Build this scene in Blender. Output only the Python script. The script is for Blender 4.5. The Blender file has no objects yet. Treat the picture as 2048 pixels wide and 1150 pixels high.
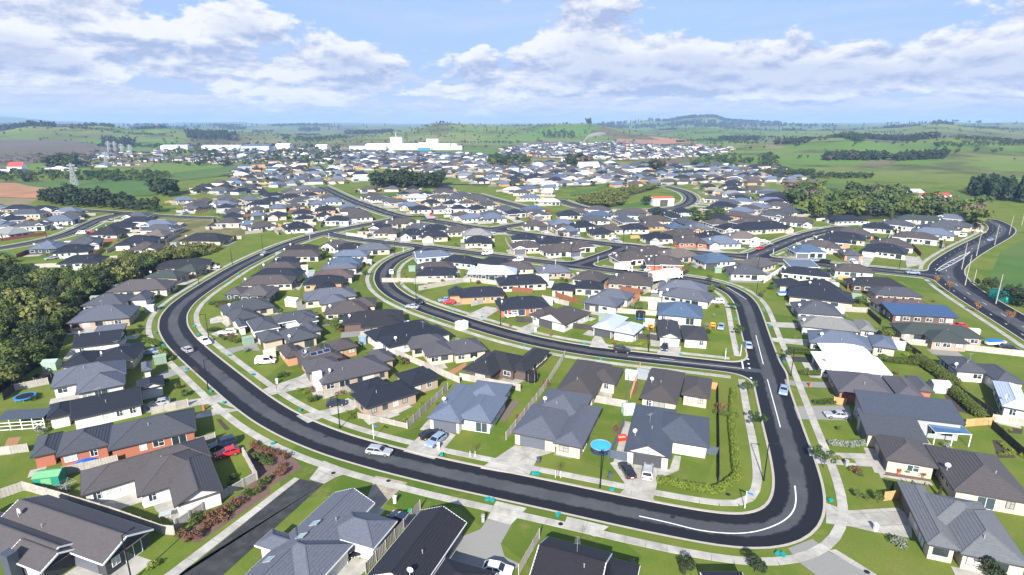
import bpy, math, random
import numpy as np
from mathutils import Vector, Matrix
random.seed(11); rng = np.random.default_rng(5)
SC = bpy.context.scene
COL = SC.collection
rad = math.radians
# ------------------------------------------------------------------ camera, light, exposure
cam = bpy.data.cameras.new('camera'); cam.sensor_width = 36; cam.lens = 20.04; cam.clip_start = 1; cam.clip_end = 40000
camo = bpy.data.objects.new('camera', cam); COL.objects.link(camo)
camo.location = (0, 0, 57); camo.rotation_euler = (rad(90-16.05), 0, 0)
SC.camera = camo
SUN_AZ, SUN_EL = 192.0, 31.0            # the sun stands behind the camera, a little to the left
sun = bpy.data.lights.new('sun', 'SUN'); sun.energy = 5.0; sun.angle = rad(.53); sun.color = (1, .955, .88)
suno = bpy.data.objects.new('sun', sun); COL.objects.link(suno)
_a = rad(SUN_AZ); _e = rad(SUN_EL)
sdir = Vector((math.sin(_a)*math.cos(_e), math.cos(_a)*math.cos(_e), math.sin(_e)))
suno.rotation_euler = sdir.to_track_quat('Z', 'Y').to_euler(); suno.location = sdir*300
vs = SC.view_settings
vs.view_transform = 'Standard'; vs.look = 'None'; vs.gamma = 1; vs.use_curve_mapping = False; vs.exposure = 1.1
SC.cycles.use_denoising = True
SC.cycles.max_bounces = 6; SC.cycles.diffuse_bounces = 2; SC.cycles.glossy_bounces = 2; SC.cycles.transmission_bounces = 3; SC.cycles.transparent_max_bounces = 6; SC.cycles.volume_bounces = 0
SKY_STRENGTH = 0.088

class NT:
    """small helper to write node trees"""
    def __init__(s, nt): s.nt = nt; nt.nodes.clear()
    def n(s, t, **kw):
        d = s.nt.nodes.new(t)
        for k, v in kw.items():
            if k.startswith('i_'): s.set(d.inputs[int(k[2:]) if k[2:].isdigit() else k[2:]], v)
            else: setattr(d, k, v)
        return d
    def set(s, sock, v):
        if isinstance(v, bpy.types.NodeSocket): s.nt.links.new(v, sock)
        elif isinstance(v, bpy.types.Node): s.nt.links.new(v.outputs[0], sock)
        else:
            if hasattr(sock.default_value, '__len__') and not isinstance(v, (tuple, list)): v = (v,)*len(sock.default_value)
            if hasattr(sock.default_value, '__len__') and len(sock.default_value) == 4 and len(v) == 3: v = (*v, 1)
            sock.default_value = v
    def math(s, op, a, b=0., c=None, clamp=False):
        d = s.n('ShaderNodeMath', operation=op, use_clamp=clamp); s.set(d.inputs[0], a); s.set(d.inputs[1], b)
        if c is not None: s.set(d.inputs[2], c)
        return d.outputs[0]
    def vmath(s, op, a, b=(0, 0, 0)):
        d = s.n('ShaderNodeVectorMath', operation=op); s.set(d.inputs[0], a); s.set(d.inputs[1], b); return d.outputs[0]
    def mix(s, f, a, b, blend='MIX'):
        d = s.n('ShaderNodeMix', data_type='RGBA', blend_type=blend); s.set(d.inputs[0], f); s.set(d.inputs[6], a); s.set(d.inputs[7], b); return d.outputs[2]
    def noise(s, vec, scale, detail=4, rough=.55, dist=0, dim='3D'):
        d = s.n('ShaderNodeTexNoise', noise_dimensions=dim); s.set(d.inputs['Vector'], vec); s.set(d.inputs['Scale'], scale); s.set(d.inputs['Detail'], detail); s.set(d.inputs['Roughness'], rough); s.set(d.inputs['Distortion'], dist); return d.outputs[0]
    def ramp(s, f, lo, hi, a=0., b=1.):
        d = s.n('ShaderNodeMapRange', interpolation_type='SMOOTHSTEP'); s.set(d.inputs[0], f); s.set(d.inputs[1], lo); s.set(d.inputs[2], hi); s.set(d.inputs[3], a); s.set(d.inputs[4], b); return d.outputs[0]
    def comb(s, x, y, z):
        d = s.n('ShaderNodeCombineXYZ'); s.set(d.inputs[0], x); s.set(d.inputs[1], y); s.set(d.inputs[2], z); return d.outputs[0]

# ------------------------------------------------------------------ sky with clouds
world = bpy.data.worlds.new('World'); SC.world = world; world.use_nodes = True
w = NT(world.node_tree)
sky = w.n('ShaderNodeTexSky', sky_type='NISHITA', sun_disc=False, sun_elevation=_e, sun_rotation=_a, altitude=60, air_density=1.0, dust_density=.4, ozone_density=2.0)
tc = w.n('ShaderNodeTexCoord').outputs['Generated']
sp = w.n('ShaderNodeSeparateXYZ'); w.set(sp.inputs[0], tc)
az = w.math('ARCTAN2', sp.outputs[0], sp.outputs[1]); el = w.math('ARCSINE', sp.outputs[2])
elc = w.math('MAXIMUM', el, 0.)
# horizon-compressed coordinate so that far clouds flatten towards the horizon
elq = w.math('POWER', w.math('ADD', elc, .012), .62)
def cloudvec(dx=0., dy=0.):
    return w.comb(w.math('MULTIPLY', w.math('ADD', az, dx), 5.2), w.math('MULTIPLY', w.math('ADD', elq, dy), 8.), 2.3)
def fbm(dx, dy): return w.noise(cloudvec(dx, dy), 1.45, 10, .58, .15)
# broad cloud banks: (azimuth, elevation, half width, half height, weight)
banks = [(.115, .128, .085, .05, .42), (.19, .085, .12, .03, .24), (.33, .088, .12, .038, .36), (.43, .062, .13, .026, .24), (.80, .10, .16, .06, .36), (.62, .06, .14, .026, .24),
         (-.26, .088, .10, .028, .34), (-.05, .088, .022, .024, .36), (-.41, .135, .05, .022, .28), (-.70, .085, .10, .034, .34), (-.62, .15, .24, .045, .2), (-.50, .075, .2, .024, .26), (.3, .055, .5, .024, .22), (-.15, .05, .3, .016, .16), (.55, .085, .12, .03, .2), (.05, .075, .12, .02, .2), (-1.4, .12, .4, .08, .25), (1.6, .14, .5, .08, .25)]
bump = None
for (a0, e0, wa, we, k) in banks:
    dx = w.math('DIVIDE', w.math('SUBTRACT', az, a0), wa); dy0 = w.math('SUBTRACT', el, e0); dy = w.math('DIVIDE', dy0, w.math('ADD', w.math('MULTIPLY', w.math('GREATER_THAN', dy0, 0.), we*.45), we*.75))
    r2 = w.math('ADD', w.math('MULTIPLY', dx, dx), w.math('MULTIPLY', dy, dy))
    g = w.math('MULTIPLY', w.math('POWER', 2.718, w.math('MULTIPLY', r2, -1.)), k)
    bump = g if bump is None else w.math('ADD', bump, g)
n0 = fbm(0., 0.); n1 = fbm(-.004, .016); n2 = w.noise(cloudvec(), 9., 7, .62)
dens = w.math('ADD', w.math('ADD', n0, w.math('MULTIPLY', w.math('SUBTRACT', n2, .5), .16)), w.math('SUBTRACT', bump, .075))
mask = w.ramp(dens, .50, .58)
lit = w.math('ADD', w.math('MULTIPLY', w.math('SUBTRACT', n0, n1), 7.), .62, clamp=True)
lit = w.math('MULTIPLY', w.math('ADD', lit, w.math('MULTIPLY', w.math('SUBTRACT', n2, .5), .5), clamp=True), w.ramp(dens, 1.0, .66, .5, 1.))
ccol = w.mix(lit, (2.35, 2.8, 4.1), (5.3, 5.35, 5.5))
# lower, farther cloud layer: small heaps and streaks above the horizon
def low(dx, dy): return w.noise(w.comb(w.math('MULTIPLY', w.math('ADD', az, dx), 9.), w.math('MULTIPLY', w.math('ADD', el, dy), 30.), 7.7), 1.0, 9, .6, .1)
l0 = low(0., 0.); l1 = low(-.003, .004)
lmask = w.math('MULTIPLY', w.ramp(w.math('ADD', l0, w.math('MULTIPLY', w.ramp(el, .012, .06, .14, -.03), 1.)), .45, .53), w.ramp(el, .10, .055))
llit = w.math('ADD', w.math('MULTIPLY', w.math('SUBTRACT', l0, l1), 5.), .60, clamp=True)
lcol = w.mix(llit, (2.97, 3.37, 4.42), (4.55, 4.65, 4.95))
# thin high veil
veil = w.noise(w.comb(w.math('MULTIPLY', az, 1.6), w.math('MULTIPLY', elq, 9.), 5.), 1.6, 6, .6, .8)
veil = w.ramp(veil, .42, .75, 0., .6)
skyc = w.mix(w.ramp(el, .0, .5, .9, .35), sky.outputs[0], (1.95, 2.75, 4.8))
skyc = w.mix(veil, skyc, (3.30, 3.76, 4.82))
skyc = w.mix(w.ramp(el, .09, .0, 0., .8), skyc, (3.50, 4.03, 4.88))
skyc = w.mix(w.math('MULTIPLY', lmask, .9), skyc, lcol)
final = w.mix(w.math('MULTIPLY', mask, w.ramp(el, .0, .02, .35, .96)), skyc, ccol)
bg = w.n('ShaderNodeBackground'); w.set(bg.inputs[0], final); bg.inputs[1].default_value = SKY_STRENGTH
wo = w.n('ShaderNodeOutputWorld'); w.set(wo.inputs[0], bg.outputs[0])

# ------------------------------------------------------------------ data measured from the site
DATA = {
'groups':[
None,
'houses on the island behind the box truck',
'houses on the island below the roundabout',
'houses in the block above the roundabout',
'houses right of the roundabout',
'houses in the left block before the roundabout',
'houses north of the left street',
'houses south of the left street',
'houses by the concrete loop lane',
'houses between the cross street and the arterial',
'houses left of the cross street',
'houses along the straight street at centre',
'houses behind the straight street at centre',
'distant houses of the suburb',
],
'yfar':476,
'houses':[
((-65.4,67.1), -0.353,((-7.8,-1.7,14.3,5.4, 'gg'),(-14.3,-5,7.4,0.3, 'gg'),(0.9,-5.4,8.3,-0.7, 'gg')), 'nb', 'k', 'w', ((10,-0.3),), 3, 'dark-walled house with staggered white-edged gables', 0),
((-57.3,78.5), 0.632,((-9,1.8,9,9.7),(-2.1,-3.7,8.7,7),(2.1,-9.7,8.8,3.9, 'ghx')), 'nb', 'w', 'k', ((9.3,4.3),), 3, 'white brick house with brown folded roofs', 0),
((-72,92.8), 0.533,((-12.4,-1.9,-8.8,6),(-8.7,-3.8,-1.1,5.2),(-1.2,-6,12.4,4)), 'g', 'r', 'k', (), 3, 'long red brick house beside the blue tarpaulin', 0),
((-83.1,106.7), 0.58,((-6,-6.8,5.7,2.2, 'gg'),(-9.9,-4,-6.1,3),(4.9,0.8,9.9,6.8, 'gh')), 'k', 'w', 'k', ((7,0.6),), 3, 'long black-roofed house with white garage', 0),
((-91.9,117.8), 0.583,((-9.3,-1.9,4.3,8.1),(-4.7,-8.1,4,0.9),(7.2,-2.4,9.3,3.6)), 'b2', 'w', 'k', (), 3, 'slate-blue house by the black trampoline', 0),
((-99.7,130.1), 0.297,((-7.5,-6,-1,3),(-1.2,-5.8,7.5,3.2),(1.3,0,6.9,6)), 'k', 'c', 'k', (), 3, 'black-roofed house beside the green shed', 0),
((-108,140.1), 0.399,((-5.2,-4.5,5.2,4.5, 'gg'),), 'k', 'w', 'k', (), 3, 'low black house on the bush edge', 0),
((-110.2,147.4), 0.331,((-3.5,-2,3.5,2, 'm'),), 'b2', 'k', 'k', (), 3, 'small dark house with a sloping blue-grey roof', 0),
((-120.8,160.6), 0.329,((-7.8,-6,7.8,6),), 'b2', 'tb', 'k', (), 3, 'slate hipped house inside the sharp bend', 0),
((-126.5,175.4), 0.17,((-8.6,-5.6,3.6,4.4),(3,-1.4,8.6,5.6, 'hg')), 'g', 'w', 'k', ((4.8,0.9),), 2, 'grey house with white garage above the bend', 0),
((-128.3,190.8), 0.19,((-9.5,-5.5,9.5,5.5),), 'nb', 'c', 'k', (), 2, 'wide brown house above the bend', 0),
((-128,211.2), -0.09,((-6.9,-8.9,5.9,-0.9),(-2.1,0.9,6.9,8.9)), 'G', 'tb', 'k', (), 2, 'green-grey house with tan brick walls', 0),
((-131.9,223.3), 0.44,((-9.6,-4.5,9.6,4.5),), 'kb', 'tb', 'k', (), 2, 'dark house with a white car in front', 0),
((-71.2,154.9), 0.66,((-7.8,12,6.3,22),(-7.3,4.8,-0.1,13.8)), 'g', 'c', 'k', ((-7.1,12.8),), 3, 'folded grey roof behind the clipped hedge', 0),
((-67.6,155.6), 0.589,((-7.8,-7,-0.8,4),(-10.6,-0.7,-8.4,7.3),(-1.3,-3.4,10.6,3.6),(4.1,-7.3,9.6,2.7)), 'g', 'w', 'w', ((-9.4,0.7),), 3, 'grey house with white gutters and courtyard', 0),
((-59.4,144.1), 0.66,((-2.6,-6.2,5.1,3.8),(-7.8,-1.8,-2.4,6.2),(4.1,-2,7.8,6)), 'g', 'c', 'k', (), 3, 'grey house with cream walls beside the courtyard', 0),
((-48.1,133.3), 0.617,((-6.3,-8.2,2.9,1.8),(-8.6,-0.8,-4.6,8.2),(2.2,-3.5,8.6,3.5)), 'n', 'o', 'k', ((-6.9,-0.8),), 3, 'brown house with solar panels near the white van', 0),
((-37.7,123.7), 0.54,((-8.5,-7.2,7,2.8),(-9.9,0.2,-2,7.2),(5.3,-2.2,9.9,5.8)), 'v', 'tb', 'k', ((-8.7,2.1),), 3, 'grey house with a white chimney wall', 0),
((-25.2,113), 0.658,((-9.6,-6.2,2.2,1.8),(-8.4,-1.8,-1.2,6.2),(2.2,-2.8,9.6,5.2)), 'k', 'tb', 'k', ((-7.5,3.4),), 3, 'navy-black house with the picket fence', 0),
((-7.8,105.6), -0.288,((-6.3,-9.3,0.7,6.7),(-0.9,-7.7,6.3,3.3),(-2.6,0.3,5.6,9.3)), 'b', 'w', 'k', ((-2.7,-9.2),), 3, 'blue-roofed house with the timber deck', 0),
((-1,126.6), -0.478,((2.1,-4.3,6.8,9.7),(-6.8,-9.7,0.9,2.3),(-5.8,-5.3,4.3,3.7)), 'kb', 'd', 'k', (), 3, 'navy hipped house with dark brick walls', 0),
((17.7,116.3), -0.369,((-5.7,-9,2.7,9),(-1.4,-1.1,5.7,7.8)), 'n', 'c', 'k', (), 3, 'brown house by the mid fence line', 0),
((35.6,111.9), -0.383,((-6.7,-8,0.8,8),(1.1,-3.2,6.7,6.8)), 'n', 'c', 'k', (), 3, 'brown house behind the tan gate', 0),
((9.7,99.8), -0.371,((-6.7,-9.8,2,2.2),(1.4,-10.3,6.7,5.7),(-5.8,-0.7,3.8,10.3)), 'b2', 'c', 'k', ((-2.8,-10.3),), 3, 'slate house beside the round pool', 0),
((28.9,93.4), -0.315,((-7,-9,0.8,9, 'ghx'),(-3.5,-3.4,7,7.6)), 'b3', 'w', 'k', ((-3.1,-8.3),), 3, 'slate house with white gable and double garage', 0),
((14.1,161), 0.88,((-7,-6.7,7,3.3, 'gh'),(-6.2,0.7,3.2,6.7)), 'n', 'w', 'k', ((-5.3,3.3),), 3, 'brown gabled house opposite the black fence', 0),
((30.8,151.8), -0.548,((-6.2,-6.5,-0.1,6.5),(-0.1,-6.5,6.2,2.5)), 'l', 'w', 'k', ((-3.1,-5.6),), 3, 'pale blue-roofed house with the toys', 0),
((46.6,147.4), -0.197,((-6.4,-7,-0.5,7, 'ghx'),(-0.1,-7,6.4,3)), 'ng', 'w', 'k', ((-3,-5.4),), 3, 'charcoal house with a brown garage door', 0),
((50.9,164.2), -0.277,((-6.5,-6,6.5,6),), 'B', 'w', 'k', (), 3, 'mid-blue hipped house near the white car', 0),
((58.2,180.4), -0.54,((-7.7,-4.5,7.7,4.5),), 'b2', 'w', 'k', (), 2, 'slate house with one white bay', 0),
((59.2,189.6), -0.29,((-8.1,-5.5,8.1,5.5),), 'b2', 'w', 'k', (), 2, 'slate house behind the long truck', 0),
((31.7,177.2), -0.5,((-6,-8.6,5.3,-0.6),(-5.1,0.6,6,8.6)), 'b2', 'w', 'k', ((-4.1,-7.1),), 2, 'slate house with brown yard', 0),
((22.9,190.7), -0.2,((-8.7,-5.8,-0.8,1.2),(-1.1,-2.2,8.7,5.8)), 'k', 'c', 'k', (), 2, 'black house above the brown fence', 0),
((42.8,198.5), -0.26,((-7.8,-5.5,7.8,5.5),), 'n', 'tb', 'k', (), 2, 'brown house beside the long truck', 0),
((29.2,203.5), -0.5,((-5.6,-5.5,5.6,5.5),), 'n', 'c', 'k', (), 2, 'brown house behind the white box truck', 0),
((3.2,198.3), 0.2,((-8.6,-5,8.6,5),), 'k', 'c', 'k', (), 2, 'black house by the white caravan', 0),
((3.2,171.1), 0.2,((-8,-5,8,5),), 'k', 'r', 'k', (), 2, 'black-roofed red brick house', 0),
((-12,183.1), 0.15,((-5.8,-4.8,9.3,4.2),(-9.3,-2.2,-3.6,4.8, 'hg')), 'k', 'o', 'k', ((-7.8,0.3),), 2, 'black-roofed orange brick house', 0),
((-7.5,211.6), -0.05,((-9.4,-5,9.4,5),), 'l', 'k', 'k', (), 2, 'pale grey roof over dark walls', 0),
((-28.8,210.1), 0.06,((-7.5,-4.5,7.5,4.5),), 'k', 'w', 'k', (), 2, 'black house with white walls inside the bend', 0),
((-30.5,219.7), 0.14,((-7.4,-4,7.4,4),), 'n', 'w', 'k', (), 2, 'brown house just inside the bend', 0),
((-34.1,239.9), 0.32,((-7.9,-4.5,7.9,4.5, 'gh'),), 'b', 'b', 'w', (), 2, 'blue-grey gabled corner house', 0),
((-14.1,228.5), -0.42,((-14.9,-5.4,0.5,3.6),(0.5,-2.6,14.9,5.4)), 'k', 'w', 'k', (), 2, 'long black corner house', 0),
((1.7,219.6), 0.16,((-6.6,-4.5,6.6,4.5),), 'n', 'c', 'k', (), 2, 'brown house next to the long black one', 0),
((15.8,213.8), 0.11,((-6.6,-4.5,6.6,4.5),), 'b2', 'tb', 'k', (), 2, 'slate house with a dark awning', 0),
((-82,262.2), 1.12,((-6.6,-4.5,6.6,4.5, 'gh'),), 'nb', 'w', 'k', (), 2, 'brown house with white gable at the corner', 0),
((-73.9,256.1), 0.35,((-6.9,-4.5,6.9,4.5),), 'kb', 'w', 'k', (), 2, 'black house beside the white gable', 0),
((-63.5,254.8), 0.23,((-7.8,-4.5,7.8,4.5),), 'b2', 'c', 'k', (), 2, 'blue-grey house with a gabled porch', 0),
((-69.6,241.9), 0.03,((-7.5,-4,7.5,4),), 'b', 'w', 'k', (), 2, 'blue-grey house in the left lane of roofs', 0),
((-68.6,227.6), 0.03,((-6.8,-4,6.8,4),), 'B', 'w', 'k', (), 2, 'mid-blue house facing the bend', 0),
((-68.1,218.7), 0.24,((-6.7,-3.5,6.7,3.5),), 'b2', 'w', 'k', (), 2, 'slate house facing the bend', 0),
((-66.9,206.8), 0.18,((-7.3,-4.5,7.3,4.5),), 'r', 'c', 'k', (), 2, 'reddish-brown house by the igloo shed', 0),
((-67.1,194.5), 0.19,((-6.8,-0.7,6.8,8.3),(-2,-8.3,3.8,-0.3)), 'k', 'o', 'k', (), 2, 'black house with orange brick bay', 0),
((-59.4,178.3), 0.38,((-8.2,-2.2,8.2,7.8),(-3.8,-7.8,4.7,0.2)), 'b2', 'c', 'k', (), 2, 'slate house with a dark awning and white wall', 0),
((-49.9,168.6), 0.2,((-7.5,-6.7,5.1,3.3),(-0.9,-1.3,7.5,6.7)), 'n', 'c', 'k', (), 2, 'brown house on the curve', 0),
((-40,155.9), 0.231,((-8.6,-2.4,8.6,6.6),(-3.5,-6.6,7.7,1.4)), 'kb', 'd', 'k', (), 3, 'black house with dark brick and a white car', 0),
((-28.3,145.1), 0.607,((-8.6,-7.1,9.6,0.9),(-9.6,-0.9,8.2,7.1)), 'k', 'w', 'k', (), 3, 'long black house with white walls', 0),
((-17.2,136.7), 0.389,((-6.2,-6.6,0.8,2.4),(0.2,-7.8,8.8,1.1),(-8.8,-0.1,0.7,7.8)), 'v', 'c', 'k', (), 3, 'grey-brown house beside the white tanks', 0),
((-95.4,253.4), 0.19,((-7.3,-4,7.3,4),), 'kb', 'c', 'k', (), 2, 'dark house at the top of the left row', 0),
((-92.1,241.7), 0.04,((-9.2,-4,9.2,4),), 'n', 'c', 'k', (), 2, 'brown house second down the left row', 0),
((-93.2,228.6), 0.25,((-5.5,-4,5.5,4),), 'k', 'c', 'k', (), 2, 'black house third down the left row', 0),
((-91.8,219.4), 0.11,((-6.8,-4,6.8,4),), 'n', 'c', 'k', (), 2, 'brown house fourth down the left row', 0),
((-88.2,208.5), 0.02,((-8.8,-4.5,8.8,4.5),), 'k', 'c', 'k', (), 2, 'black house fifth down the left row', 0),
((-87.5,198.1), 0.17,((-8.8,-4.5,8.8,4.5),), 'n', 'c', 'k', (), 2, 'brown house sixth down the left row', 0),
((-87.6,183.3), 0.06,((-8.4,-2,-2.4,6),(-2.7,-4,7.6,6),(5.5,-6,8.4,3, 'ghx')), 'nb', 'k', 'k', (), 2, 'dark weatherboard house behind the clipped hedge', 0),
((-26.3,64.3), 1.212,((-10.1,-2.4,10.1,4.8, 'gg'),(-6.8,-4.6,1.6,4.9),(1.8,-7.7,7.8,0.4),(-3.2,-2.7,0.2,7.7)), 'b2', 'w', 'w', (), 3, 'blue-grey house with skylights', 0),
((-8.8,62.2), 1.205,((-6.8,0.1,6.8,7.5, 'gg'),(-6.8,-7.5,-0.4,-0.3)), 'p', 'w', 'w', ((4.9,0.3),), 3, 'purple-black gabled house by the green bin', 0),
((9.4,59.7), 1.204,((-4,-2.5,4,6.3, 'gg'),(-3,-6.3,3.2,-1.5)), 'p', 'w', 'w', (), 3, 'black gabled house by the bottom kerb', 0),
((26.4,55.3), 0.0,((-2.6,-4,2.6,4),), 'p', 'w', 'w', (), 3, 'charcoal roof cut off by the bottom edge', 0),
((72,82.7), -0.337,((-9,-1.4,-1.5,7.7),(-1.3,-7.7,9,6.3)), 'nb', 'c', 'k', ((-9.5,1.7),), 3, 'brown hipped house with orange potted plants', 0),
((63.6,69.1), -0.343,((-2,-7.8,5.6,4.2),(-5.6,-7.2,-1.8,7.8),(-3.8,-2.1,4.8,5.9)), 's', 'c', 'k', ((-4.2,4.3),), 3, 'grey shingle-roofed house by the corner lawn', 0),
((70.3,94.7), -0.304,((-4.8,-4,4.8,4, 'm'),), 'g', 'c', 'k', ((-4.8,-0.4),), 3, 'low-roofed house with a glass pergola roof', 0),
((76.3,99.4), -0.271,((-8.4,-3.5,8.4,3.5, 'M'),), 'b3', 'g', 'k', (), 3, 'tall grey house with a sloping roof', 0),
((80.2,113.4), -0.281,((-9.7,-6.5,1.2,4.5),(1.6,-5.1,6.7,4.9),(6.7,-1.5,9.7,6.5)), 'v', 'r', 'k', ((-9.4,-3.9),), 3, 'grey house with red brick panels', 0),
((80.9,128.1), -0.263,((-7.4,-8.2,7.4,1.8),(-4.5,0.2,6.5,8.2)), 'w', 'w', 'w', ((-6,-2.7),), 3, 'white-roofed house beside the tall hedge', 0),
((88.7,139.7), -0.418,((-10,-6.2,4.3,3.8),(4.5,-2.8,10,6.2)), 'b', 'c', 'k', ((-9.4,-0.9),), 3, 'pale slate house above the white roof', 0),
((91.5,152.1), -0.329,((-9.4,-5.4,5.2,3.6),(5.3,-3.6,9.4,5.4)), 'g2', 'w', 'k', ((-9.1,-0.5),), 3, 'light grey-roofed house below the dark slate one', 0),
((92.9,165.8), -0.25,((-6.2,-5.5,6.2,5.5),), 'g', 'w', 'k', ((-5.9,-1),), 2, 'dark slate house with a cream gable', 0),
((102,180.8), -0.45,((-9.4,-6.5,9.4,6.5),), 'k', 'c', 'k', ((-8.5,0.1),), 2, 'long black-roofed house on the right street', 0),
((103.6,193.4), -0.1,((-9.8,-2.7,-0.9,5.3),(-1.6,-5.3,9.8,3.7)), 'k', 'c', 'k', ((-5.1,-0.5),), 2, 'black house with an upper courtyard', 0),
((111.4,209.5), -0.44,((-8.4,-4.5,8.4,4.5),), 'k', 'c', 'w', (), 2, 'black house with white edging', 0),
((115.5,221.4), -0.03,((-5.5,-4,5.5,4, 'm'),), 'b', 'g', 'w', (), 2, 'grey house with round windows', 0),
((132.3,215.4), -0.3,((-6.9,-4.5,6.9,4.5),), 'n', 'w', 'k', (), 2, 'brown house with white walls and pale awning', 0),
((128.7,195.3), -0.15,((-8.7,-4.5,8.7,4.5),), 'kb', 'd', 'k', (), 2, 'black house with a tan end fence', 0),
((128.3,183.4), -0.21,((-7.2,-4,7.2,4),), 'g', 'tb', 'k', (), 2, 'slate house near the arterial verge', 0),
((122.4,170.2), -0.12,((-5.6,-4.6,8.1,3.4),(-8.1,-2.4,1.7,4.6)), 'r', 'w', 'k', (), 2, 'reddish-brown house by the arterial', 0),
((122,162.3), -0.167,((-8.9,-4,8.9,4, 'm'),), 'Bm', 'd', 'k', (), 3, 'modern house with a flat blue roof', 0),
((115.3,144.3), -0.234,((-4.5,-6.4,4.3,1.6),(-9.9,-1.6,9.9,6.4)), 'G', 'tb', 'k', (), 3, 'dark green hipped house near the arterial', 0),
((107.8,121.1), -0.211,((-5.7,-2.3,1.2,6.7),(0,-6.7,5.7,3.3)), 'g', 'w', 'k', (), 3, 'charcoal house by the open lawn', 0),
((104,107.9), -0.571,((-2.3,-7,2.3,7),), 'l', 'w', 'k', (), 3, 'pale blue-roofed house with green umbrella', 0),
((99.4,225.5), 0.64,((-6.3,-5.5,6.3,5.5),), 'nb', 'c', 'k', (), 2, 'dark brown corner house by the white wall', 0),
((89.7,213), -0.09,((-6.7,-5.5,6.7,5.5),), 'g', 'w', 'k', (), 2, 'slate house with a white bay at the corner', 0),
((21.4,252.4), 0.39,((-8.1,-5.8,8.1,5.2),(1.6,-7.1,8.1,2.8, 'hhx'),(-7.3,-0.3,-0.8,7.1, 'hhx')), 'n', 'w', 'k', ((4.8,-6.6),), 2,0,1),
((30.9,260.3), 0.29,((-6.5,-5.5,6.5,5.5),(-6.5,-6.9,-1.1,3.1, 'hhx'),(0.2,-0.1,5.7,6.9, 'hhx')), 'n', 'c', 'w', ((3,0.4),), 2,0,1),
((6.5,258.2), 0.16,((-7.1,-4.7,7.1,6.3),(-7.1,-6.3,-0.6,3.9, 'ghx')), 'n', 'c', 'w', ((-3.9,-5.8),), 2,0,1),
((18.8,269.2), 0.18,((-6.9,-4.9,6.9,6),(1.4,-6,6.9,3.6, 'ghx')), 'k', 'c', 'k', ((6.4,-1.2),), 2,0,1),
((6.4,277.8), 0.11,((-7.1,-5.1,7.1,4.6),(1.5,-6.1,7.1,2.5, 'hhx'),(-6.1,-0.3,-0.5,6.1, 'hhx')), 'k', 'c', 'w', ((6.6,-1.8),), 2,0,1),
((49.7,236), 0.21,((-7.4,-5.7,7.4,5.2),(-7.4,-7.3,-1.5,2.8, 'hhx'),(0.6,-0.3,6.5,7.3, 'hhx')), 'n', 'c', 'w', ((-4.5,-6.8),), 2,0,1),
((60.5,247.6), 0.38,((-8.2,-5.6,8.2,5.4),(1.9,-7,8.2,3, 'hhx'),(-7.8,-0.2,-1.5,7, 'hhx')), 'n', 'w', 'k', ((7.7,-2),), 2,0,1),
((71.9,240.6), 0.2,((-8,-4.7,8,6.3),(-8,-6.3,-1.9,3.8, 'hhx')), 't', 'o', 'k', (), 2,0,1),
((62,227.6), -0.15,((-7.4,-5.5,7.4,5.5),(-7.4,-6.9,-1.9,3.1, 'hhx'),(1.2,-0.1,6.7,6.9, 'hhx')), 'n', 'r', 'w', ((-4.7,-6.4),), 2,0,1),
((84.7,231.9), 0.12,((-7.5,-4.4,7.5,6.5),(-7.5,-6.5,-1.1,4.1, 'hhx')), 'B', 'w', 'k', ((-4.3,-6),), 2,0,1),
((-39.5,285), 0.22,((-6.8,-4.9,6.8,6.1),(-6.8,-6.1,-0.5,3.7, 'ghx')), 'k', 'c', 'k', ((-3.6,-5.6),), 2,0,2),
((-16.2,270.4), 0.09,((-6.7,-4.5,6.7,6.4),(1.2,-6.4,6.7,4, 'hhx')), 'k', 'c', 'k', ((3.9,-5.9),), 2,0,2),
((-18.4,291), 0.12,((-7.5,-6.1,7.5,4.9),(1,-7.6,7.5,2.5, 'hhx'),(-6.7,-0.7,-0.2,7.6, 'hhx')), 'g2', 'w', 'k', ((-3.4,-0.2),), 2,0,2),
((-28,298.3), 0.26,((-7.3,-3.8,7.3,6),(1.1,-6,7.3,3.8, 'ghx')), 'n', 'c', 'k', ((6.8,-1.1),), 2,0,2),
((-51.7,291.3), 0.17,((-6.2,-6.1,6.2,4.9),(-6.2,-7.1,-0.7,2.5, 'ghx'),(0,-0.7,5.5,7.1, 'hhx')), 'k', 'w', 'k', ((-3.5,-6.6),), 2,0,2),
((-65.7,295.3), 0.03,((-6.4,-4.2,6.4,5.6),(1,-5.6,6.4,3.4, 'hhx')), 'n', 'c', 'k', ((3.7,-5.1),), 2,0,2),
((-71.8,308.7), 0.04,((-5.7,-4.1,5.7,5.6),(-5.7,-5.6,0.6,3.5, 'ghx')), 'k', 'w', 'w', ((-2.5,-5.1),), 2,0,2),
((-63.3,326), 0.14,((-8.1,-5.8,8.1,3.9),(2.2,-6.8,8.1,1.8, 'ghx'),(-7.8,-1,-1.9,6.8, 'hhx')), 'n', 'c', 'k', ((7.6,-2.5),), 2,0,2),
((-50.3,309.6), 0.13,((-7.8,-4.2,7.8,4.3),(-7.8,-5.8,-2.2,2.4, 'hhx'),(2,0,7.5,5.8, 'hhx')), 'g', 'w', 'k', ((4.8,0.5),), 2,0,2),
((-41.6,305.1), 0.15,((-6.6,-5.3,6.6,4.5),(-6.6,-6.4,-1.1,2.3, 'hhx'),(0.8,-0.5,6.2,6.4, 'hhx')), 'k', 'w', 'k', ((3.5,0),), 2,0,2),
((-101,433.9), 0.57,((-7.2,-4.1,7.2,5.7),(1.6,-5.7,7.2,3.5, 'hhx')), 'g', 'w', 'k', ((4.4,-5.2),), 1,0,3),
((-88.6,420.9), 0.34,((-6.7,-4.3,6.7,5.5),(-6.7,-5.5,-0.4,3.3, 'hhx')), 'g', 'w', 'k', ((-6.2,-1.1),), 1,0,3),
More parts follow.
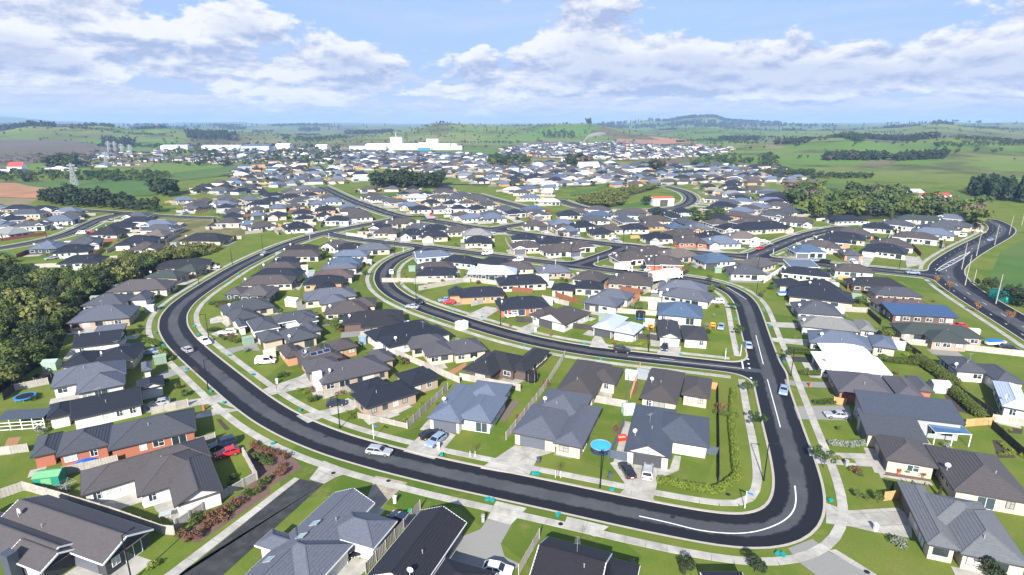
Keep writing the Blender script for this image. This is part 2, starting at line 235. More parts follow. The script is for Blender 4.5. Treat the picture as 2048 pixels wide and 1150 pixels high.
((-81.8,412.2), 0.47,((-7.7,-4.5,7.7,6.4),(-7.7,-6.4,-1.7,4, 'hhx')), 'n', 'w', 'w', ((-7.2,-1.2),), 1,0,3),
((-70.8,394.3), 0.26,((-7.6,-4.5,7.6,6.5),(-7.6,-6.5,-1.2,4, 'ghx')), 'b', 'w', 'k', ((-7.1,-1.2),), 1,0,3),
((-61.1,378.8), 0.25,((-7.3,-4.5,7.3,5.3),(1.5,-5.3,7.3,3.1, 'hhx')), 'k', 'w', 'k', ((4.4,-4.8),), 1,0,3),
((-74.2,442.2), 0.27,((-7.5,-6.1,7.5,4.9),(1.9,-7.7,7.5,2.5, 'hhx'),(-6.1,-0.7,-0.5,7.7, 'hhx')), 'l', 'w', 'k', (), 1,0,3),
((-87.4,463.4), 0.42,((-5.3,-5.7,5.3,4),(-5.3,-6.8,0.3,1.9, 'hhx'),(-1,-0.9,4.6,6.8, 'hhx')), 'k', 'w', 'w', ((1.8,-0.4),), 1,0,3),
((-69.6,463.2), 0.38,((-5.9,-5.4,5.9,4.4),(-5.9,-7.1,0.1,2.2, 'ghx'),(-1.1,-0.6,4.9,7.1, 'hhx')), 'k', 'w', 'w', (), 1,0,3),
((-58.9,412), 0.25,((-7,-5.8,7,4),(-7,-6.8,-1.1,1.9, 'ghx'),(-0.2,-0.9,5.8,6.8, 'hhx')), 'k', 'c', 'k', ((2.8,-0.4),), 1,0,3),
((-47,378.8), 0.3,((-6.1,-4.5,6.1,5.2),(0.2,-6.6,6.1,3.1, 'ghx'),(-4.6,0.3,1.2,6.6, 'hhx')), 'g', 'w', 'w', (), 1,0,3),
((-43.1,404.3), 0.28,((-6.1,-5,6.1,6),(-0.3,-6,6.1,3.6, 'ghx')), 'k', 'w', 'w', ((2.9,-5.5),), 1,0,3),
((-35.6,382.4), 0.34,((-5.4,-5.2,5.4,4.5),(-0.2,-6.8,5.4,2.4, 'hhx'),(-4,-0.5,1.6,6.8, 'hhx')), 'k', 'w', 'w', (), 1,0,3),
((-23.7,380.5), 0.5,((-6.3,-5.5,6.3,5.5),(-6.3,-7.5,-0.3,3, 'hhx'),(0,-0.1,5.9,7.5, 'hhx')), 'k', 'w', 'w', ((3,0.4),), 1,0,3),
((-32.4,408.5), 0.36,((-5.8,-5.5,5.8,4.2),(0.1,-6.9,5.8,2.1, 'hhx'),(-4.7,-0.7,1,6.9, 'hhx')), 'n', 'w', 'w', (), 1,0,3),
((-44.2,437.5), 0.42,((-5.8,-5.2,5.8,5.8),(-0.6,-7.2,5.8,3.4, 'hhx'),(-5,0.2,1.4,7.2, 'hhx')), 'g', 'w', 'k', ((-1.8,0.8),), 1,0,3),
((-58.1,440.2), 0.06,((-7,-5.5,7,4.3),(-7,-7,-1.2,2.1, 'ghx'),(0,-0.7,5.8,7, 'hhx')), 'n', 'c', 'k', (), 1,0,3),
((-16.8,401.3), 0.38,((-5.3,-5.1,5.3,3.5),(-5.3,-6,0.3,1.6, 'hhx'),(-1.1,-0.9,4.5,6, 'hhx')), 'n', 'w', 'k', ((1.7,-0.4),), 1,0,3),
((-31.2,351.6), 0.39,((-6.7,-4.8,6.7,5),(0.9,-7,6.7,2.8, 'ghx'),(-5.7,0,0.1,7, 'hhx')), 'n', 'w', 'w', (), 1,0,4),
((-23.8,343), 0.34,((-7.3,-4.9,7.3,6.1),(1.2,-6.1,7.3,3.6, 'ghx')), 'b', 'w', 'k', ((4.3,-5.6),), 1,0,4),
((-12.6,356.1), 0.23,((-7.1,-4.3,7.1,5.5),(-7.1,-5.5,-1.4,3.3, 'hhx')), 'g', 'w', 'k', ((-4.2,-5),), 1,0,4),
((-12.2,343.6), 0.33,((-7.3,-6,7.3,6.2),(1.8,-8.1,7.3,3.5, 'hhx'),(-5.9,0,-0.3,8.1, 'hhx')), 'b', 'w', 'k', ((4.5,-7.6),), 1,0,4),
((2.2,361.1), 0.26,((-6.4,-3.9,6.4,5.9),(-6.4,-5.9,0.1,3.7, 'hhx')), 'k', 'w', 'w', ((-3.1,-5.4),), 1,0,4),
((-118.3,310.5), 0.56,((-7.2,-6.5,7.2,5.7),(1.4,-7.5,7.2,3, 'hhx'),(-6.7,-0.5,-0.9,7.5, 'hhx')), 'k', 'w', 'k', ((4.3,-7),), 2,0,5),
((-138.8,313.6), 0.68,((-6.6,-3.8,6.6,5.9),(-6.6,-5.9,-1.1,3.8, 'hhx')), 'n', 'w', 'k', ((-3.9,-5.4),), 2,0,5),
((-149.8,321.1), 0.62,((-4.1,-4.9,4.1,4.9),), 'b', 'w', 'k', ((0,-4.4),), 2,0,5),
((-102.9,334.4), 0.2,((-7,-5.4,7,5.5),(1.2,-7.5,7,3.1, 'hhx'),(-6.8,0,-1.1,7.5, 'hhx')), 'k', 'w', 'w', ((4.1,-7),), 1,0,5),
((-116.6,351.3), 0.34,((-4.6,-4.8,4.6,4.9),(-1.3,-6.4,4.6,2.8, 'ghx'),(-3.6,0,2.3,6.4, 'hhx')), 'k', 'w', 'k', ((-0.6,0.5),), 1,0,5),
((-93.1,346.2), 0.36,((-7.7,-5,7.7,5.9),(-7.7,-5.9,-1.8,3.5, 'hhx')), 'n', 'w', 'k', ((-4.8,-5.4),), 1,0,5),
((-97.8,361.5), 0.26,((-6.4,-4.3,6.4,5.4),(-6.4,-5.4,-0.3,3.3, 'hhx')), 'n', 'w', 'k', ((-3.4,-4.9),), 1,0,5),
((-106.4,372.5), 0.29,((-6.2,-4.1,6.2,5.7),(-6.2,-5.7,-0.4,3.5, 'hhx')), 'n', 'w', 'k', ((-3.3,-5.2),), 1,0,5),
((-123.4,376.6), 0.27,((-6.6,-5.3,6.6,5.7),(-6.6,-7.5,0,3.2, 'hhx'),(-0.3,0.1,6.3,7.5, 'hhx')), 'k', 'o', 'k', ((3,0.6),), 1,0,5),
((-112.4,392), 0.32,((-6,-5.5,6,4.2),(-6,-7,-0.3,2, 'hhx'),(-0.9,-0.8,4.8,7, 'hhx')), 'b', 'w', 'k', ((2,-0.2),), 1,0,5),
((-124.4,339.2), 0.26,((-5.5,-5.1,5.5,4.6),(-5.5,-6.6,-0.1,2.5, 'hhx'),(-0.3,-0.3,5.2,6.6, 'hhx')), 'k', 'c', 'w', (), 1,0,5),
((-133.5,361.3), 0.26,((-6.3,-4.1,6.3,5.7),(0.1,-5.7,6.3,3.5, 'hhx')), 'k', 'c', 'k', (), 1,0,5),
((-144.9,351.4), 0.28,((-5.6,-4.8,5.6,6.1),(-5.6,-6.1,0.9,3.7, 'ghx')), 'k', 'c', 'k', ((-2.4,-5.6),), 1,0,5),
((-158.8,354.4), 0.39,((-4.1,-5.5,4.1,5.5),), 'b', 'w', 'k', ((0,-5),), 1,0,5),
((-158.2,385.6), 0.33,((-5.7,-5.4,5.7,5.6),(-0.8,-7.3,5.7,3.2, 'hhx'),(-4.6,0,1.9,7.3, 'hhx')), 'b', 'c', 'k', (), 1,0,5),
((-148.9,391.5), 0.66,((-5.8,-3.9,5.8,5.9),(-5.8,-5.9,-0.3,3.7, 'ghx')), 'n', 'c', 'k', ((-3,-5.4),), 1,0,5),
((-137.6,404.8), 0.39,((-5.3,-5.3,5.3,4.4),(-5.3,-6.2,0.9,2.3, 'hhx'),(-1.6,-0.5,4.6,6.2, 'hhx')), 'b', 'w', 'k', (), 1,0,5),
((-132.1,419), 0.3,((-7.3,-5.3,7.3,5.7),(1.6,-7.5,7.3,3.2, 'hhx'),(-7,0.1,-1.3,7.5, 'hhx')), 'b', 'w', 'k', ((6.8,-2.1),), 1,0,5),
((-141.9,441.3), 0.39,((-6.3,-4.9,6.3,4.9),(0.5,-6.6,6.3,2.7, 'hhx'),(-6.3,-0.1,-0.5,6.6, 'hhx')), 'n', 'w', 'k', ((5.8,-1.9),), 1,0,5),
((-155.5,412.4), 0.6,((-6.9,-4.6,6.9,4),(-6.9,-5.4,-1,2.1, 'hhx'),(0.1,-0.4,5.9,5.4, 'hhx')), 'g', 'w', 'w', ((3,0.1),), 1,0,5),
((-169.5,378.9), 0.42,((-4.4,-4.9,4.4,4.9),), 'n', 'c', 'k', (), 1,0,5),
((-179,404.8), 0.28,((-7.3,-5.1,7.3,4.6),(1,-6.9,7.3,2.5, 'hhx'),(-6.2,-0.3,0.1,6.9, 'hhx')), 'k', 'w', 'k', ((-3,0.2),), 1,0,5),
((-329.9,380.1), 0.43,((-8,-4.5,8,6.5),(1.7,-6.5,8,4, 'hhx')), 'k', 'c', 'w', (), 1,0,6),
((-305,357.2), 0.16,((-10.2,-5.3,10.2,6.9),(-10.2,-6.9,-3.9,4.2, 'ghx')), 'g', 'w', 'w', (), 1,0,6),
((-295.8,335.2), 0.62,((-6.5,-7,6.5,5.2),(-6.5,-7.8,-1,2.5, 'ghx'),(0.8,-0.9,6.3,7.8, 'hhx')), 'k', 'c', 'w', ((3.6,-0.4),), 1,0,6),
((-266.7,334.4), 0.31,((-8.4,-6.2,8.4,6),(-8.4,-7.9,-2.2,3.2, 'ghx'),(1.8,-0.2,8,7.9, 'hhx')), 'b', 'w', 'k', ((4.9,0.2),), 1,0,6),
((-274.4,353.7), 0.47,((-6.2,-6.3,6.2,4.6),(-6.2,-7.2,-0.1,2.2, 'ghx'),(-1.2,-0.9,5,7.2, 'hhx')), 'n', 'c', 'k', ((1.9,-0.4),), 1,0,6),
((-311.9,379.3), 0.24,((-7.5,-5,7.5,4.8),(1.1,-6.6,7.5,2.6, 'ghx'),(-6.6,-0.2,-0.2,6.6, 'hhx')), 'k', 'w', 'w', ((7,-2),), 1,0,6),
((-218.1,331), 0.16,((-8.7,-6.2,8.7,4.8),(2.6,-7.2,8.7,2.4, 'hhx'),(-8.3,-0.8,-2.1,7.2, 'hhx')), 'k', 'w', 'w', ((-5.2,-0.3),), 1,0,7),
((-229.8,349.4), 0.23,((-6.9,-6.1,6.9,4.9),(-6.9,-7.3,-0.7,2.4, 'ghx'),(0,-0.7,6.2,7.3, 'hhx')), 'g', 'w', 'w', ((-6.4,-2.5),), 1,0,7),
((-216.5,312.6), 0.34,((-6.8,-6.3,6.8,4.7),(-6.8,-7.2,-1,2.2, 'hhx'),(0.3,-0.9,6.1,7.2, 'hhx')), 'k', 'w', 'k', ((-6.3,-2.5),), 2,0,7),
((-209.5,293.4), 0.15,((-7.4,-6.9,7.4,6.5),(1.5,-8.9,7.4,3.6, 'hhx'),(-7.3,-0.3,-1.4,8.9, 'hhx')), 'kb', 'w', 'k', ((-4.3,0.2),), 2,0,7),
((-204.2,268.4), 0.48,((-6.6,-6.7,6.6,6.8),(1,-8.6,6.6,3.8, 'ghx'),(-6.4,-0.1,-0.9,8.6, 'hhx')), 'g', 'w', 'k', ((-3.6,0.5),), 2,0,7),
((-213.7,257.8), 0.26,((-6.1,-5.6,6.1,6.6),(0.2,-6.6,6.1,3.9, 'hhx')), 'b', 'k', 'k', (), 2,0,7),
((-196.7,250.6), 0.41,((-7,-5.5,7,5.5),(0.8,-6.8,7,3.1, 'hhx'),(-5.8,-0.1,0.5,6.8, 'hhx')), 'k', 'w', 'k', (), 2,0,7),
((-177.7,230.3), 0.31,((-7.9,-4.8,7.9,5),(2,-6.8,7.9,2.9, 'hhx'),(-7.2,0.1,-1.4,6.8, 'hhx')), 'k', 'w', 'k', (), 2,0,7),
((-181.3,287.5), 0.18,((-5.8,-4.5,5.8,6.5),(0.2,-6.5,5.8,4, 'hhx')), 't', 'w', 'k', ((3,-6),), 2,0,7),
((-179.9,270.3), 0.3,((-7.9,-7.4,7.9,6.1),(-7.9,-8.8,-1.3,3.1, 'hhx'),(0.8,-0.8,7.3,8.8, 'hhx')), 'k', 'w', 'k', ((4,-0.3),), 2,0,7),
((-167.5,256.6), 0.24,((-6.3,-5.8,6.3,5.2),(-0.1,-7.9,6.3,2.8, 'ghx'),(-6.2,-0.4,0.3,7.9, 'hhx')), 'n', 'w', 'k', (), 2,0,7),
((-150.7,277.1), 0.02,((-10.4,-6.7,10.4,5.5),(4.3,-7.7,10.4,2.8, 'hhx'),(-9,-0.7,-2.9,7.7, 'hhx')), 'kb', 'c', 'k', ((-6,-0.2),), 2,0,7),
((-162.2,325.2), 0.2,((-6.6,-4.9,6.6,6.1),(0.7,-6.1,6.6,3.7, 'hhx')), 'n', 'c', 'w', ((3.6,-5.6),), 2,0,8),
((-171.2,347.9), 0.5,((-5.8,-5.7,5.8,5.3),(-0.1,-6.8,5.8,2.8, 'hhx'),(-5.2,-0.3,0.7,6.8, 'hhx')), 'k', 'w', 'k', ((-2.2,0.2),), 1,0,8),
((-194,386.8), 0.6,((-6,-5.8,6,5.2),(0.1,-7.3,6,2.8, 'hhx'),(-4.9,-0.4,1,7.3, 'hhx')), 'k', 'w', 'w', (), 1,0,8),
((-179.4,367.8), 0.57,((-5.8,-4.1,5.8,5.6),(0.2,-5.6,5.8,3.5, 'ghx')), 'n', 'w', 'k', ((3,-5.1),), 1,0,8),
((-244.8,427.2), 0.8,((-5.8,-5.7,5.8,5.3),(-0.6,-7.7,5.8,2.8, 'hhx'),(-5.2,-0.3,1.2,7.7, 'hhx')), 'b', 'w', 'k', (), 1,0,8),
((-224.7,419.2), 0.77,((-5.8,-4.8,5.8,6.2),(0.4,-6.2,5.8,3.7, 'ghx')), 'n', 'w', 'k', ((3.1,-5.7),), 1,0,8),
((-204.9,418.1), 0.94,((-5,-3.9,5,5.8),(-0.5,-5.8,5,3.7, 'hhx')), 'n', 'w', 'k', ((2.2,-5.3),), 1,0,8),
((131.9,249.5), -0.1,((-6.9,-4.9,6.9,6.1),(-6.9,-6.1,-0.7,3.7, 'hhx')), 'B', 'w', 'w', ((-3.8,-5.6),), 2,0,9),
((144.1,261.6), -0.36,((-7.8,-5.2,7.8,4.5),(1.6,-6.2,7.8,2.4, 'hhx'),(-6.4,-0.4,-0.2,6.2, 'hhx')), 'n', 'w', 'k', (), 2,0,9),
((155.4,272.3), -0.49,((-8,-6.5,8,4.5),(-8,-7.3,-1.6,2.1, 'ghx'),(1,-1.1,7.3,7.3, 'hhx')), 'k', 'o', 'w', ((-7.5,-2.6),), 2,0,9),
((166.5,280.6), -0.56,((-9,-6.1,9,4.9),(-9,-7.2,-3.1,2.5, 'hhx'),(2.5,-0.7,8.4,7.2, 'hhx')), 'k', 'c', 'k', ((-8.5,-2.4),), 2,0,9),
((176.3,292.6), -0.27,((-9.3,-6.2,9.3,6),(-9.3,-8.3,-3.7,3.3, 'ghx'),(3.3,-0.2,8.9,8.3, 'hhx')), 'n', 'r', 'k', ((-8.8,-2.5),), 2,0,9),
((147.9,244.3), -0.17,((-3.8,-4.9,3.8,4.9),), 'g', 'o', 'k', ((0,-4.4),), 2,0,9),
((167,249.6), -0.67,((-8.4,-5,8.4,7.2),(-8.4,-7.2,-2.8,4.5, 'hhx')), 'k', 'w', 'k', ((-5.6,-6.7),), 2,0,9),
((178.5,263.5), -0.44,((-8.2,-6.6,8.2,5.6),(-8.2,-7.8,-2.3,2.9, 'hhx'),(1.4,-0.6,7.3,7.8, 'hhx')), 'n', 'w', 'k', ((4.3,-0.1),), 2,0,9),
((202,281), -0.65,((-9.4,-5.9,9.4,5.1),(-9.4,-7.7,-3.5,2.6, 'hhx'),(2.2,-0.5,8.1,7.7, 'hhx')), 'n', 'w', 'w', (), 2,0,9),
((218.2,292.1), -0.59,((-9.3,-5.5,9.3,5.5),(-9.3,-7.6,-2.8,3.1, 'hhx'),(1.8,-0.1,8.4,7.6, 'hhx')), 'b', 'w', 'k', ((5.1,0.4),), 2,0,9),
((231.3,305.7), -0.2,((-8.7,-5.2,8.7,7),(-8.7,-7,-3,4.3, 'hhx')), 'g', 'w', 'k', (), 2,0,9),
((200.6,309.6), -0.55,((-7.3,-5.8,7.3,5.2),(-7.3,-6.7,-1.7,2.8, 'hhx'),(0.3,-0.4,5.8,6.7, 'hhx')), 'k', 'w', 'k', ((-6.8,-2),), 2,0,9),
((216.9,318.1), -0.69,((-8.1,-5.3,8.1,5.7),(2.2,-7.3,8.1,3.2, 'hhx'),(-7,0.1,-1.2,7.3, 'hhx')), 'g', 'w', 'w', (), 2,0,9),
((197.7,335.9), 0.15,((-9.3,-6.1,9.3,4.9),(3.7,-7.4,9.3,2.5, 'hhx'),(-8.7,-0.7,-3.1,7.4, 'hhx')), 'k', 'w', 'k', ((-5.9,-0.2),), 1,0,9),
((243.1,336.9), -0.49,((-12.2,-5.5,12.2,4.3),(-12.2,-7,-6.3,2.1, 'hhx'),(5.2,-0.7,11,7, 'hhx')), 'G', 'w', 'k', ((8.1,-0.2),), 1,0,9),
((135.8,309.1), 0.27,((-15.4,-6.8,15.4,6.6),(9.7,-8.9,15.4,3.6, 'ghx'),(-14.3,-0.2,-8.6,8.9, 'hhx')), 'k', 'c', 'k', ((12.6,-8.4),), 2,0,10),
((164.7,328), -0.5,((-8.8,-4.6,8.8,6.4),(3.4,-6.4,8.8,4, 'ghx')), 'n', 'w', 'k', ((8.3,-1.2),), 2,0,10),
((144.4,334.1), 0.47,((-8.2,-5,8.2,6),(-8.2,-6,-1.9,3.5, 'ghx')), 'n', 'w', 'k', ((-5,-5.5),), 1,0,10),
((12.6,317.3), 0.24,((-6.6,-4.5,6.6,6.5),(0.1,-6.5,6.6,4, 'hhx')), 'n', 'w', 'k', ((3.4,-6),), 2,0,11),
((28,305.8), 0.17,((-5.7,-4.6,5.7,6.4),(-5.7,-6.4,0.7,4, 'ghx')), 'n', 'c', 'w', ((-2.5,-5.9),), 2,0,11),
((30.8,301.3), 0.32,((-4.1,-5.5,4.1,5.5),), 'b', 'w', 'k', ((0,-5),), 2,0,11),
((46.5,294.2), 0.24,((-6.1,-6,6.1,4.9),(0.6,-6.9,6.1,2.5, 'ghx'),(-5.8,-0.7,-0.3,6.9, 'hhx')), 'k', 'c', 'k', ((3.3,-6.4),), 2,0,11),
((72.1,281.2), 0.23,((-7,-6,7,5),(-7,-7.5,-1.4,2.5, 'ghx'),(0.6,-0.6,6.2,7.5, 'hhx')), 'k', 'w', 'k', ((-4.2,-7),), 2,0,11),
((86.1,272.6), 0.0,((-7,-6.3,7,5.9),(1.3,-7.9,7,3.2, 'hhx'),(-6.6,-0.3,-0.9,7.9, 'hhx')), 'n', 'r', 'k', ((4.2,-7.4),), 2,0,11),
((99.8,269.7), 0.11,((-8.4,-6.3,8.4,5.9),(-8.4,-7.5,-2.8,3.2, 'ghx'),(2.7,-0.3,8.3,7.5, 'hhx')), 'b', 'w', 'k', ((-5.6,-7),), 2,0,11),
((87.5,290.4), 0.23,((-7.8,-5,7.8,6),(-7.8,-6,-1.6,3.5, 'hhx')), 'n', 'w', 'k', ((-4.7,-5.5),), 2,0,11),
((100.8,282.9), 0.26,((-6.7,-4.5,6.7,6.5),(-6.7,-6.5,-0.7,4, 'hhx')), 'k', 'c', 'k', (), 2,0,11),
((114.5,280.5), -0.11,((-7.8,-5.7,7.8,6.5),(2.1,-6.5,7.8,3.8, 'ghx')), 't', 'w', 'w', ((7.3,-1.4),), 2,0,11),
((39.1,316.3), 0.31,((-6.8,-6.1,6.8,4.9),(-6.8,-7.4,-0.2,2.5, 'hhx'),(-0.1,-0.7,6.4,7.4, 'hhx')), 'k', 'w', 'k', ((3.1,-0.2),), 2,0,11),
((52.3,304.9), 0.14,((-6.9,-4.8,6.9,5),(-6.9,-6.5,-0.7,2.8, 'hhx'),(0.2,0,6.3,6.5, 'hhx')), 'n', 'w', 'k', ((3.3,0.5),), 2,0,11),
((66.3,306.7), 0.23,((-6.9,-4,6.9,5.8),(1.4,-5.8,6.9,3.6, 'hhx')), 'k', 'w', 'k', (), 2,0,11),
((101.4,307.1), 0.1,((-6.2,-5.3,6.2,5.7),(-6.2,-7.2,-0.3,3.3, 'ghx'),(-0.6,0.1,5.3,7.2, 'hhx')), 'b2', 'o', 'k', ((2.3,0.6),), 2,0,11),
((89.5,310.9), 0.2,((-5,-4.8,5,6.2),(-1.2,-6.2,5,3.8, 'hhx')), 'B', 'c', 'k', (), 2,0,11),
((77.9,317.4), 0.16,((-6.5,-5.9,6.5,5),(-6.5,-7.5,-0.8,2.6, 'hhx'),(0.7,-0.5,6.5,7.5, 'hhx')), 'n', 'o', 'k', (), 2,0,11),
((28.2,321.8), 0.09,((-7.5,-5.5,7.5,5.4),(-7.5,-6.9,-1.6,3, 'hhx'),(1.4,-0.1,7.2,6.9, 'hhx')), 'b', 'w', 'k', ((4.3,0.3),), 2,0,11),
((17.6,354.5), 0.2,((-6,-5.3,6,5.7),(-6,-7.4,0.1,3.2, 'ghx'),(-0.3,0.1,5.8,7.4, 'hhx')), 'g', 'c', 'w', ((-3,-6.9),), 1,0,12),
((35.4,354.9), 0.14,((-7.3,-5,7.3,6),(-7.3,-6,-0.8,3.5, 'hhx')), 'k', 'c', 'k', ((-4.1,-5.5),), 1,0,12),
((48.8,336.1), 0.23,((-7.3,-5.6,7.3,5.4),(1.8,-7.7,7.3,3, 'hhx'),(-6.4,-0.2,-0.9,7.7, 'hhx')), 'g', 'w', 'k', (), 1,0,12),
((53.1,352.7), 0.46,((-8.8,-5.8,8.8,5.2),(-8.8,-7.8,-2.6,2.8, 'ghx'),(1.3,-0.4,7.5,7.8, 'hhx')), 'B', 'w', 'k', ((4.4,0.1),), 1,0,12),
((71.1,352.8), -0.28,((-7.6,-4.7,7.6,5.1),(-7.6,-6.8,-2.1,2.9, 'hhx'),(1.9,0.1,7.4,6.8, 'hhx')), 'g', 'w', 'w', (), 1,0,12),
((14.3,362.9), 0.21,((-6.4,-4.8,6.4,4.9),(-6.4,-6.4,-1,2.8, 'ghx'),(-0.3,0,5.2,6.4, 'hhx')), 'n', 'o', 'w', (), 1,0,12),
((41.1,364.9), 0.18,((-7.8,-4,7.8,5.7),(1.8,-5.7,7.8,3.6, 'hhx')), 'n', 'w', 'k', ((4.8,-5.2),), 1,0,12),
((110.8,368.1), 0.3,((-4.8,-4.6,4.8,6.4),(-0.8,-6.4,4.8,4, 'hhx')), 'k', 'w', 'k', (), 1,0,12),
((116.7,322.7), 0.18,((-6,-6,6,4.9),(0.5,-7,6,2.5, 'hhx'),(-4.8,-0.6,0.7,7, 'hhx')), 'n', 'w', 'w', (), 2,0,12),
((117.3,306.7), 0.3,((-6.7,-5.7,6.7,5.3),(-6.7,-6.7,-1.2,2.8, 'ghx'),(0.1,-0.3,5.6,6.7, 'hhx')), 'k', 'w', 'w', ((2.9,0.2),), 2,0,12),
((133.4,323.2), 0.33,((-6.8,-5.7,6.8,5.3),(-6.8,-7.8,-1.2,2.9, 'hhx'),(-0.1,-0.3,5.6,7.8, 'hhx')), 'n', 'w', 'w', ((2.8,0.2),), 2,0,12),
((-176.9,422.3), 0.64,((-7.9,-5,7.9,6.4),(2.1,-6.4,7.9,3.6, 'ghx')), 'k', 'w', 'k', ((5,-5.9),), 1,0,5),
((-155.6,427.6), 0.48,((-7.8,-4.6,7.8,5.8),(1.5,-5.8,7.8,3.2, 'ghx')), 'n', 'w', 'w', ((4.7,-5.3),), 1,0,5),
((-171.2,443.1), 0.6,((-8.3,-4,8.3,6.2),(1.9,-6.2,8.3,3.7, 'hhx')), 'k', 'c', 'k', ((5.1,-5.7),), 1,0,5),
((-160,455.6), -1.05,((-9.1,-4.6,9.1,5.8),(-9.1,-5.8,-3.4,3.2, 'ghx')), 'k', 'w', 'w', ((-6.3,-5.3),), 1,0,5),
((-4,377.3), -1.18,((-8.2,-4.1,8.2,6.1),(-8.2,-6.1,-2.1,3.5, 'ghx')), 'g', 'w', 'k', ((-5.2,-5.6),), 1,0,3),
((-21.8,419.2), -1.06,((-7.8,-4.1,7.8,5.4),(1.3,-5.4,7.8,3, 'ghx')), 'g', 'o', 'k', (), 1,0,3),
((-26.2,437.4), 0.45,((-7.6,-4.7,7.6,6.4),(-7.6,-6.4,-1.7,3.6, 'hhx')), 'n', 'c', 'k', (), 1,0,3),
((-109.8,448.9), 0.56,((-7.8,-3.9,7.8,6),(-7.8,-6,-1.7,3.5, 'ghx')), 'n', 'w', 'k', ((-7.3,-1.2),), 1,0,3),
((-39.5,455.9), -1.08,((-8.1,-5,8.1,6.1),(-8.1,-6.1,-1.6,3.3, 'hhx')), 'g', 'c', 'k', (), 1,0,3),
((-52.2,467), 0.38,((-7.7,-4.1,7.7,5.8),(-7.7,-5.8,-1.6,3.4, 'ghx')), 'n', 'c', 'w', ((-4.7,-5.3),), 1,0,3),
((-81.8,476.7), -1.07,((-8.1,-3.8,8.1,6),(-8.1,-6,-1.9,3.6, 'ghx')), 't', 'o', 'k', (), 1,0,3),
((-56.7,480.2), 0.44,((-8.9,-4.7,8.9,6),(2.5,-6,8.9,3.3, 'ghx')), 'n', 'c', 'k', ((8.4,-1.3),), 1,0,3),
((-56.8,497.9), 0.46,((-7.7,-4.8,7.7,6.1),(1.9,-6.1,7.7,3.4, 'ghx')), 'k', 'c', 'k', ((4.8,-5.6),), 1,0,3),
((101.2,325.8), -1.46,((-9.2,-5.6,9.2,4.7),(2.9,-3.9,9.2,5.6, 'hhx')), 'g', 'w', 'k', ((6,-3.4),), 2,0,12),
((66.8,332.4), -1.38,((-9.2,-5.6,9.2,5.6),(-9.2,-4.4,-3.5,5.1, 'ghx')), 'g', 'c', 'w', (), 1,0,12),
((84.4,333.8), 0.13,((-8.5,-5,8.5,6.3),(2.5,-6.3,8.5,3.5, 'hhx')), 'n', 'c', 'k', ((5.5,-5.8),), 1,0,12),
((122.7,341.6), -0.83,((-8.9,-5.6,8.9,5.6),(-8.9,-4.4,-3.2,5.3, 'hhx')), 'k', 'c', 'k', ((-6.1,-3.9),), 1,0,12),
((99.3,348.5), -1.39,((-9,-5.5,9,4.4),(-9,-3.7,-2.7,5.5, 'ghx')), 'k', 'w', 'w', (), 1,0,12),
((77.6,365.6), -0.07,((-8.8,-4.2,8.8,5.8),(2.4,-5.8,8.8,3.3, 'hhx')), 'n', 'w', 'k', ((5.6,-5.3),), 1,0,12),
((95.4,368.2), -1.49,((-7.6,-6,7.6,5.2),(-7.6,-4.2,-1.4,6, 'hhx')), 'k', 'c', 'k', ((-7.1,0.9),), 1,0,12),
((56.9,375.1), -0.35,((-8.3,-4.2,8.3,6),(2,-6,8.3,3.5, 'hhx')), 'n', 'w', 'w', (), 1,0,12),
((14,378), 0.42,((-7.6,-4.3,7.6,5.3),(-7.6,-5.3,-1.4,2.9, 'hhx')), 'B', 'w', 'k', (), 1,0,12),
((247,317.1), -0.81,((-8.9,-5.8,8.9,4),(2.4,-3.7,8.9,5.8, 'hhx')), 'g', 'c', 'k', ((8.4,1.1),), 2,0,9),
((263.7,340.5), -0.76,((-8,-5.4,8,4.5),(-8,-3.7,-1.7,5.4, 'ghx')), 'b2', 'w', 'w', ((-4.9,-3.2),), 1,0,9),
((-261.4,296), -0.51,((-9.2,-6.3,9.2,4.7),(-9.2,-4.1,-3.2,6.3, 'ghx')), 'g2', 'w', 'k', ((-6.2,-3.6),), 2,0,6),
((-288.7,315.1), 0.36,((-9,-5.6,9,5.6),(2.9,-4.3,9,5.3, 'ghx')), 'b', 'o', 'k', ((6,-3.8),), 2,0,6),
((-267.5,314.7), 0.31,((-8.2,-5.5,8.2,5.5),(2.1,-4.4,8.2,5, 'ghx')), 'g', 'w', 'w', ((7.7,0.3),), 2,0,6),
((-309.7,333.8), 1.87,((-9.1,-3.8,9.1,6.2),(3,-6.2,9.1,3.7, 'hhx')), 'b', 'w', 'k', ((6,-5.7),), 1,0,6),
((-328.7,355.5), 1.18,((-7.8,-4.7,7.8,6.2),(1.2,-6.2,7.8,3.5, 'hhx')), 'n', 'c', 'k', (), 1,0,6),
((-286.8,368.2), 0.23,((-7.6,-5.6,7.6,5.5),(-7.6,-4.2,-1.8,5.6, 'ghx')), 'b', 'o', 'w', ((-4.7,5.1),), 1,0,6),
((-350.1,381.3), 1.0,((-9.2,-3.8,9.2,6),(3.3,-6,9.2,3.5, 'hhx')), 'b', 'w', 'w', ((8.7,-1.2),), 1,0,6),
((-362.5,392.5), 1.0,((-8.8,-3.8,8.8,5.9),(2.4,-5.9,8.8,3.5, 'ghx')), 'B', 'c', 'k', ((8.2,-1.2),), 1,0,6),
((-188.1,303.7), 0.06,((-9,-6.6,9,4.8),(3.4,-4.3,9,6.6, 'ghx')), 'g', 'c', 'w', (), 2,0,7),
((-198.9,318.2), 0.29,((-8.7,-5.7,8.7,5),(-8.7,-4,-2.2,5.7, 'ghx')), 'b', 'c', 'w', ((-5.4,-3.5),), 2,0,7),
((-212.1,386.6), 1.26,((-8.7,-3.6,8.7,6),(-8.7,-6,-2.8,3.6, 'ghx')), 'g', 'c', 'k', ((-8.2,-1.2),), 1,0,8),
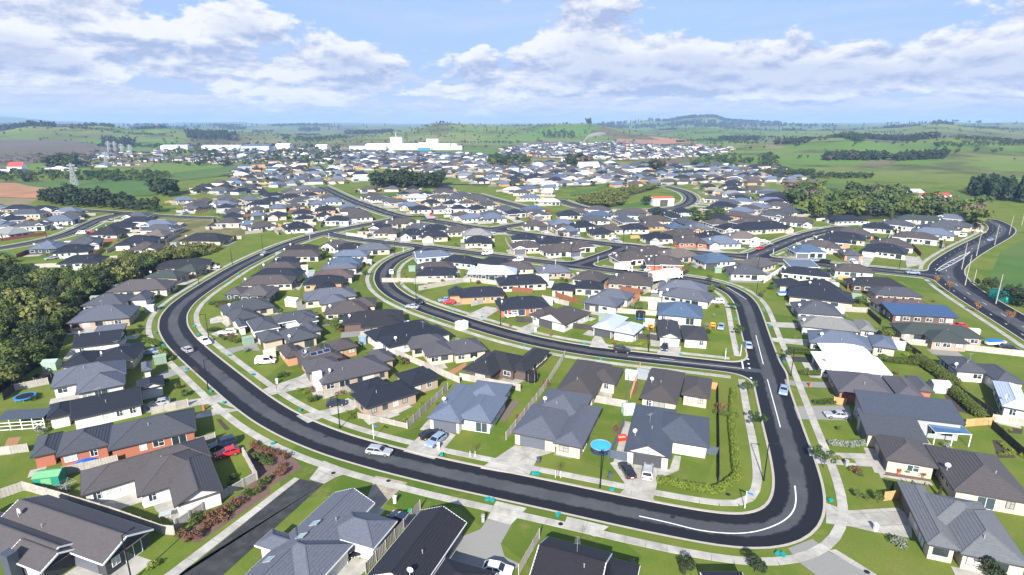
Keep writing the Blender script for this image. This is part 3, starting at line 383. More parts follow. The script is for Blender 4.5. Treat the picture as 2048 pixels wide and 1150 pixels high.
((-220.5,400.6), 1.22,((-7.8,-4.6,7.8,5.6),(1.7,-5.6,7.8,3.1, 'ghx')), 'n', 'c', 'k', (), 1,0,8),
((-202.7,402.1), -0.23,((-7.8,-3.7,7.8,5.9),(-7.8,-5.9,-1.9,3.5, 'ghx')), 'b', 'w', 'w', ((-4.8,-5.4),), 1,0,8),
((-196.8,430.3), -0.94,((-9.2,-4.9,9.2,6),(-9.2,-6,-3.5,3.3, 'ghx')), 'b2', 'c', 'k', ((-6.3,-5.5),), 1,0,8),
((-218.2,435.3), -0.94,((-8.7,-4.6,8.7,6.3),(2.6,-6.3,8.7,3.6, 'hhx')), 'g', 'o', 'k', (), 1,0,8),
((-187.3,450.6), 0.59,((-8.4,-4.2,8.4,6.4),(-8.4,-6.4,-2.8,3.8, 'hhx')), 'k', 'c', 'w', ((-5.6,-5.9),), 1,0,8),
((-175,469.1), 0.66,((-9.2,-4,9.2,5.5),(2.9,-5.5,9.2,3.2, 'ghx')), 't', 'c', 'k', ((6,-5),), 1,0,8),
((-186,480.8), -1.0,((-8.1,-4.5,8.1,6.5),(1.9,-6.5,8.1,3.7, 'ghx')), 'g', 'w', 'k', ((5,-6),), 1,0,8),
((-165.8,487.4), -1.13,((-8.8,-4.2,8.8,6.2),(-8.8,-6.2,-2.6,3.6, 'hhx')), 'g', 'o', 'k', ((-5.7,-5.7),), 1,0,8),
((-183.1,504.6), -1.05,((-8.9,-4,8.9,6.3),(-8.9,-6.3,-2.5,3.7, 'hhx')), 'b2', 'w', 'k', ((-5.7,-5.8),), 1,0,8),
((161.3,349.4), -0.95,((-8.4,-5.3,8.4,5.3),(2,-4,8.4,5.2, 'ghx')), 'g', 'w', 'w', (), 1,0,10),
((140.6,352.6), -0.88,((-8,-6.3,8,4.5),(-8,-4,-1.5,6.3, 'hhx')), 'n', 'o', 'k', ((-4.7,-3.5),), 1,0,10),
((169.4,363.1), -1.04,((-7.7,-6,7.7,3.9),(1.7,-3.7,7.7,6, 'hhx')), 'n', 'c', 'k', ((4.7,-3.2),), 1,0,10),
((149.8,370.7), -0.83,((-7.6,-5.3,7.6,5.3),(-7.6,-4.1,-1.9,5, 'hhx')), 'b', 'w', 'k', (), 1,0,10),
((182.3,371.4), -1.18,((-7.5,-6,7.5,4.5),(1.2,-3.9,7.5,6, 'ghx')), 'g', 'c', 'k', ((4.4,-3.4),), 1,0,10),
((158.4,381.3), -0.69,((-7.9,-5.4,7.9,5.4),(-7.9,-4.1,-1.6,5.2, 'ghx')), 'n', 'c', 'w', (), 1,0,10),
((135.3,380.8), 0.82,((-8.1,-4.5,8.1,5.8),(-8.1,-5.8,-1.7,3.2, 'hhx')), 'k', 'o', 'w', (), 1,0,10),
((168.5,390.8), -0.63,((-7.8,-6.2,7.8,4.3),(1.4,-3.9,7.8,6.2, 'ghx')), 'b', 'c', 'k', ((4.6,-3.4),), 1,0,10),
((147.1,396.1), -0.71,((-8.4,-5.8,8.4,5),(-8.4,-4,-2.6,5.8, 'hhx')), 'k', 'c', 'k', ((-7.9,0.9),), 1,0,10),
((184.8,396.6), -0.56,((-7.8,-5.5,7.8,5.2),(1.4,-4,7.8,5.5, 'hhx')), 'n', 'w', 'k', ((4.6,-3.5),), 1,0,10),
((154.6,410.9), -0.55,((-8.1,-6.2,8.1,5.3),(-8.1,-4.3,-2.2,6.2, 'hhx')), 'g', 'w', 'k', ((-7.6,0.9),), 1,0,10),
((189.7,410.2), -0.41,((-8.2,-5.4,8.2,5.4),(2.3,-4.1,8.2,5.4, 'ghx')), 'k', 'c', 'w', (), 1,0,10),
((168.6,418.7), -0.49,((-7.6,-6.2,7.6,4),(1.6,-3.8,7.6,6.2, 'hhx')), 'b', 'c', 'w', ((4.6,-3.3),), 1,0,10),
((192.2,424.1), -0.38,((-8.7,-5.8,8.7,4),(-8.7,-3.7,-2.8,5.8, 'ghx')), 'b', 'w', 'k', (), 1,0,10),
((153,430.2), -0.48,((-8.1,-5.7,8.1,4),(-8.1,-3.6,-2.2,5.7, 'hhx')), 'n', 'c', 'w', ((-7.6,1),), 1,0,10),
((173.7,436.9), -0.31,((-7.6,-5.8,7.6,5.1),(-7.6,-4,-1.8,5.8, 'ghx')), 'k', 'w', 'w', ((-4.7,-3.5),), 1,0,10),
((198.6,437.2), -0.37,((-9.2,-5.6,9.2,4.3),(-9.2,-3.7,-3,5.6, 'hhx')), 'k', 'o', 'k', ((-6.1,-3.2),), 1,0,10),
((178.4,450.4), -0.23,((-8.6,-6.1,8.6,4.6),(2.7,-4,8.6,6.1, 'hhx')), 'g', 'w', 'k', (), 1,0,10),
((208,450), -0.24,((-8.7,-5.7,8.7,5.7),(2.7,-4.7,8.7,4.9, 'hhx')), 'k', 'w', 'k', ((5.7,-4.2),), 1,0,10),
((178.1,465.5), -0.16,((-8.4,-5.5,8.4,5.5),(2.2,-4.3,8.4,5.3, 'ghx')), 'g2', 'w', 'k', ((5.3,-3.8),), 1,0,10),
((208.4,464.2), -0.19,((-8.9,-5.9,8.9,4.7),(-8.9,-4,-2.9,5.9, 'hhx')), 'g', 'w', 'w', (), 1,0,10),
((213.3,476.4), -0.19,((-9.2,-5.1,9.2,4.7),(-9.2,-3.7,-3.4,5.1, 'hhx')), 'b', 'w', 'w', ((-6.3,-3.2),), 1,0,10),
((228.6,467.1), -1.76,((-9.2,-5.8,9.2,5.4),(3.5,-4.2,9.2,5.8, 'ghx')), 'b', 'c', 'w', (), 1,0,10),
((26.7,417.4), 0.07,((-8.2,-4.8,8.2,4.8),), 'w', 'c', 'k', (), 1,0,13),
((13.7,440.7), -0.07,((-7.8,-4.7,7.8,4.7),), 'b', 'w', 'k', (), 1,0,13),
((7.9,474.2), -0.0,((-7.2,-5.3,7.2,5.3),), 'n', 'w', 'k', (), 1,0,13),
((29,475.6), 1.48,((-8,-4.9,8,4.9),), 'w', 'o', 'k', (), 1,0,13),
],
'roads':{'main': (7.0,((-70.3,355.9),(-74.9,348.2),(-79.8,340.3),(-84.8,332.6),(-89.7,325.2),(-94.4,318.2),(-98.8,310.6),(-102.8,302.1),(-106.1,292.4),(-108.7,282.1),(-110.5,271.8),(-111.6,261.9),(-112.2,252.2),(-112.6,242.6),(-112.9,233.2),(-112.8,224),(-112.2,215),(-111.5,206),(-110.8,196.8),(-109.8,187.1),(-107.9,176.8),(-104.3,166.2),(-98.5,155.9),(-91,146.2),(-82.3,136.9),(-73,127.5),(-64,118.5),(-56,110.6),(-48.8,104.1),(-41,98.3),(-32.1,93),(-21.9,88.4),(-11.1,84.2),(-0.7,80.6),(8.9,77.3),(17.6,74.2),(25.2,71.7),(31.3,70),(36.2,69.7),(40.5,71.2),(44.1,74.9),(47.1,80.9),(49.9,89.3),(52.9,99.4),(56.2,110),(59.3,120),(62.2,129.3),(64.9,138.4),(67.7,147.9),(70.9,158.2),(74.2,168.7),(77.1,179.1),(78.5,189.2),(77.3,198.5),(73,205.9),(66.2,211),(58.2,214.6),(50,218),(41.5,222.2),(32.4,227.6),(22.7,233.3),(13,238.5),(3.6,243.2),(-5.6,248.1),(-15,253.6),(-24.9,259.5),(-34.7,265.1),(-44,270.2),(-53.4,274.9),(-62.9,279.6),(-71.9,284.1),(-80,288.7),(-87.1,293.5),(-93.5,298.5),(-99.5,303.4))), 'inner': (6.4,((58.6,126),(50.3,128.8),(41.2,131.5),(31.7,134.3),(22.5,137.3),(13.8,141),(5.3,145.8),(-2.9,151.7),(-10.6,158.1),(-17.9,164.6),(-25.4,171.4),(-32.8,179.1),(-39.7,188),(-45.4,198.3),(-49.4,209.9),(-51.6,222.7),(-51.7,235.5),(-49.5,246.8),(-45.7,256.4),(-41.3,265))), 'upper': (9.5,((-183.7,551),(-180.6,545.4),(-177.2,539.1),(-173.3,531.8),(-169,523.8),(-164.5,515.6),(-160.2,507.6),(-156,499.8),(-151.6,491.6),(-147.1,483),(-142.4,474.3),(-137.7,465.7),(-133.1,457.3),(-128.3,448.9),(-123.4,440.6),(-118.6,432.5),(-113.8,425),(-109.2,417.8),(-104.5,410.8),(-100,404),(-95.5,397.1),(-91,390.1),(-86.5,383.2),(-82,376.4),(-77.1,369.8),(-71.6,363.4),(-65.2,357.5),(-57.7,352),(-49.3,345.9),(-40.6,338.6),(-31.5,330.2),(-21.7,322.1),(-12,315.2),(-3.1,309.3),(5.2,303.5),(13.2,297.6),(21.3,291.7),(30.2,285.8),(40.5,279.4),(51.7,272.8),(63.1,266.6),(74.2,261.1),(85.2,256.2),(96,251.5),(106.4,246.6),(116.1,241.2),(125.6,235.8),(135.7,230.5),(146.4,225.2),(156.9,219.8),(166.5,214.3))), 'cross': (8.5,((105.7,247.1),(112.8,254.2),(119.3,260.9),(125.4,267.4),(131.5,273.9),(137.7,280.4),(144,286.8),(150.5,293.1),(157.1,299.2),(163.9,305.1),(171.2,310.7),(179.5,316.2),(189.1,321.9))), 'link': (8,((26.4,232.2),(32.3,238.9),(38.3,246.2),(44.3,253.8),(50.1,261.6),(55.9,269.6))), 'back': (8,((-32.2,486.2),(-29.1,479.5),(-25.6,472),(-21.6,463.5),(-17.4,454.6),(-13.1,445.7),(-8.7,436.9),(-4.2,428.1),(0.3,419.6),(4.5,411.5),(8.5,403.5),(12.5,395.1))), 'loop': (8.5,((36.8,443.5),(38.6,435.8),(40.6,427.5),(43.2,418.4),(46.6,409.1),(51.4,400.3),(57.6,393.3),(64.9,388.8),(72.9,386.8),(81.2,386.6),(89.5,387.6),(97.5,390),(105,393.7),(112,398.9),(118.3,405.3),(123.9,412.5),(128.8,420.2),(133,428.4),(136.7,437.2),(139.9,446.2),(142.7,455.5),(144.9,464.9),(146.8,474.5),(148.2,484.2),(149.1,494),(149.2,503.9),(148.7,513.8),(147.6,523.7),(146,533.6),(143.8,543.6),(141.3,553.2),(138.8,562),(136.4,569.9))), 'side': (7.5,((-10.9,315.5),(-2.5,325.8),(6.6,333.9),(16.3,339.2),(26,342.6))), 'left': (7.5,((-249.2,256.3),(-244.5,263.8),(-240.5,271.8),(-237.8,280.6),(-236.9,290),(-237.8,298.9),(-239.9,307.4),(-242.6,315.8),(-245.7,324.5),(-249,333.5),(-252.1,342.6),(-254.9,351.6),(-256.6,360),(-256.6,367.5),(-255,374.5))), 'ridge': (8,((-350.8,415.3),(-345.1,411.9),(-338.6,408.3),(-331.2,404.4),(-323.1,400.6),(-314.9,397.3),(-306.6,394.2),(-298,391.3),(-289.5,388.5),(-281.3,385.8),(-273.3,383),(-265.5,380.2),(-257.9,377.3),(-250.2,374.4),(-242.2,371.3),(-233.9,368.1),(-225.3,364.9),(-216.1,362.1),(-206.7,359.6),(-197.5,357.6),(-188.9,355.9))), 'arterial': (11.5,((143.2,137.2),(146.2,146.8),(149.4,157.4),(152.9,169.4),(156.7,182.5),(161,195.8),(166,208),(171.9,218.5),(178.2,227),(184.9,234.3),(192.2,241.4),(199.9,248.6),(207.7,255.7),(215.6,262.6),(223.5,269.5),(231.5,276.3),(239.4,282.9),(247,289.4),(254.4,295.7),(261.4,302.1),(268.3,308.9),(275.3,316.7),(281.8,326),(287.5,336.7),(292.3,348.2))), 'far_main': (9,((-289.9,701.6),(-288.8,695.5),(-287.6,688.8),(-286.2,680.9),(-284.6,672.3),(-282.8,663.4),(-280.9,654.8),(-279.2,646.8),(-277.5,639.3),(-275.8,631.8),(-273.9,624),(-271.8,616),(-269.3,607.7),(-266.5,599.2),(-263.4,590.9),(-260.2,582.9),(-256.7,575),(-253,566.9),(-249,558.5),(-244.8,550.1),(-240.6,541.6),(-236.4,533.4),(-232.4,525.5),(-228.4,518),(-224.5,510.7),(-220.2,502.9),(-215.2,494.5),(-210.1,486.4),(-205.4,479.4),(-201.5,473.7),(-198,468.8)))},
'drives':[
('concrete', ((25.9,247.2),(30.7,249.2),(33.3,243.7),(27.9,241.5))),
('concrete', ((1,251.6),(6.1,252.4),(7.3,246.9),(1.6,246))),
('concrete', ((25.7,266.6),(24.8,271.7),(42,275.1),(43.1,269.4))),
('concrete', ((13.4,274.2),(12.8,279.4),(31.8,281.8),(32.4,276.1))),
('concrete', ((44.2,228),(49.3,229.1),(51.1,222.2),(45.4,221))),
('concrete', ((69.2,246.1),(67.3,250.9),(78.5,255.6),(80.6,250.2))),
('concrete', ((53.9,222.4),(59,221.7),(58.9,218.6),(53.2,219.4))),
('concrete', ((-44.3,278.2),(-39.2,279.4),(-37.5,273),(-43.1,271.7))),
('concrete', ((-14.4,264.7),(-9.2,265.2),(-8,255.2),(-13.7,254.7))),
('concrete', ((-20.6,296.5),(-21.9,301.5),(-3.5,306.8),(-2,301.1))),
('concrete', ((-56.5,283.9),(-51.4,284.8),(-50.3,279.8),(-56,278.8))),
('concrete', ((-64.5,290.4),(-59.3,290.5),(-58.7,282.9),(-64.5,282.8))),
('concrete', ((-76.8,303.5),(-71.6,303.7),(-70.8,288.6),(-76.6,288.4))),
('concrete', ((-55.2,322),(-55.9,327.1),(-37.5,330),(-36.7,324.2))),
('concrete', ((-94.8,420.3),(-93.1,415.4),(-100.7,412.4),(-102.6,417.9))),
('concrete', ((-88.8,410.2),(-86.4,405.6),(-93.1,401.9),(-95.7,407))),
('concrete', ((-77.8,393.9),(-76.5,388.9),(-84.3,386.5),(-85.8,392.1))),
('concrete', ((-58.2,374.7),(-53.1,375.9),(-47.5,354.6),(-53.1,353.2))),
('concrete', ((-8,337.2),(-3.1,338.8),(-1.3,334.6),(-6.8,332.7))),
('concrete', ((-2.1,354.6),(3,355.9),(7.2,340.9),(1.6,339.4))),
('concrete', ((-113.1,305.6),(-108.7,308.3),(-105.2,303.3),(-110.2,300.2))),
('concrete', ((-100,327.9),(-94.9,329),(-93.3,322.6),(-99,321.4))),
('concrete', ((-98.1,338.6),(-93.2,340.4),(-88.8,329.7),(-94.3,327.6))),
('concrete', ((-124.3,416.5),(-125.8,421.4),(-118.2,424.1),(-116.5,418.6))),
('concrete', ((-134.9,439.3),(-136.9,444.1),(-131.8,446.5),(-129.6,441.1))),
('concrete', ((-304.1,376.5),(-305.4,381.5),(-287.4,386.3),(-286,380.6))),
('concrete', ((-236,348.1),(-234.8,343),(-248,339.6),(-249.3,345.3))),
('concrete', ((-222.4,310.6),(-220.6,305.7),(-233.8,300.8),(-235.8,306.3))),
('concrete', ((125,244.7),(130.2,244.2),(130,239.6),(124.2,240.1))),
('concrete', ((148.8,275.7),(146.4,271.1),(139.1,274.7),(141.8,279.8))),
('concrete', ((159.5,285.3),(156.7,280.9),(149.3,285.2),(152.3,290.1))),
('concrete', ((167.9,295),(166.6,290),(157.7,292.2),(159.3,297.8))),
('concrete', ((144.6,240.6),(149.7,239.7),(148.4,230.2),(142.7,231.1))),
('concrete', ((156.5,249.5),(160.6,246.3),(147.4,229.1),(142.9,232.7))),
('concrete', ((195.2,313.6),(192.5,309.2),(185,313.5),(188.1,318.4))),
('concrete', ((147.6,303.8),(152.6,305.1),(154.1,300.8),(148.5,299.2))),
('concrete', ((170,320.7),(172.5,325.2),(178,322.6),(175.2,317.5))),
('concrete', ((14.8,311.8),(19.8,313.1),(23.9,298),(18.3,296.6))),
('concrete', ((23.9,299.2),(29.1,300.1),(30.5,293.1),(24.8,292.2))),
('concrete', ((29.9,295.9),(34.8,297.5),(38,289),(32.5,287.1))),
('concrete', ((48.6,288.3),(53.7,289.5),(57,276.9),(51.4,275.5))),
('concrete', ((67,272.9),(72.1,274.1),(73.8,268.3),(68.2,266.9))),
('concrete', ((87.6,265.4),(92.8,265.4),(93.1,258.8),(87.3,258.8))),
('concrete', ((92.4,261.9),(97.5,262.5),(98.4,256.9),(92.7,256.3))),
('concrete', ((121.2,275.8),(121.7,280.9),(129.3,280.4),(128.7,274.7))),
('concrete', ((13.6,346.7),(18.6,347.8),(19.6,344.8),(13.9,343.6))),
('concrete', ((-116.7,446.2),(-113.9,441.8),(-117.2,439.4),(-120.3,444.3))),
('concrete', ((-47.5,480.2),(-49.7,484.9),(-36.6,491.4),(-34.2,486.2))),
('concrete', ((98.3,375.4),(93.1,375),(92.1,383.6),(97.9,384))),
('concrete', ((251.6,310),(255.4,313.5),(260.5,308.6),(256.3,304.6))),
('concrete', ((-259.6,314.8),(-261.2,319.8),(-249.3,323.9),(-247.5,318.4))),
('concrete', ((-290,372.5),(-295.1,371.3),(-298.6,385.5),(-293,386.8))),
('concrete', ((-342.2,386.4),(-346.6,389.2),(-337.9,403.4),(-333,400.2))),
('concrete', ((-354.9,397.3),(-359.3,400.1),(-352.1,411.7),(-347.3,408.5))),
('concrete', ((-215.9,379.4),(-210.9,377.8),(-214.6,365.2),(-220.2,366.9))),
('concrete', ((-189.7,475.6),(-186.9,471.3),(-192.3,467.5),(-195.4,472.3))),
('concrete', ((143.5,403.9),(140.1,399.9),(127.7,410.2),(131.5,414.6))),
('concrete', ((150.1,417.8),(147.3,413.4),(134.3,421.1),(137.4,426))),
('concrete', ((148,436.9),(145.6,432.3),(140.5,434.7),(143.2,439.8))),
('concrete', ((-33.8,82.5),(-33.1,87.9),(-27.3,84.8),(-29.7,82.9),(-31,81.2))),
('asphalt', ((-44.1,61.5),(-43.7,60.8),(-35.6,82.6),(-31,81.3),(-38.4,60.2))),
('strip', ((-46,60.8),(-37.4,80.9),(-36.4,83),(-35.4,82.6),(-44.1,60.7))),
('brown', ((-23,83.5),(-17.2,81.6),(-19.3,77.3),(-20.3,74.8),(-23,76),(-22.9,81.1))),
('concrete', ((-2.5,76.8),(2.3,75.1),(-0.2,71.2),(-3.7,72.6))),
('aggregate', ((-3.7,72.5),(-0.1,71.2),(-1.6,67.3),(-1,64.8),(1.3,63.3),(-1.5,61.2),(-8.8,61.2),(-8.9,65.8),(-7.3,68.7),(-4.6,70.3))),
('concrete', ((8.3,73.1),(14.3,70.9),(11.9,68.7),(9.8,70),(7.6,71.2))),
('concrete', ((-19.7,90.9),(-13.7,88.3),(-11.9,93.1),(-10.7,96.6),(-14.3,98.8),(-17.5,96.3))),
('concrete', ((-2.3,84.6),(-5.5,85.6),(0.5,92.9),(5.6,91.8),(7.2,90.4),(4.7,89.2),(2.8,83.4))),
('concrete', ((17.1,87.2),(18,87.6),(27,85.3),(29,89.6),(30.1,89.2),(28.5,85),(24.4,82.5),(22.3,77.3),(22.7,76.3),(17,78.3),(18.7,80.4),(18.5,81.8))),
('concrete', ((-43.8,103.9),(-38,106.9),(-35.5,111.7),(-32.3,109.5),(-32.7,106.6),(-38,103.3),(-40.4,101))),
('concrete', ((-55.7,115.8),(-52.5,113.1),(-44.7,117.8),(-45.6,122),(-49.1,124.5),(-49.7,122.7))),
('aggregate', ((-76.1,137.7),(-74.5,140.2),(-69.1,143.8),(-65.5,138.2),(-70.8,138.9),(-73,135.3))),
('concrete', ((-91.8,163.8),(-90.3,166.6),(-83.5,160.8),(-82.9,156.2),(-86.9,160.8),(-89.3,159.1))),
('concrete', ((-85.1,150.8),(-84,153.5),(-79.3,153.5),(-76.6,149.8),(-82.2,148.7))),
('concrete', ((-78.1,109),(-68.9,111),(-66.3,112),(-62.9,114.5),(-56.7,106.6),(-62.4,109.8),(-66.1,108.4),(-70.7,105.8),(-75.5,105.2))),
('aggregate', ((-84.1,122),(-83,126),(-78.5,131.1),(-77.1,126.8),(-81,120.9))),
('concrete', ((-64.3,105),(-61.2,107.5),(-56,106.4),(-60,104.4),(-64.1,102.5))),
('concrete', ((54,92.1),(57.7,90.5),(64.1,90.1),(63.5,85.6),(62.3,82.9),(61.7,82.9),(63,86),(55.4,86.8),(52.4,87.2))),
('concrete', ((61.9,83.3),(62.7,83.7),(69.3,81.8),(69,80.7),(62.3,83.1))),
('concrete', ((49.1,76.3),(50.5,75.1),(51.8,74.5),(59.6,75.2),(60.1,72.9),(57.2,68.4),(52.4,69.8),(49.8,70.9),(46.6,71.6))),
('aggregate', ((38.5,66.4),(42.9,68.3),(44.1,65.4),(48.1,61.2),(40.1,61.2),(38.8,63.8))),
('concrete', ((43.9,66),(45.1,66.2),(48.2,61.2),(47.2,61.2))),
('aggregate', ((59,107.8),(61.6,108.1),(70.9,108.4),(67.9,102),(60.1,102.5),(57.4,102.5))),
('aggregate', ((63.2,121.2),(65.6,120),(73.6,119.5),(72,116.6),(64.9,117.1),(62.2,118.5))),
('asphalt', ((66.9,134.5),(70.7,134.6),(77,133.8),(74.7,130.7),(69.5,131.3),(66.5,131.9))),
('concrete', ((71.4,147.9),(73.8,147.4),(81.6,146.4),(79.2,141.6),(73.2,143.7),(71.2,144.9))),
('concrete', ((75.3,160.5),(79,160.7),(84.5,159.9),(83,155.3),(76.7,156.4))),
('concrete', ((20.6,141.1),(25.6,139.8),(24.7,150),(23.2,149.5),(22,146.4))),
('concrete', ((37.1,136.2),(42.7,134.9),(45.1,141.6),(40.4,142.6))),
('concrete', ((0.7,153.2),(5.2,151),(9.3,159.3),(6.2,160.5))),
('concrete', ((-14.2,167.1),(-9,162.2),(-3.7,173.6),(-8.4,176.3))),
('patio', ((-56,76),(-54.1,79.3),(-49.2,73.5),(-50.6,71.8),(-54.6,74.5))),
('patio', ((-58.9,61.5),(-58,63.6),(-53.5,61.7),(-53.9,61.2))),
('patio', ((-77.3,86.3),(-73,86.8),(-72,89.6),(-70.1,88),(-73.2,85.2),(-75.8,84))),
('patio', ((-25.2,105.8),(-22.3,109.2),(-20.8,107.8),(-23.6,104.5))),
('patio', ((-3.1,120.5),(-1,123),(3,120.5),(0.6,117.8),(-2.7,117.8))),
('patio', ((17.9,112),(19.9,117.1),(23.4,118.5),(21.1,110.1))),
('patio', ((-23.3,61.5),(-21.5,65),(-18.9,63.8),(-19.6,61.9),(-20,61.2))),
('deck', ((-3.4,103.9),(0.1,110.4),(1.7,110.1),(-1.5,101.2))),
('patio', ((169.6,239.1),(182.2,249.3),(174.2,234.3),(162.3,227.4))),
('patio', ((107.6,147.4),(110.5,148.4),(112.9,143.5),(111.1,143.5))),
],
'beds':[
('mulch', ((-47.9,68.4),(-44.4,67.5),(-44.1,67.9),(-38.8,78.7),(-42.1,86.8),(-47.4,92.2),(-48.1,90),(-42.1,82.2))),
('mulch', ((-48.4,93.1),(-45.5,92.7),(-38.8,88.8),(-36.1,85.9),(-37.5,83.7),(-41.4,77.3))),
('soil', ((-59.3,102.5),(-58.6,102.8),(-54.7,98.7),(-55.4,98.2))),
('mulch', ((27.9,122),(30.9,127.2),(27.6,114.5),(25.8,112.6))),
('soil', ((94.4,113.2),(97.8,115.1),(94,103.9),(91.2,106.6))),
('mulch', ((63.8,84.8),(69.6,82.2),(68.6,81.5),(62.7,83.5))),
('soil', ((90,94.9),(91.6,94.5),(89.4,88.8),(86.2,88.8))),
('earth', ((-95,95.4),(-92.9,95.9),(-91.4,93.1),(-93.4,92.7))),
('earth', ((40.1,191.4),(45.3,189.8),(39.7,177.8),(35,173.6))),
('earth', ((-16.2,124.1),(-11.4,131.1),(-11.2,128.7),(-14.9,121.2))),
('soil', ((96.6,99.3),(99.2,98.8),(97.3,96.8),(95.2,97.3))),
],
'fences':[
('grey', ((-78.8,79.5),(-71,76.9),(-60.4,73.2),(-50.3,69.2),(-48.5,69)), 'behind the staggered gables', 1),
('grey', ((-80.9,77.3),(-78.8,79.5)), 'beside the back lawn at far left', 1),
('stone', ((-49.2,70.6),(-46.3,76.3),(-42.5,82.4),(-47.9,89.6)), 'along the shrub bed by the private lane', 1),
('grey', ((-92.6,89.2),(-87.3,90.8)), 'beside the red brick house', 1),
('grey', ((-75.5,83.5),(-73,84.8),(-68.7,87.2)), 'between the red brick house and the green shed', 1),
('grey', ((-57.9,92.8),(-55.4,94.6)), 'at the front of the red brick house', 1),
('dark', ((-108.8,110.6),(-110.2,115),(-117.1,127)), 'at the bush edge by the black trampoline', 1),
('grey', ((-110.4,115),(-105.3,118.5)), 'behind the blue trampoline', 1),
('grey', ((-73.3,104.3),(-67.9,108.1)), 'beside the silver hatchback', 1),
('grey', ((-124,156.1),(-115.8,163.1)), 'in front of the slate hipped house', 1),
('grey', ((-40.5,111.2),(-35.5,115)), 'in front of the grey house with white chimney', 1),
('picket', ((-30.9,102.9),(-25.8,101.1),(-20.3,98.8)), 'round the corner lawn of the navy-black house', 1),
('grey', ((-20.3,98.8),(-14.3,115.7)), 'between the navy-black house and the blue roof', 1),
('grey', ((-42,148.2),(-30.6,153.9)), 'beside the long black house', 1),
('grey', ((-39.5,144.3),(-31.8,137.8),(-26.8,140.5)), 'at the back of the long black house', 1),
('grey', ((-30.4,136),(-12,119)), 'behind the grey-brown house', 1),
('grey', ((-12.1,121),(1.8,115)), 'behind the blue-roofed house', 1),
('grey', ((-1.1,94.8),(7,115),(13.4,134.3)), 'between the deck and the slate house', 1),
('grey', ((15.5,110.6),(23.9,107.3)), 'behind the slate house by the pool', 1),
('tan', ((25.6,111.8),(30.9,127)), 'between the two brown houses', 1),
('tan', ((42,117.6),(45.6,115.7)), 'at the side gate of the right brown house', 1),
('dark', ((45.9,116.1),(37.5,91.3),(33.9,81)), 'along the clipped corner hedge lawn', 1),
('slate', ((17.3,88.9),(20.2,87.6)), 'as the gate left of the white gable', 1),
('slate', ((34.8,90.1),(36.7,89.5)), 'as the gate right of the white gable', 1),
('slate', ((16.9,88),(22.1,100.3),(27.6,123.5)), 'along the side yard with the red toy', 1),
('grey', ((-19.2,61.7),(-14.1,74.7)), 'between the skylight house and the purple-black one', 1),
('grey', ((0.9,61.5),(3.9,68.3)), 'left of the bottom black gable', 1),
('dark', ((1.3,160.7),(6.2,160.2)), 'in front of the red brick house', 1),
('dark', ((15.7,156.1),(23,153.5)), 'beside the brown gabled house', 1),
('dark', ((32.7,147.2),(38.3,146.2),(39.9,145.4)), 'beside the pale blue roof', 1),
('grey', ((24.6,171.3),(45.4,166.2)), 'behind the pale blue roof', 1),
('grey', ((42.7,181.8),(49.4,180.3)), 'below the slate house with one white bay', 1),
('brown', ((14,187.9),(21.7,178.9)), 'in front of the black house with square lawn', 1),
('brown', ((33.7,197.7),(45.7,189.4)), 'behind the slate house with brown yard', 1),
('brown', ((-4.3,194.3),(7.3,191)), 'in front of the black house by the caravan', 1),
('grey', ((10.2,183.3),(18.4,176.1)), 'behind the red brick house', 1),
('grey', ((45.7,189.4),(59.4,206.6)), 'in front of the long truck', 1),
('grey', ((-33.1,194.3),(-16.2,206.6),(-5.2,201.2)), 'round the empty lawn inside the bend', 1),
('grey', ((-13.2,176.1),(-3.9,183.3)), 'between the orange and red brick houses', 1),
('grey', ((102.7,144.3),(115.6,139.6),(130.1,134.3)), 'along the top of the open lawn', 1),
('dark', ((104.4,143.3),(103.1,133.4)), 'at the left end of the open lawn', 1),
('grey', ((104.7,170.8),(111.8,169.4)), 'below the long black roof on the right', 1),
('dark', ((111,168.8),(108.3,157.9)), 'left of the flat blue roof', 1),
('tan', ((68,109.1),(70,108.2)), 'behind the silver coupe', 1),
('dark', ((98.2,115.7),(97,102.7)), 'behind the tall hedge', 1),
('grey', ((95.4,101.6),(100.4,99.6)), 'behind the round garden bed', 1),
('tan', ((88.6,99.6),(94.7,100.4)), 'beside the tall grey house', 1),
('dark', ((93.3,99.1),(90.7,88.3)), 'along the right garden bed', 1),
('tan', ((58.4,76.8),(61.1,77.3)), 'beside the conifers', 1),
('white', ((93.6,204.1),(106.8,219.7),(116.7,233)), 'as the white wall of the corner house', 1),
('tan', ((124.2,209.7),(127.6,206.8)), 'behind the black house with white edging', 1),
('brown', ((119.6,195.3),(128,193.6)), 'above the slate house near the arterial', 1),
('grey', ((-196.6,227),(-184.7,229.2),(-172.1,231.5)), 'below the pale roof by the lane', 1),
('grey', ((-288.2,331.8),(-258.6,329.5)), 'south of the blue-grey house at far left', 1),
('tan', ((-227.1,329.5),(-204.7,322.9)), 'behind the dark roofs of the left street', 1),
('grey', ((-212.5,291.6),(-194.6,295.9)), 'behind the left street', 1),
('grey', ((-87.8,297.8),(-74.9,290.5)), 'in front of the brown island house', 1),
('grey', ((-15.6,205.2),(-48.6,205.2)), 'behind the bend', 1),
('grey', ((-1.3,266.8),(-3.5,285.9)), 0,1),
('grey', ((-25.5,279),(-8.7,280.6)), 0,2),
('tan', ((-79,298.8),(-79.6,317.1)), 0,2),
('grey', ((-74.4,334.3),(-54.8,337)), 0,2),
('grey', ((-58.5,298.6),(-60.9,317.1)), 0,2),
('grey', ((-99.4,426.1),(-83.4,431.6)), 0,3),
('grey', ((-85.5,398.6),(-68.6,407.3)), 0,3),
('tan', ((-72,384.6),(-54.3,389.1)), 0,3),
('brown', ((-69.8,419.3),(-52.8,423.7)), 0,3),
('grey', ((-57.4,385.7),(-42.2,390.3)), 0,3),
('grey', ((-47.9,392.6),(-32.8,396.9)), 0,3),
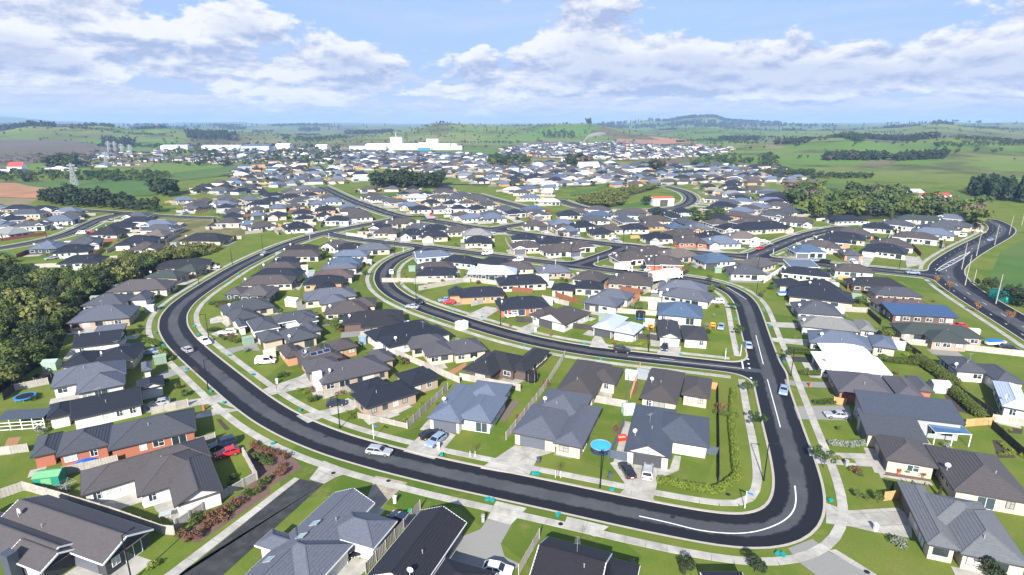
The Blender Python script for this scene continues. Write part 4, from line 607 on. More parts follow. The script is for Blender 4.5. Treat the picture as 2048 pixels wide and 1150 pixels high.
('tan', ((-25.2,366.5),(-11.1,374.2)), 0,3),
('grey', ((-43.1,415.1),(-28.8,420.5)), 0,3),
('grey', ((-6.4,394.7),(-13.5,412.2)), 0,3),
('grey', ((-42.9,357.6),(-27.1,364.1)), 0,4),
('tan', ((-23.1,362.4),(-5.8,366.4)), 0,4),
('grey', ((-109.2,321.4),(-113.6,342.9)), 0,5),
('tan', ((-107,343.6),(-113.7,362.3)), 0,5),
('brown', ((-105.1,351.2),(-87.3,357.9)), 0,5),
('grey', ((-116.5,378.6),(-101.2,383.1)), 0,5),
('grey', ((-134.2,384.4),(-118.1,388.9)), 0,5),
('grey', ((-128.7,327.1),(-114.6,330.9)), 0,5),
('grey', ((-149.2,339.6),(-154.5,358.1)), 0,5),
('grey', ((-160.7,343.4),(-167.5,360)), 0,5),
('tan', ((-161.7,372.4),(-168.7,392.9)), 0,5),
('brown', ((-148.9,379),(-136.9,388.3)), 0,5),
('grey', ((-160.3,393.9),(-148.4,403.1)), 0,5),
('grey', ((-140.2,392.7),(-147.6,410.6)), 0,5),
('tan', ((-157.3,399.7),(-167.4,414.4)), 0,5),
('grey', ((-171.5,368.3),(-178.4,383.6)), 0,5),
('grey', ((-184.6,391.8),(-190.4,411.8)), 0,5),
('grey', ((-167.2,396.9),(-173,416.9)), 0,5),
('tan', ((-315.2,344.5),(-291.4,348.3)), 0,6),
('grey', ((-295.7,320.8),(-282.2,330.4)), 0,6),
('grey', ((-272.8,319.9),(-279.7,341.7)), 0,6),
('grey', ((-286.2,359.1),(-271.9,366.4)), 0,6),
('grey', ((-276.4,340),(-262.1,347.4)), 0,6),
('grey', ((-318.3,366.7),(-300.4,371.2)), 0,6),
('brown', ((-230.1,339.4),(-209.3,342.7)), 0,7),
('brown', ((-216.7,279.2),(-198.5,281.9)), 0,7),
('brown', ((-218.7,245.5),(-223.8,265.1)), 0,7),
('tan', ((-184.2,244.2),(-192.5,263.1)), 0,7),
('grey', ((-183.6,217.1),(-165.2,223)), 0,7),
('grey', ((-189.9,236.6),(-171.5,242.6)), 0,7),
('grey', ((-186.8,275.8),(-190.5,295.4)), 0,7),
('grey', ((-171.9,278.5),(-175.6,298.1)), 0,7),
('grey', ((-185.5,255.3),(-192.6,278.8)), 0,7),
('tan', ((-156.8,247),(-162.3,269.2)), 0,7),
('grey', ((-163.1,287.6),(-138.7,288)), 0,7),
('grey', ((-168.4,313.7),(-172.3,332.4)), 0,8),
('grey', ((-194.1,373.1),(-181.2,381.9)), 0,8),
('brown', ((-180.6,355.6),(-167.8,363.8)), 0,8),
('grey', ((-241.8,413.5),(-257.8,429.2)), 0,8),
('brown', ((-231.1,424.4),(-247.2,440.1)), 0,8),
('grey', ((-216,417.8),(-208,428.7)), 0,8),
('grey', ((183.7,277.8),(190.1,300.4)), 0,9),
('grey', ((143.7,253),(154.7,251.2)), 0,9),
('brown', ((182.6,248.5),(192.2,268.9)), 0,9),
('grey', ((203.8,264.9),(217.4,282.8)), 0,9),
('grey', ((186,278.4),(199.5,296.3)), 0,9),
('grey', ((202.5,288.7),(214.9,307.1)), 0,9),
('grey', ((202.7,295.7),(213.4,313.1)), 0,9),
('brown', ((202.1,315.7),(215.8,332.3)), 0,9),
('grey', ((185.1,344.5),(207.2,347.9)), 0,9),
('grey', ((225.6,333.7),(235.4,352.2)), 0,9),
('grey', ((150.4,324),(159.9,341.3)), 0,10),
('tan', ((61.1,289.3),(78.2,293.4)), 0,11),
('brown', ((76.2,296.9),(94.8,301.3)), 0,11),
('grey', ((110.5,296.7),(108.4,317.9)), 0,11),
('tan', ((18.1,330.9),(36.6,332.5)), 0,11),
('grey', ((24.6,354.4),(20.3,373.9)), 0,12),
('grey', ((107.4,356.2),(101.7,375.1)), 0,12),
('brown', ((120.2,360),(114.4,379)), 0,12),
('grey', ((112.4,294),(128.6,299)), 0,12),
('tan', ((-168.2,431),(-151.1,439.8)), 0,5),
('grey', ((-17.1,382.7),(0.6,390)), 0,5),
('brown', ((-34.7,423),(-19.2,431.7)), 0,5),
('grey', ((59.5,319.8),(77.3,323.2)), 0,5),
('grey', ((73,341.6),(93.3,344.3)), 0,5),
('grey', ((108.3,343),(121.9,355.3)), 0,5),
('grey', ((122.7,327.1),(136.2,339.4)), 0,5),
('brown', ((26.4,373.4),(19.1,389.4)), 0,5),
('tan', ((262.4,353.3),(276.6,339.9)), 0,5),
('brown', ((-256.9,281.7),(-247.3,298.7)), 0,5),
('grey', ((-295.4,302.3),(-301.9,319.3)), 0,5),
('grey', ((-275.2,310),(-281.6,327)), 0,5),
('grey', ((-315.4,320.7),(-321.7,341.5)), 0,5),
('grey', ((-340.9,350.1),(-333.6,367.9)), 0,5),
('grey', ((-363.5,376.9),(-351.7,395.4)), 0,5),
('grey', ((-375.7,388.5),(-364.3,406.2)), 0,5),
('grey', ((-359.9,378.2),(-348.5,396)), 0,5),
('tan', ((-211.4,323.6),(-191.3,329.5)), 0,5),
('grey', ((-206.2,305.9),(-186.1,311.8)), 0,5),
('grey', ((147.8,352.3),(162.2,362.6)), 0,5),
('grey', ((126.5,353.6),(141.6,366)), 0,5),
('grey', ((149.2,357.5),(162.2,369.2)), 0,5),
('grey', ((169.5,376.2),(187,383.5)), 0,5),
('grey', ((122.2,379.5),(135.6,394)), 0,5),
('tan', ((195.1,397.6),(202.2,413.9)), 0,5),
('grey', ((172.1,405.3),(181.2,422.4)), 0,5),
('grey', ((17.3,407.8),(16.1,424.4)), 0,13),
],
'hedges':[
('lime', ((24.6,81.5),(28,80),(32.3,78.6),(35,80.3),(37.7,82.8),(39.5,88.8),(43.2,100.3),(48.9,114.6)), 1.35,1.35, 'round the corner lawn'),
('lime', ((-99.7,145.2),(-94.2,141.6)), 1.6,1.3, 'by the low black house'),
('lime', ((-91.6,137.8),(-85.6,131.8)), 1.6,1.3, 'beside the blue sedan'),
('lime', ((26.2,143),(35.8,141.8)), 1.2,1.0, 'in front of the pale blue roof'),
('green', ((41.7,104.7),(44.9,103.1)), 1.2,1.2, 'behind the charcoal gate'),
('green', ((72.2,136.9),(78.7,135.2)), 2.0,1.6, 'left of the white roof'),
('green', ((64.2,109),(68.3,109.4)), 1.2,1.1, 'left of the tan fence'),
('green', ((101.2,131.1),(99.7,118.1)), 3.0,2.2, 'right of the white roof'),
('green', ((96.9,115.1),(94.3,103.6)), 2.4,2.0, 'inside the dark fence'),
('green', ((93.5,131),(99.8,129.1)), 2.0,1.6, 'behind the white roof'),
('grey', ((59,93),(62.5,92.7),(65.9,93.5)), 1.4,1.0, 'below the low-roofed house'),
('green', ((-98.3,177.6),(-92.7,179.8),(-87.5,183.8)), 1.6,1.3, 'behind the folded grey roof'),
('green', ((68.7,123.8),(72.4,123.4)), 1.6,1.2, 'in front of the white roof'),
],
'cars':[
('wagon', (-23.8,90.1), -0.211, 'silver', 'silver station wagon parked on the road by the blue street sign'),
('sedan', (-15.4,95.9), 0.562, 'black', 'black sedan on the drive left of the blue-roofed garage'),
('wagon', (-14.1,93.7), -2.104, 'bluesilver', 'blue-grey wagon in front of the blue-roofed garage'),
('sedan', (19.5,84.3), 1.764, 'black', 'black sedan on the drive of the white gabled house'),
('suv', (22.9,83.8), 1.277, 'silver', 'silver hatchback facing the double garage of the white gable'),
('hatch', (-50.8,89.6), -2.552, 'red', 'bright red hatchback on the drive by the shrub bed'),
('suv', (-53,92.5), -2.558, 'navy', 'dark navy people mover behind the red hatchback'),
('hatch', (-1.9,61.8), -0.231, 'white', 'white car in the shade at the bottom edge'),
('hatch', (-74.1,108.4), -2.714, 'silver', 'silver hatchback outside the open white garage'),
('sedan', (-93,135.9), -2.729, 'bluesilver', 'light blue sedan by the lime hedge'),
('wagon', (-80.2,150.8), -2.782, 'white', 'white wagon by the shrub mound and white garage'),
('ute', (-82.9,143.8), -0.771, 'white', 'white pickup driving on the left arm of the road'),
('hatch', (-84.4,137.9), 2.424, 'silver', 'silver car passing the white pickup'),
('van', (-60.9,130.3), 0.153, 'white', 'white van parked by the tan garage with solar roof'),
('hatch', (-37,108.3), 0.321, 'black', 'black hatchback beside the picket lawn'),
('wagon', (-30.3,157.6), 0.428, 'white', 'white wagon behind the dark brick house'),
('sedan', (-32,174.1), 2.852, 'silver', 'silver sedan on the inner road near the bend'),
('hatch', (-30.7,179.6), -0.618, 'black', 'black car on the inner road near the bend'),
('hatch', (-47.7,218.2), -1.318, 'white', 'white car driving round the inner bend'),
('hatch', (-20.6,178.8), 3.142, 'red', 'dark red car by the orange brick garage'),
('hatch', (-22.5,181.2), -2.806, 'bluesilver', 'blue car behind the dark red one'),
('hatch', (0,165.4), -2.679, 'white', 'white hatchback in front of the red brick house'),
('suv', (28.5,137.4), -0.223, 'black', 'black four-wheel drive on the inner road'),
('sedan', (40.2,139.7), -1.893, 'navy', 'navy car before the brown garage door'),
('hatch', (60.4,155.1), -2.013, 'bluesilver', 'silver-blue car on the grass by the corner'),
('sedan', (62.7,141.2), 1.293, 'bluesilver', 'blue-grey car driving up the right street'),
('suv', (67.4,179.2), 3.07, 'white', 'white four-wheel drive beside the mid-blue roof'),
('sedan', (59.9,114.5), -2.076, 'bluesilver', 'silver-blue sedan parked on the right street'),
('sedan', (65.5,103.3), 3.007, 'silver', 'silver coupe on the drive by the tan fence'),
('suv', (129.9,138.3), -0.387, 'black', 'dark car beside the blue covered boat'),
('hatch', (129.7,156), 2.978, 'red', 'pink-red car by the flat blue roof'),
('sedan', (-121.8,226.2), -2.934, 'white', 'white car in front of the dark house on the left arm'),
('suv', (-151.8,271.4), -2.437, 'red', 'bright red car by the scrub gully'),
('van', (-230.4,301.1), -2.955, 'white', 'white van parked on the left street'),
('hatch', (-229,304.6), -2.298, 'white', 'white hatchback next to the van on the left street'),
('wagon', (-200.9,242.3), -2.188, 'silver', 'silver wagon beside the pale roof by the lane'),
('sedan', (-111.5,251.1), 1.439, 'silver', 'silver car driving down the left arm'),
('suv', (53,224.5), -1.787, 'black', 'black four-wheel drive outside the red brick house above the truck'),
('hatch', (54.9,222.4), -2.344, 'white', 'white hatchback outside the red brick house above the truck'),
('hatch', (66.8,216.7), -2.711, 'black', 'black hatchback before the dark garage with solar roof'),
('sedan', (50.8,190.9), 3.002, 'white', 'white car behind the slate roofs below the truck'),
('hatch', (45.4,249.1), -2.666, 'white', 'white car parked at the link street corner'),
('hatch', (48.7,249.5), -2.599, 'silver', 'silver car second at the link street corner'),
('suv', (80.7,269.1), -2.616, 'red', 'red car before the brown house on the straight street'),
('hatch', (116.6,262.6), -2.501, 'red', 'red car at the crossroads'),
('sedan', (115.7,267.6), -2.691, 'white', 'white car waiting behind the red one at the crossroads'),
('suv', (2.6,239.1), -2.639, 'white', 'white four-wheel drive parked on the back road'),
('van', (-11.3,251.8), -2.664, 'white', 'white van on the back road'),
('sedan', (129.6,238.6), 2.574, 'bluesilver', 'silver-blue sedan on the upper street'),
('van', (132.5,235.3), 2.381, 'black', 'black van on the upper street'),
('hatch', (95.9,197.8), -1.908, 'bluesilver', 'silver-blue car on the drive of the black house'),
('suv', (148,241.3), -2.372, 'white', 'white car before the orange brick house'),
('sedan', (241.6,283.3), -2.549, 'bluesilver', 'silver-blue car on the arterial'),
('sedan', (157.9,217.4), 2.888, 'bluesilver', 'blue car at the arterial junction'),
('van', (235.1,293.3), -2.695, 'white', 'white van near the arterial bend'),
('hatch', (29.6,297.5), -2.302, 'red', 'dark red car at the centre straight street'),
('hatch', (33.8,294.2), -2.59, 'bluesilver', 'blue car at the centre straight street'),
('sedan', (-111.7,251.4), -1.702, 'silver', 'silver car on the upper left arm'),
('hatch', (-16.6,71.9), 2.561, 'navy', 'dark car shaded behind the skylight house'),
],
'drivecars':[
('hatch', (34.5,269.6), 0.18, 'white', 1),
('sedan', (21.6,278.9), 0.11, 'white', 1),
('hatch', (46.3,224.8), 1.78, 'white', 1),
('sedan', (-11.1,303), 0.26, 'silver', 2),
('hatch', (-60.5,286.2), 1.6, 'white', 2),
('ute', (-75.2,296.8), 1.61, 'black', 2),
('suv', (-47.5,324.4), 0.14, 'red', 2),
('suv', (-52,365.7), -1.32, 'red', 3),
('suv', (3.2,349.6), 1.83, 'black', 4),
('hatch', (-94.8,333.9), 1.93, 'white', 5),
('sedan', (-295.8,380), 0.24, 'navy', 6),
('sedan', (-243.4,344.9), 0.23, 'black', 7),
('hatch', (-227.6,304.8), 0.34, 'red', 7),
('hatch', (145.2,235.6), -1.74, 'white', 9),
('hatch', (190.3,312.2), 5.73, 'navy', 9),
('hatch', (18.1,304.5), 1.81, 'white', 11),
('sedan', (25.8,296.6), 1.74, 'black', 11),
('suv', (51.6,281.8), 1.81, 'bluesilver', 11),
('wagon', (125.9,279.1), -0.11, 'white', 11),
('hatch', (96.6,379.3), 1.65, 'bluesilver', 12),
('sedan', (254.9,308.5), -0.81, 'white', 9),
('wagon', (-255.2,317.7), 0.31, 'white', 6),
('sedan', (-338.4,395), 1.0, 'white', 6),
('suv', (-214.3,371.7), -1.88, 'bluesilver', 8),
],
'lamps':[
(-67,116.6),
(-34.2,97.9),
(14.3,80.1),
(41.8,82.1),
(-83.6,147.2),
(-111.8,170.4),
(35.4,137.5),
(64.6,123.2),
(-49.2,60.4),
(-3.4,157.6),
(-34,184.8),
(-114.8,203),
(-116.6,232.7),
(-116.5,261.1),
(84.8,189.4),
(-238.7,292.3),
(27.3,237.4),
(55.5,217.4),
(157.7,225.2),
(-52.3,250.1),
(-109.2,297),
(-102,314.5),
(55.4,278.6),
(96.4,216.8),
],
'signs':[
(-26.5,94.1),
(35.9,75.1),
(53.6,132.8),
(58.4,135.2),
(-103.8,286.3),
(-47.3,255.5),
(-93.9,288.1),
(34.9,237.4),
(49.3,259.7),
(19.2,231.5),
(115.8,253.4),
(102.9,242.7),
(146.7,232.7),
],
'crates':[
(-112.4,174.1),
(-99.4,152.4),
(-91.7,143.3),
(-77,127.8),
(-65.7,115.3),
(-60.2,110),
(-92.7,156.8),
(-87.9,149.8),
(-72,134.7),
(-61,123.2),
(-61.1,123.2),
(-44.1,105.4),
(-44.2,93.2),
(-3.8,77.2),
(-3.1,76.8),
(3.7,83.8),
(4.4,83.7),
(16.2,79.5),
(7,73.2),
(49.7,76.8),
(36.5,65.2),
(37.1,64.9),
(5.1,149.8),
(3.5,141.4),
(19.2,142.4),
(22.3,132.2),
(43,134.7),
(68,162.6),
(71.8,175.5),
(66.8,131),
(75.1,156.8),
(79.4,172.1),
(-51.6,201.2),
(-42.3,182.5),
(-35.3,175.4),
(-23.6,164.3),
(-18.6,170.7),
(-9.2,164.9),
(-112.7,174.7),
(-114.9,197.7),
(-115.9,229.2),
(-108.3,217.4),
(-107.5,206.6),
(-12.7,89.3),
(79.2,202.4),
(83.2,196.3),
(83.1,183.6),
(25.6,224.6),
],
'power':[
((166.2,201.2), 11.5, 'pale concrete power pole at the inner curve, largest of the line'),
((182.8,224.8), 11.0, 'tall concrete power pole second along the arterial curve'),
((207.5,248.7), 10.0, 'concrete power pole third along the arterial'),
((235.6,273.2), 10.0, 'concrete power pole fourth along the arterial'),
((265.8,300.7), 10.0, 'concrete power pole fifth along the arterial'),
((297.2,329.5), 10.0, 'concrete power pole where the arterial meets the trees'),
((159.3,178.9), 10.0, 'concrete power pole with crossarm by the dark trees at right'),
((172.2,204.8), 5.0, 'short pale post in the paddock by the curve'),
],
'trees':[
('small', (52,113.5), 3.2, 'low spreading street tree by the holding line'),
('small', (47.3,98.9), 3.4, 'low spreading street tree halfway down the right street'),
('small', (63.7,148.9), 3.2, 'low spreading street tree by the charcoal house'),
('small', (70.3,170.4), 3.0, 'low spreading street tree by the mid-blue house'),
('small', (53,86), 3.6, 'pale street tree at the drive of the potted plant house'),
('small', (67.4,131.8), 3.0, "street tree by the white roof's drive"),
('bare', (-72.1,122.3), 3.6, 'bare reddish sapling on the left verge'),
('bare', (-82.3,132.6), 3.2, 'bare sapling by the passing silver car'),
('bare', (-7,89), 3.0, 'staked bare sapling before the bright lawn'),
('bare', (7.7,82.9), 3.2, 'staked bare sapling below the pool'),
('red', (10.2,147.4), 2.2, 'russet sapling before the brown gabled house'),
('red', (-1,155.3), 2.0, 'russet sapling by the red brick house'),
('red', (26.9,141.1), 2.2, 'russet sapling by the lime hedge'),
('bare', (-51.5,113.7), 3.4, 'bare sapling on the verge by the drive'),
('red', (-42.2,198.9), 2.2, 'russet shrub tree inside the bend'),
('red', (-42.8,214.8), 2.2, 'russet shrub tree by the inner bend'),
('red', (-54.4,199.8), 1.8, 'russet shrub left of the inner bend'),
('red', (154.8,199.8), 4.5, 'orange street tree at the arterial curve'),
('red', (153.1,191.4), 4.5, 'second orange street tree on the arterial curve'),
('red', (147.2,169.6), 4.0, 'orange street tree by the flat blue roof'),
('red', (146.7,159.2), 4.5, 'orange street tree at the right edge'),
('red', (204.5,263.2), 3.5, 'orange street tree on the upper arterial'),
('red', (219.6,275.4), 3.5, 'second orange street tree on the upper arterial'),
('dark', (62.1,60.7), 3.4, 'dark bushy tree at the bottom right corner'),
('dark', (22.9,61.8), 2.6, 'bushy palm-like tree by the bottom kerb'),
('dark', (32.1,61.9), 3.0, 'shaggy dark plant by the bottom kerb'),
('dark', (167.4,191.4), 6.0, 'dark tree by the teal shed'),
('dark', (165,179.2), 7.0, 'tall dark tree at the right edge'),
('dark', (164.4,175), 6.0, 'green tree beyond the right verge'),
('dark', (170.8,201.5), 2.5, 'small round bush below the power pole'),
('green', (-50.7,154.2), 4.0, 'round green tree beside the dark brick house'),
('green', (-54.4,158.2), 2.5, 'green bush by the cream garden'),
('green', (-27.5,129.5), 3.0, 'yellow-green bush by the grey fence'),
('cone', (61,79), 2.2, 'pencil conifer leftmost of the lawn row'),
('cone', (64.2,79.3), 2.2, 'pencil conifer second of the lawn row'),
('cone', (65.8,78.7), 2.2, 'pencil conifer third of the lawn row'),
('cone', (67.8,77.8), 2.4, 'pencil conifer by the brown house corner'),
('cone', (70.6,77.7), 2.6, 'conifer against the cream wall'),
('green', (54.7,77.3), 1.6, 'silvery round shrub on the corner lawn'),
('green', (57.3,76.3), 2.0, 'dark green shrub by the tan fence'),
('green', (55.8,76.8), 1.2, 'small green shrub by the silvery one'),
('green', (63.1,98.3), 1.3, 'clipped ball shrub on the right lawn'),
('green', (39.6,170.9), 4.0, 'slim green tree by the blue trampoline'),
('green', (45.5,194.6), 3.0, 'round green bush beside the long truck'),
('dark', (97.2,412.8), 8.0, 'dark round tree beside the red-roofed white building'),
('dark', (89,344.5), 9.0, 'large dark tree by the dry grass patch'),
('dark', (110.7,342.1), 9.0, 'large dark tree right of the dry patch'),
('dark', (116.3,337.3), 8.0, 'dark tree above the brown roofs'),
('green', (74.4,207), 3.0, 'small tree by the road corner'),
('green', (75.3,195.5), 3.0, 'small street tree by the top corner'),
('green', (69.7,191.4), 3.5, 'palm-like garden tree at the top corner'),
('green', (-25.2,202.4), 2.5, 'green shrub by the black fence'),
('green', (-20.3,207.9), 2.5, 'green shrub by the pale grey roof'),
('green', (-82.6,244.1), 5.0, 'dark olive tree between the left roofs'),
('green', (-57.4,214.8), 3.0, 'round green tree facing the bend'),
('green', (103.4,147.4), 4.0, 'green tree in the courtyard by the light grey roof'),
('green', (91.7,131.1), 3.0, 'green bush behind the white roof'),
('green', (92.4,194.6), 3.0, 'tree by the blue-silver car'),
('green', (84.5,185.8), 2.5, 'street tree by the top right corner'),
('green', (109.9,186.6), 3.0, 'green hedge bush by the black house'),
('green', (114.2,177.8), 4.0, 'leafy tree behind the long black house'),
('green', (-71.2,112.6), 2.0, 'flax clump on the lawn by the grey verge'),
('green', (-74.4,115.8), 1.6, 'yellow shrub on the lawn'),
('green', (-78.3,118.5), 2.0, 'dark shrub by the slate garage'),
('green', (-119.3,183.6), 2.5, 'yellow-green shrub by the white garage'),
('green', (-50.4,152.9), 3.5, 'round bright tree by the courtyard house'),
('green', (-71.5,166.3), 2.5, 'bright green bush behind the grey roofs'),
],
'shrubs':[
('rust', (-47.3,68.7)),
('rust', (-45.9,68.1)),
('rust', (-44.9,68.4)),
('rust', (-45.4,72.9)),
('rust', (-44.5,73.5)),
('rust', (-43.7,74.5)),
('rust', (-44.9,70.6)),
('rust', (-44.1,71.2)),
('rust', (-43.6,76)),
('rust', (-42.4,76)),
('rust', (-47,91.8)),
('rust', (-45.2,90.9)),
('rust', (-43.5,89.6)),
('rust', (-43.1,72.3)),
('green', (-48.7,74.8)),
('green', (-47.5,72.9)),
('green', (-47,71.2)),
('green', (-42,78)),
('green', (-41.1,78.7)),
('green', (-40.5,80.7)),
('green', (-40.5,81.8)),
('green', (-43.6,87.2)),
('green', (-42.3,86.8)),
('green', (-42.9,74.5)),
('green', (-41.3,81.1)),
('green', (-40.5,81.8)),
('green', (-41.2,78.3)),
('green', (-42.1,86.8)),
('green', (-43.4,87.5)),
('green', (-45.2,88.4)),
('rust', (-47.4,92.7)),
('rust', (-45.9,91.3)),
('rust', (-44.5,90.9)),
('rust', (-43,90)),
('rust', (-41.6,89.6)),
('rust', (-40.2,88.4)),
('rust', (-39.6,85.6)),
('rust', (-38.6,84)),
('rust', (-39.5,83.7)),
('green', (-85,152.4)),
('green', (-84.6,153.5)),
('green', (-85.5,152.9)),
('green', (-81.2,148.2)),
('green', (-79.7,147.2)),
('green', (-78.5,146.2)),
('green', (-77.6,146.7)),
('green', (-75.8,144.7)),
('green', (-74.5,144.2)),
('green', (-73.8,144.7)),
('rust', (-79,149.2)),
('rust', (-77.4,148.2)),
('rust', (-77,146.2)),
('rust', (-48.7,152.4)),
('lime', (-47,115.1)),
('lime', (-45.4,113.8)),
('lime', (-47.3,115.1)),
('lime', (-33.6,105)),
('lime', (-32.3,103.9)),
('lime', (-31.6,103.3)),
('lime', (-21.5,101.7)),
('lime', (-20.9,103.3)),
('lime', (-20.1,102.8)),
('lime', (-19.1,108.4)),
('lime', (-18.4,107.8)),
('green', (-42.7,110.1)),
('green', (-42,110.7)),
('green', (-54,122)),
('green', (-53.4,122.7)),
('lime', (90.2,93.1)),
('lime', (89.8,91.8)),
('lime', (90.3,90.9)),
('lime', (88.5,89.6)),
('lime', (87.3,89.6)),
('lime', (90.7,89.2)),
('lime', (95.1,98.2)),
('lime', (96.1,98.4)),
('lime', (97.8,103.3)),
('green', (-63.3,232)),
('green', (-62.3,234.3)),
('green', (-59.8,230.8)),
('green', (-58.9,234.3)),
('green', (-61.1,225.2)),
('green', (-85.6,153.7)),
('green', (-86.2,152.6)),
('green', (-108.1,155.9)),
('green', (-79.4,117.8)),
('lime', (54.1,90.5)),
('lime', (54.8,89.6)),
('lime', (55.5,89.2)),
('lime', (56.2,89)),
('lime', (56.8,88.6)),
('lime', (57.5,88.2)),
('lime', (58.2,87.8)),
('lime', (58.8,87.5)),
('lime', (59.5,87.2)),
],
'zones':[
('gully', ((-215.8,219.7),(-190.2,208.4),(-176.1,204.9),(-166.4,207),(-156.5,217.3),(-152.8,234),(-144,227.9),(-141.2,201.4),(-141.6,188.7),(-136.1,168.3),(-125,149.2),(-113.9,131.7),(-115.2,126.9),(-113.9,118.1),(-110.4,102.2)), 4.3,(3.2,7.5)),
('gully_low', ((-244.5,251.1),(-204.7,227.9),(-188.4,208.4),(-205.4,208.4)), 5.0,(5,7)),
('scrub', ((-171.4,241.3),(-166.4,256.3),(-153.6,275.6),(-142.2,288.2),(-136.2,265),(-138.1,246.1),(-147,234.9),(-156.7,223.7)), 3.2,(2,4)),
('north', ((-366.7,443.5),(-363.6,468.8),(-317.5,443.5),(-259.8,395.1),(-232.9,378.9),(-228.9,363.9),(-279.2,388),(-332.1,410)), 6.5,(8,11)),
('right', ((187.9,363.9),(218.1,390.3),(274.6,426.1),(300.5,410),(303.4,368.1),(283.6,333.6),(260.3,317.1),(262.4,338.9),(248.5,353.9),(220.8,359.9),(188.3,346.3)), 7.5,(6,12)),
('right_clump', ((213.1,468.8),(256.9,512.6),(266.7,497.2),(230.5,426.1),(193.8,412.6)), 7.5,(8,12)),
('right_upper', ((253.2,455.8),(290.5,493.4),(315.5,472.2),(312.2,437.5),(284.1,417.9),(253.8,428.9)), 7.5,(6,11)),
('grove', ((-132.4,546.5),(-109.2,574.9),(-71.8,574.9),(-64.8,524.8),(-92.4,520.7),(-125.9,524.8)), 8,(12,15)),
('gorge', ((48.9,443.5),(74,482.6),(133.1,555.6),(136.1,529),(96.5,468.8),(79.4,410),(65.3,399.9),(49.5,415.2)), 6,(3,6)),
('pines', ((411.1,520.7),(432.8,520.7),(423.8,468.8),(381.7,420.6),(369.6,437.5),(379.9,475.6)), 8,(12,16)),
('copse', ((-302.4,482.6),(-324.6,529),(-283.5,482.6),(-271.1,462.2),(-280.2,455.8)), 7,(9,13)),
('street', ((108.8,348.2),(134.8,368.1),(138.5,352),(124,337.2),(108.5,335.4)), 7,(6,9)),
],
'farzones':[
(((-260,462),(-290,538),(-304,647),(-275,774),(-221,667),(-213,546),(-225,497),(-232,456)), 0.9),
(((-226,546),(-262,654),(-245,852),(-164,724),(-157,595),(-195,529)), 0.9),
(((-277,874),(-107,1003),(4,874),(360,811),(330,702),(246,595),(155,546),(49,529),(-11,529),(-76,654),(-166,757)), 0.92),
(((-27,1337),(50,1620),(344,1788),(443,1311),(453,1176),(359,1034),(143,947),(-21,1034)), 1),
(((-527,1176),(-452,1311),(-254,1218),(-60,1100),(-20,975),(-93,874),(-243,874),(-367,922)), 0.85),
(((176,546),(258,654),(314,667),(307,575),(265,521),(254,546),(195,469),(184,390),(153,410),(149,459)), 0.8),
(((-27,483),(16,521),(53,525),(61,497),(35,410),(6,410),(-5,421)), 0.9),
(((-572,947),(-619,1240),(-575,1311),(-399,1003),(-428,852)), 0.85),
(((-638,702),(-660,831),(-597,1003),(-515,863),(-556,765),(-578,694)), 0.4),
(((-738,975),(-768,1176),(-721,1311),(-633,1066),(-652,922)), 0.5),
(((-388,975),(-280,897),(-281,702),(-307,654),(-353,702)), 0.75),
(((-165,521),(-56,521),(-10,493),(-26,469),(-9,415),(-33,402),(-86,438),(-140,483)), 0.75),
(((-257,429),(-240,456),(-199,493),(-165,493),(-180,443),(-166,390),(-201,379),(-234,395)), 0.6),
],
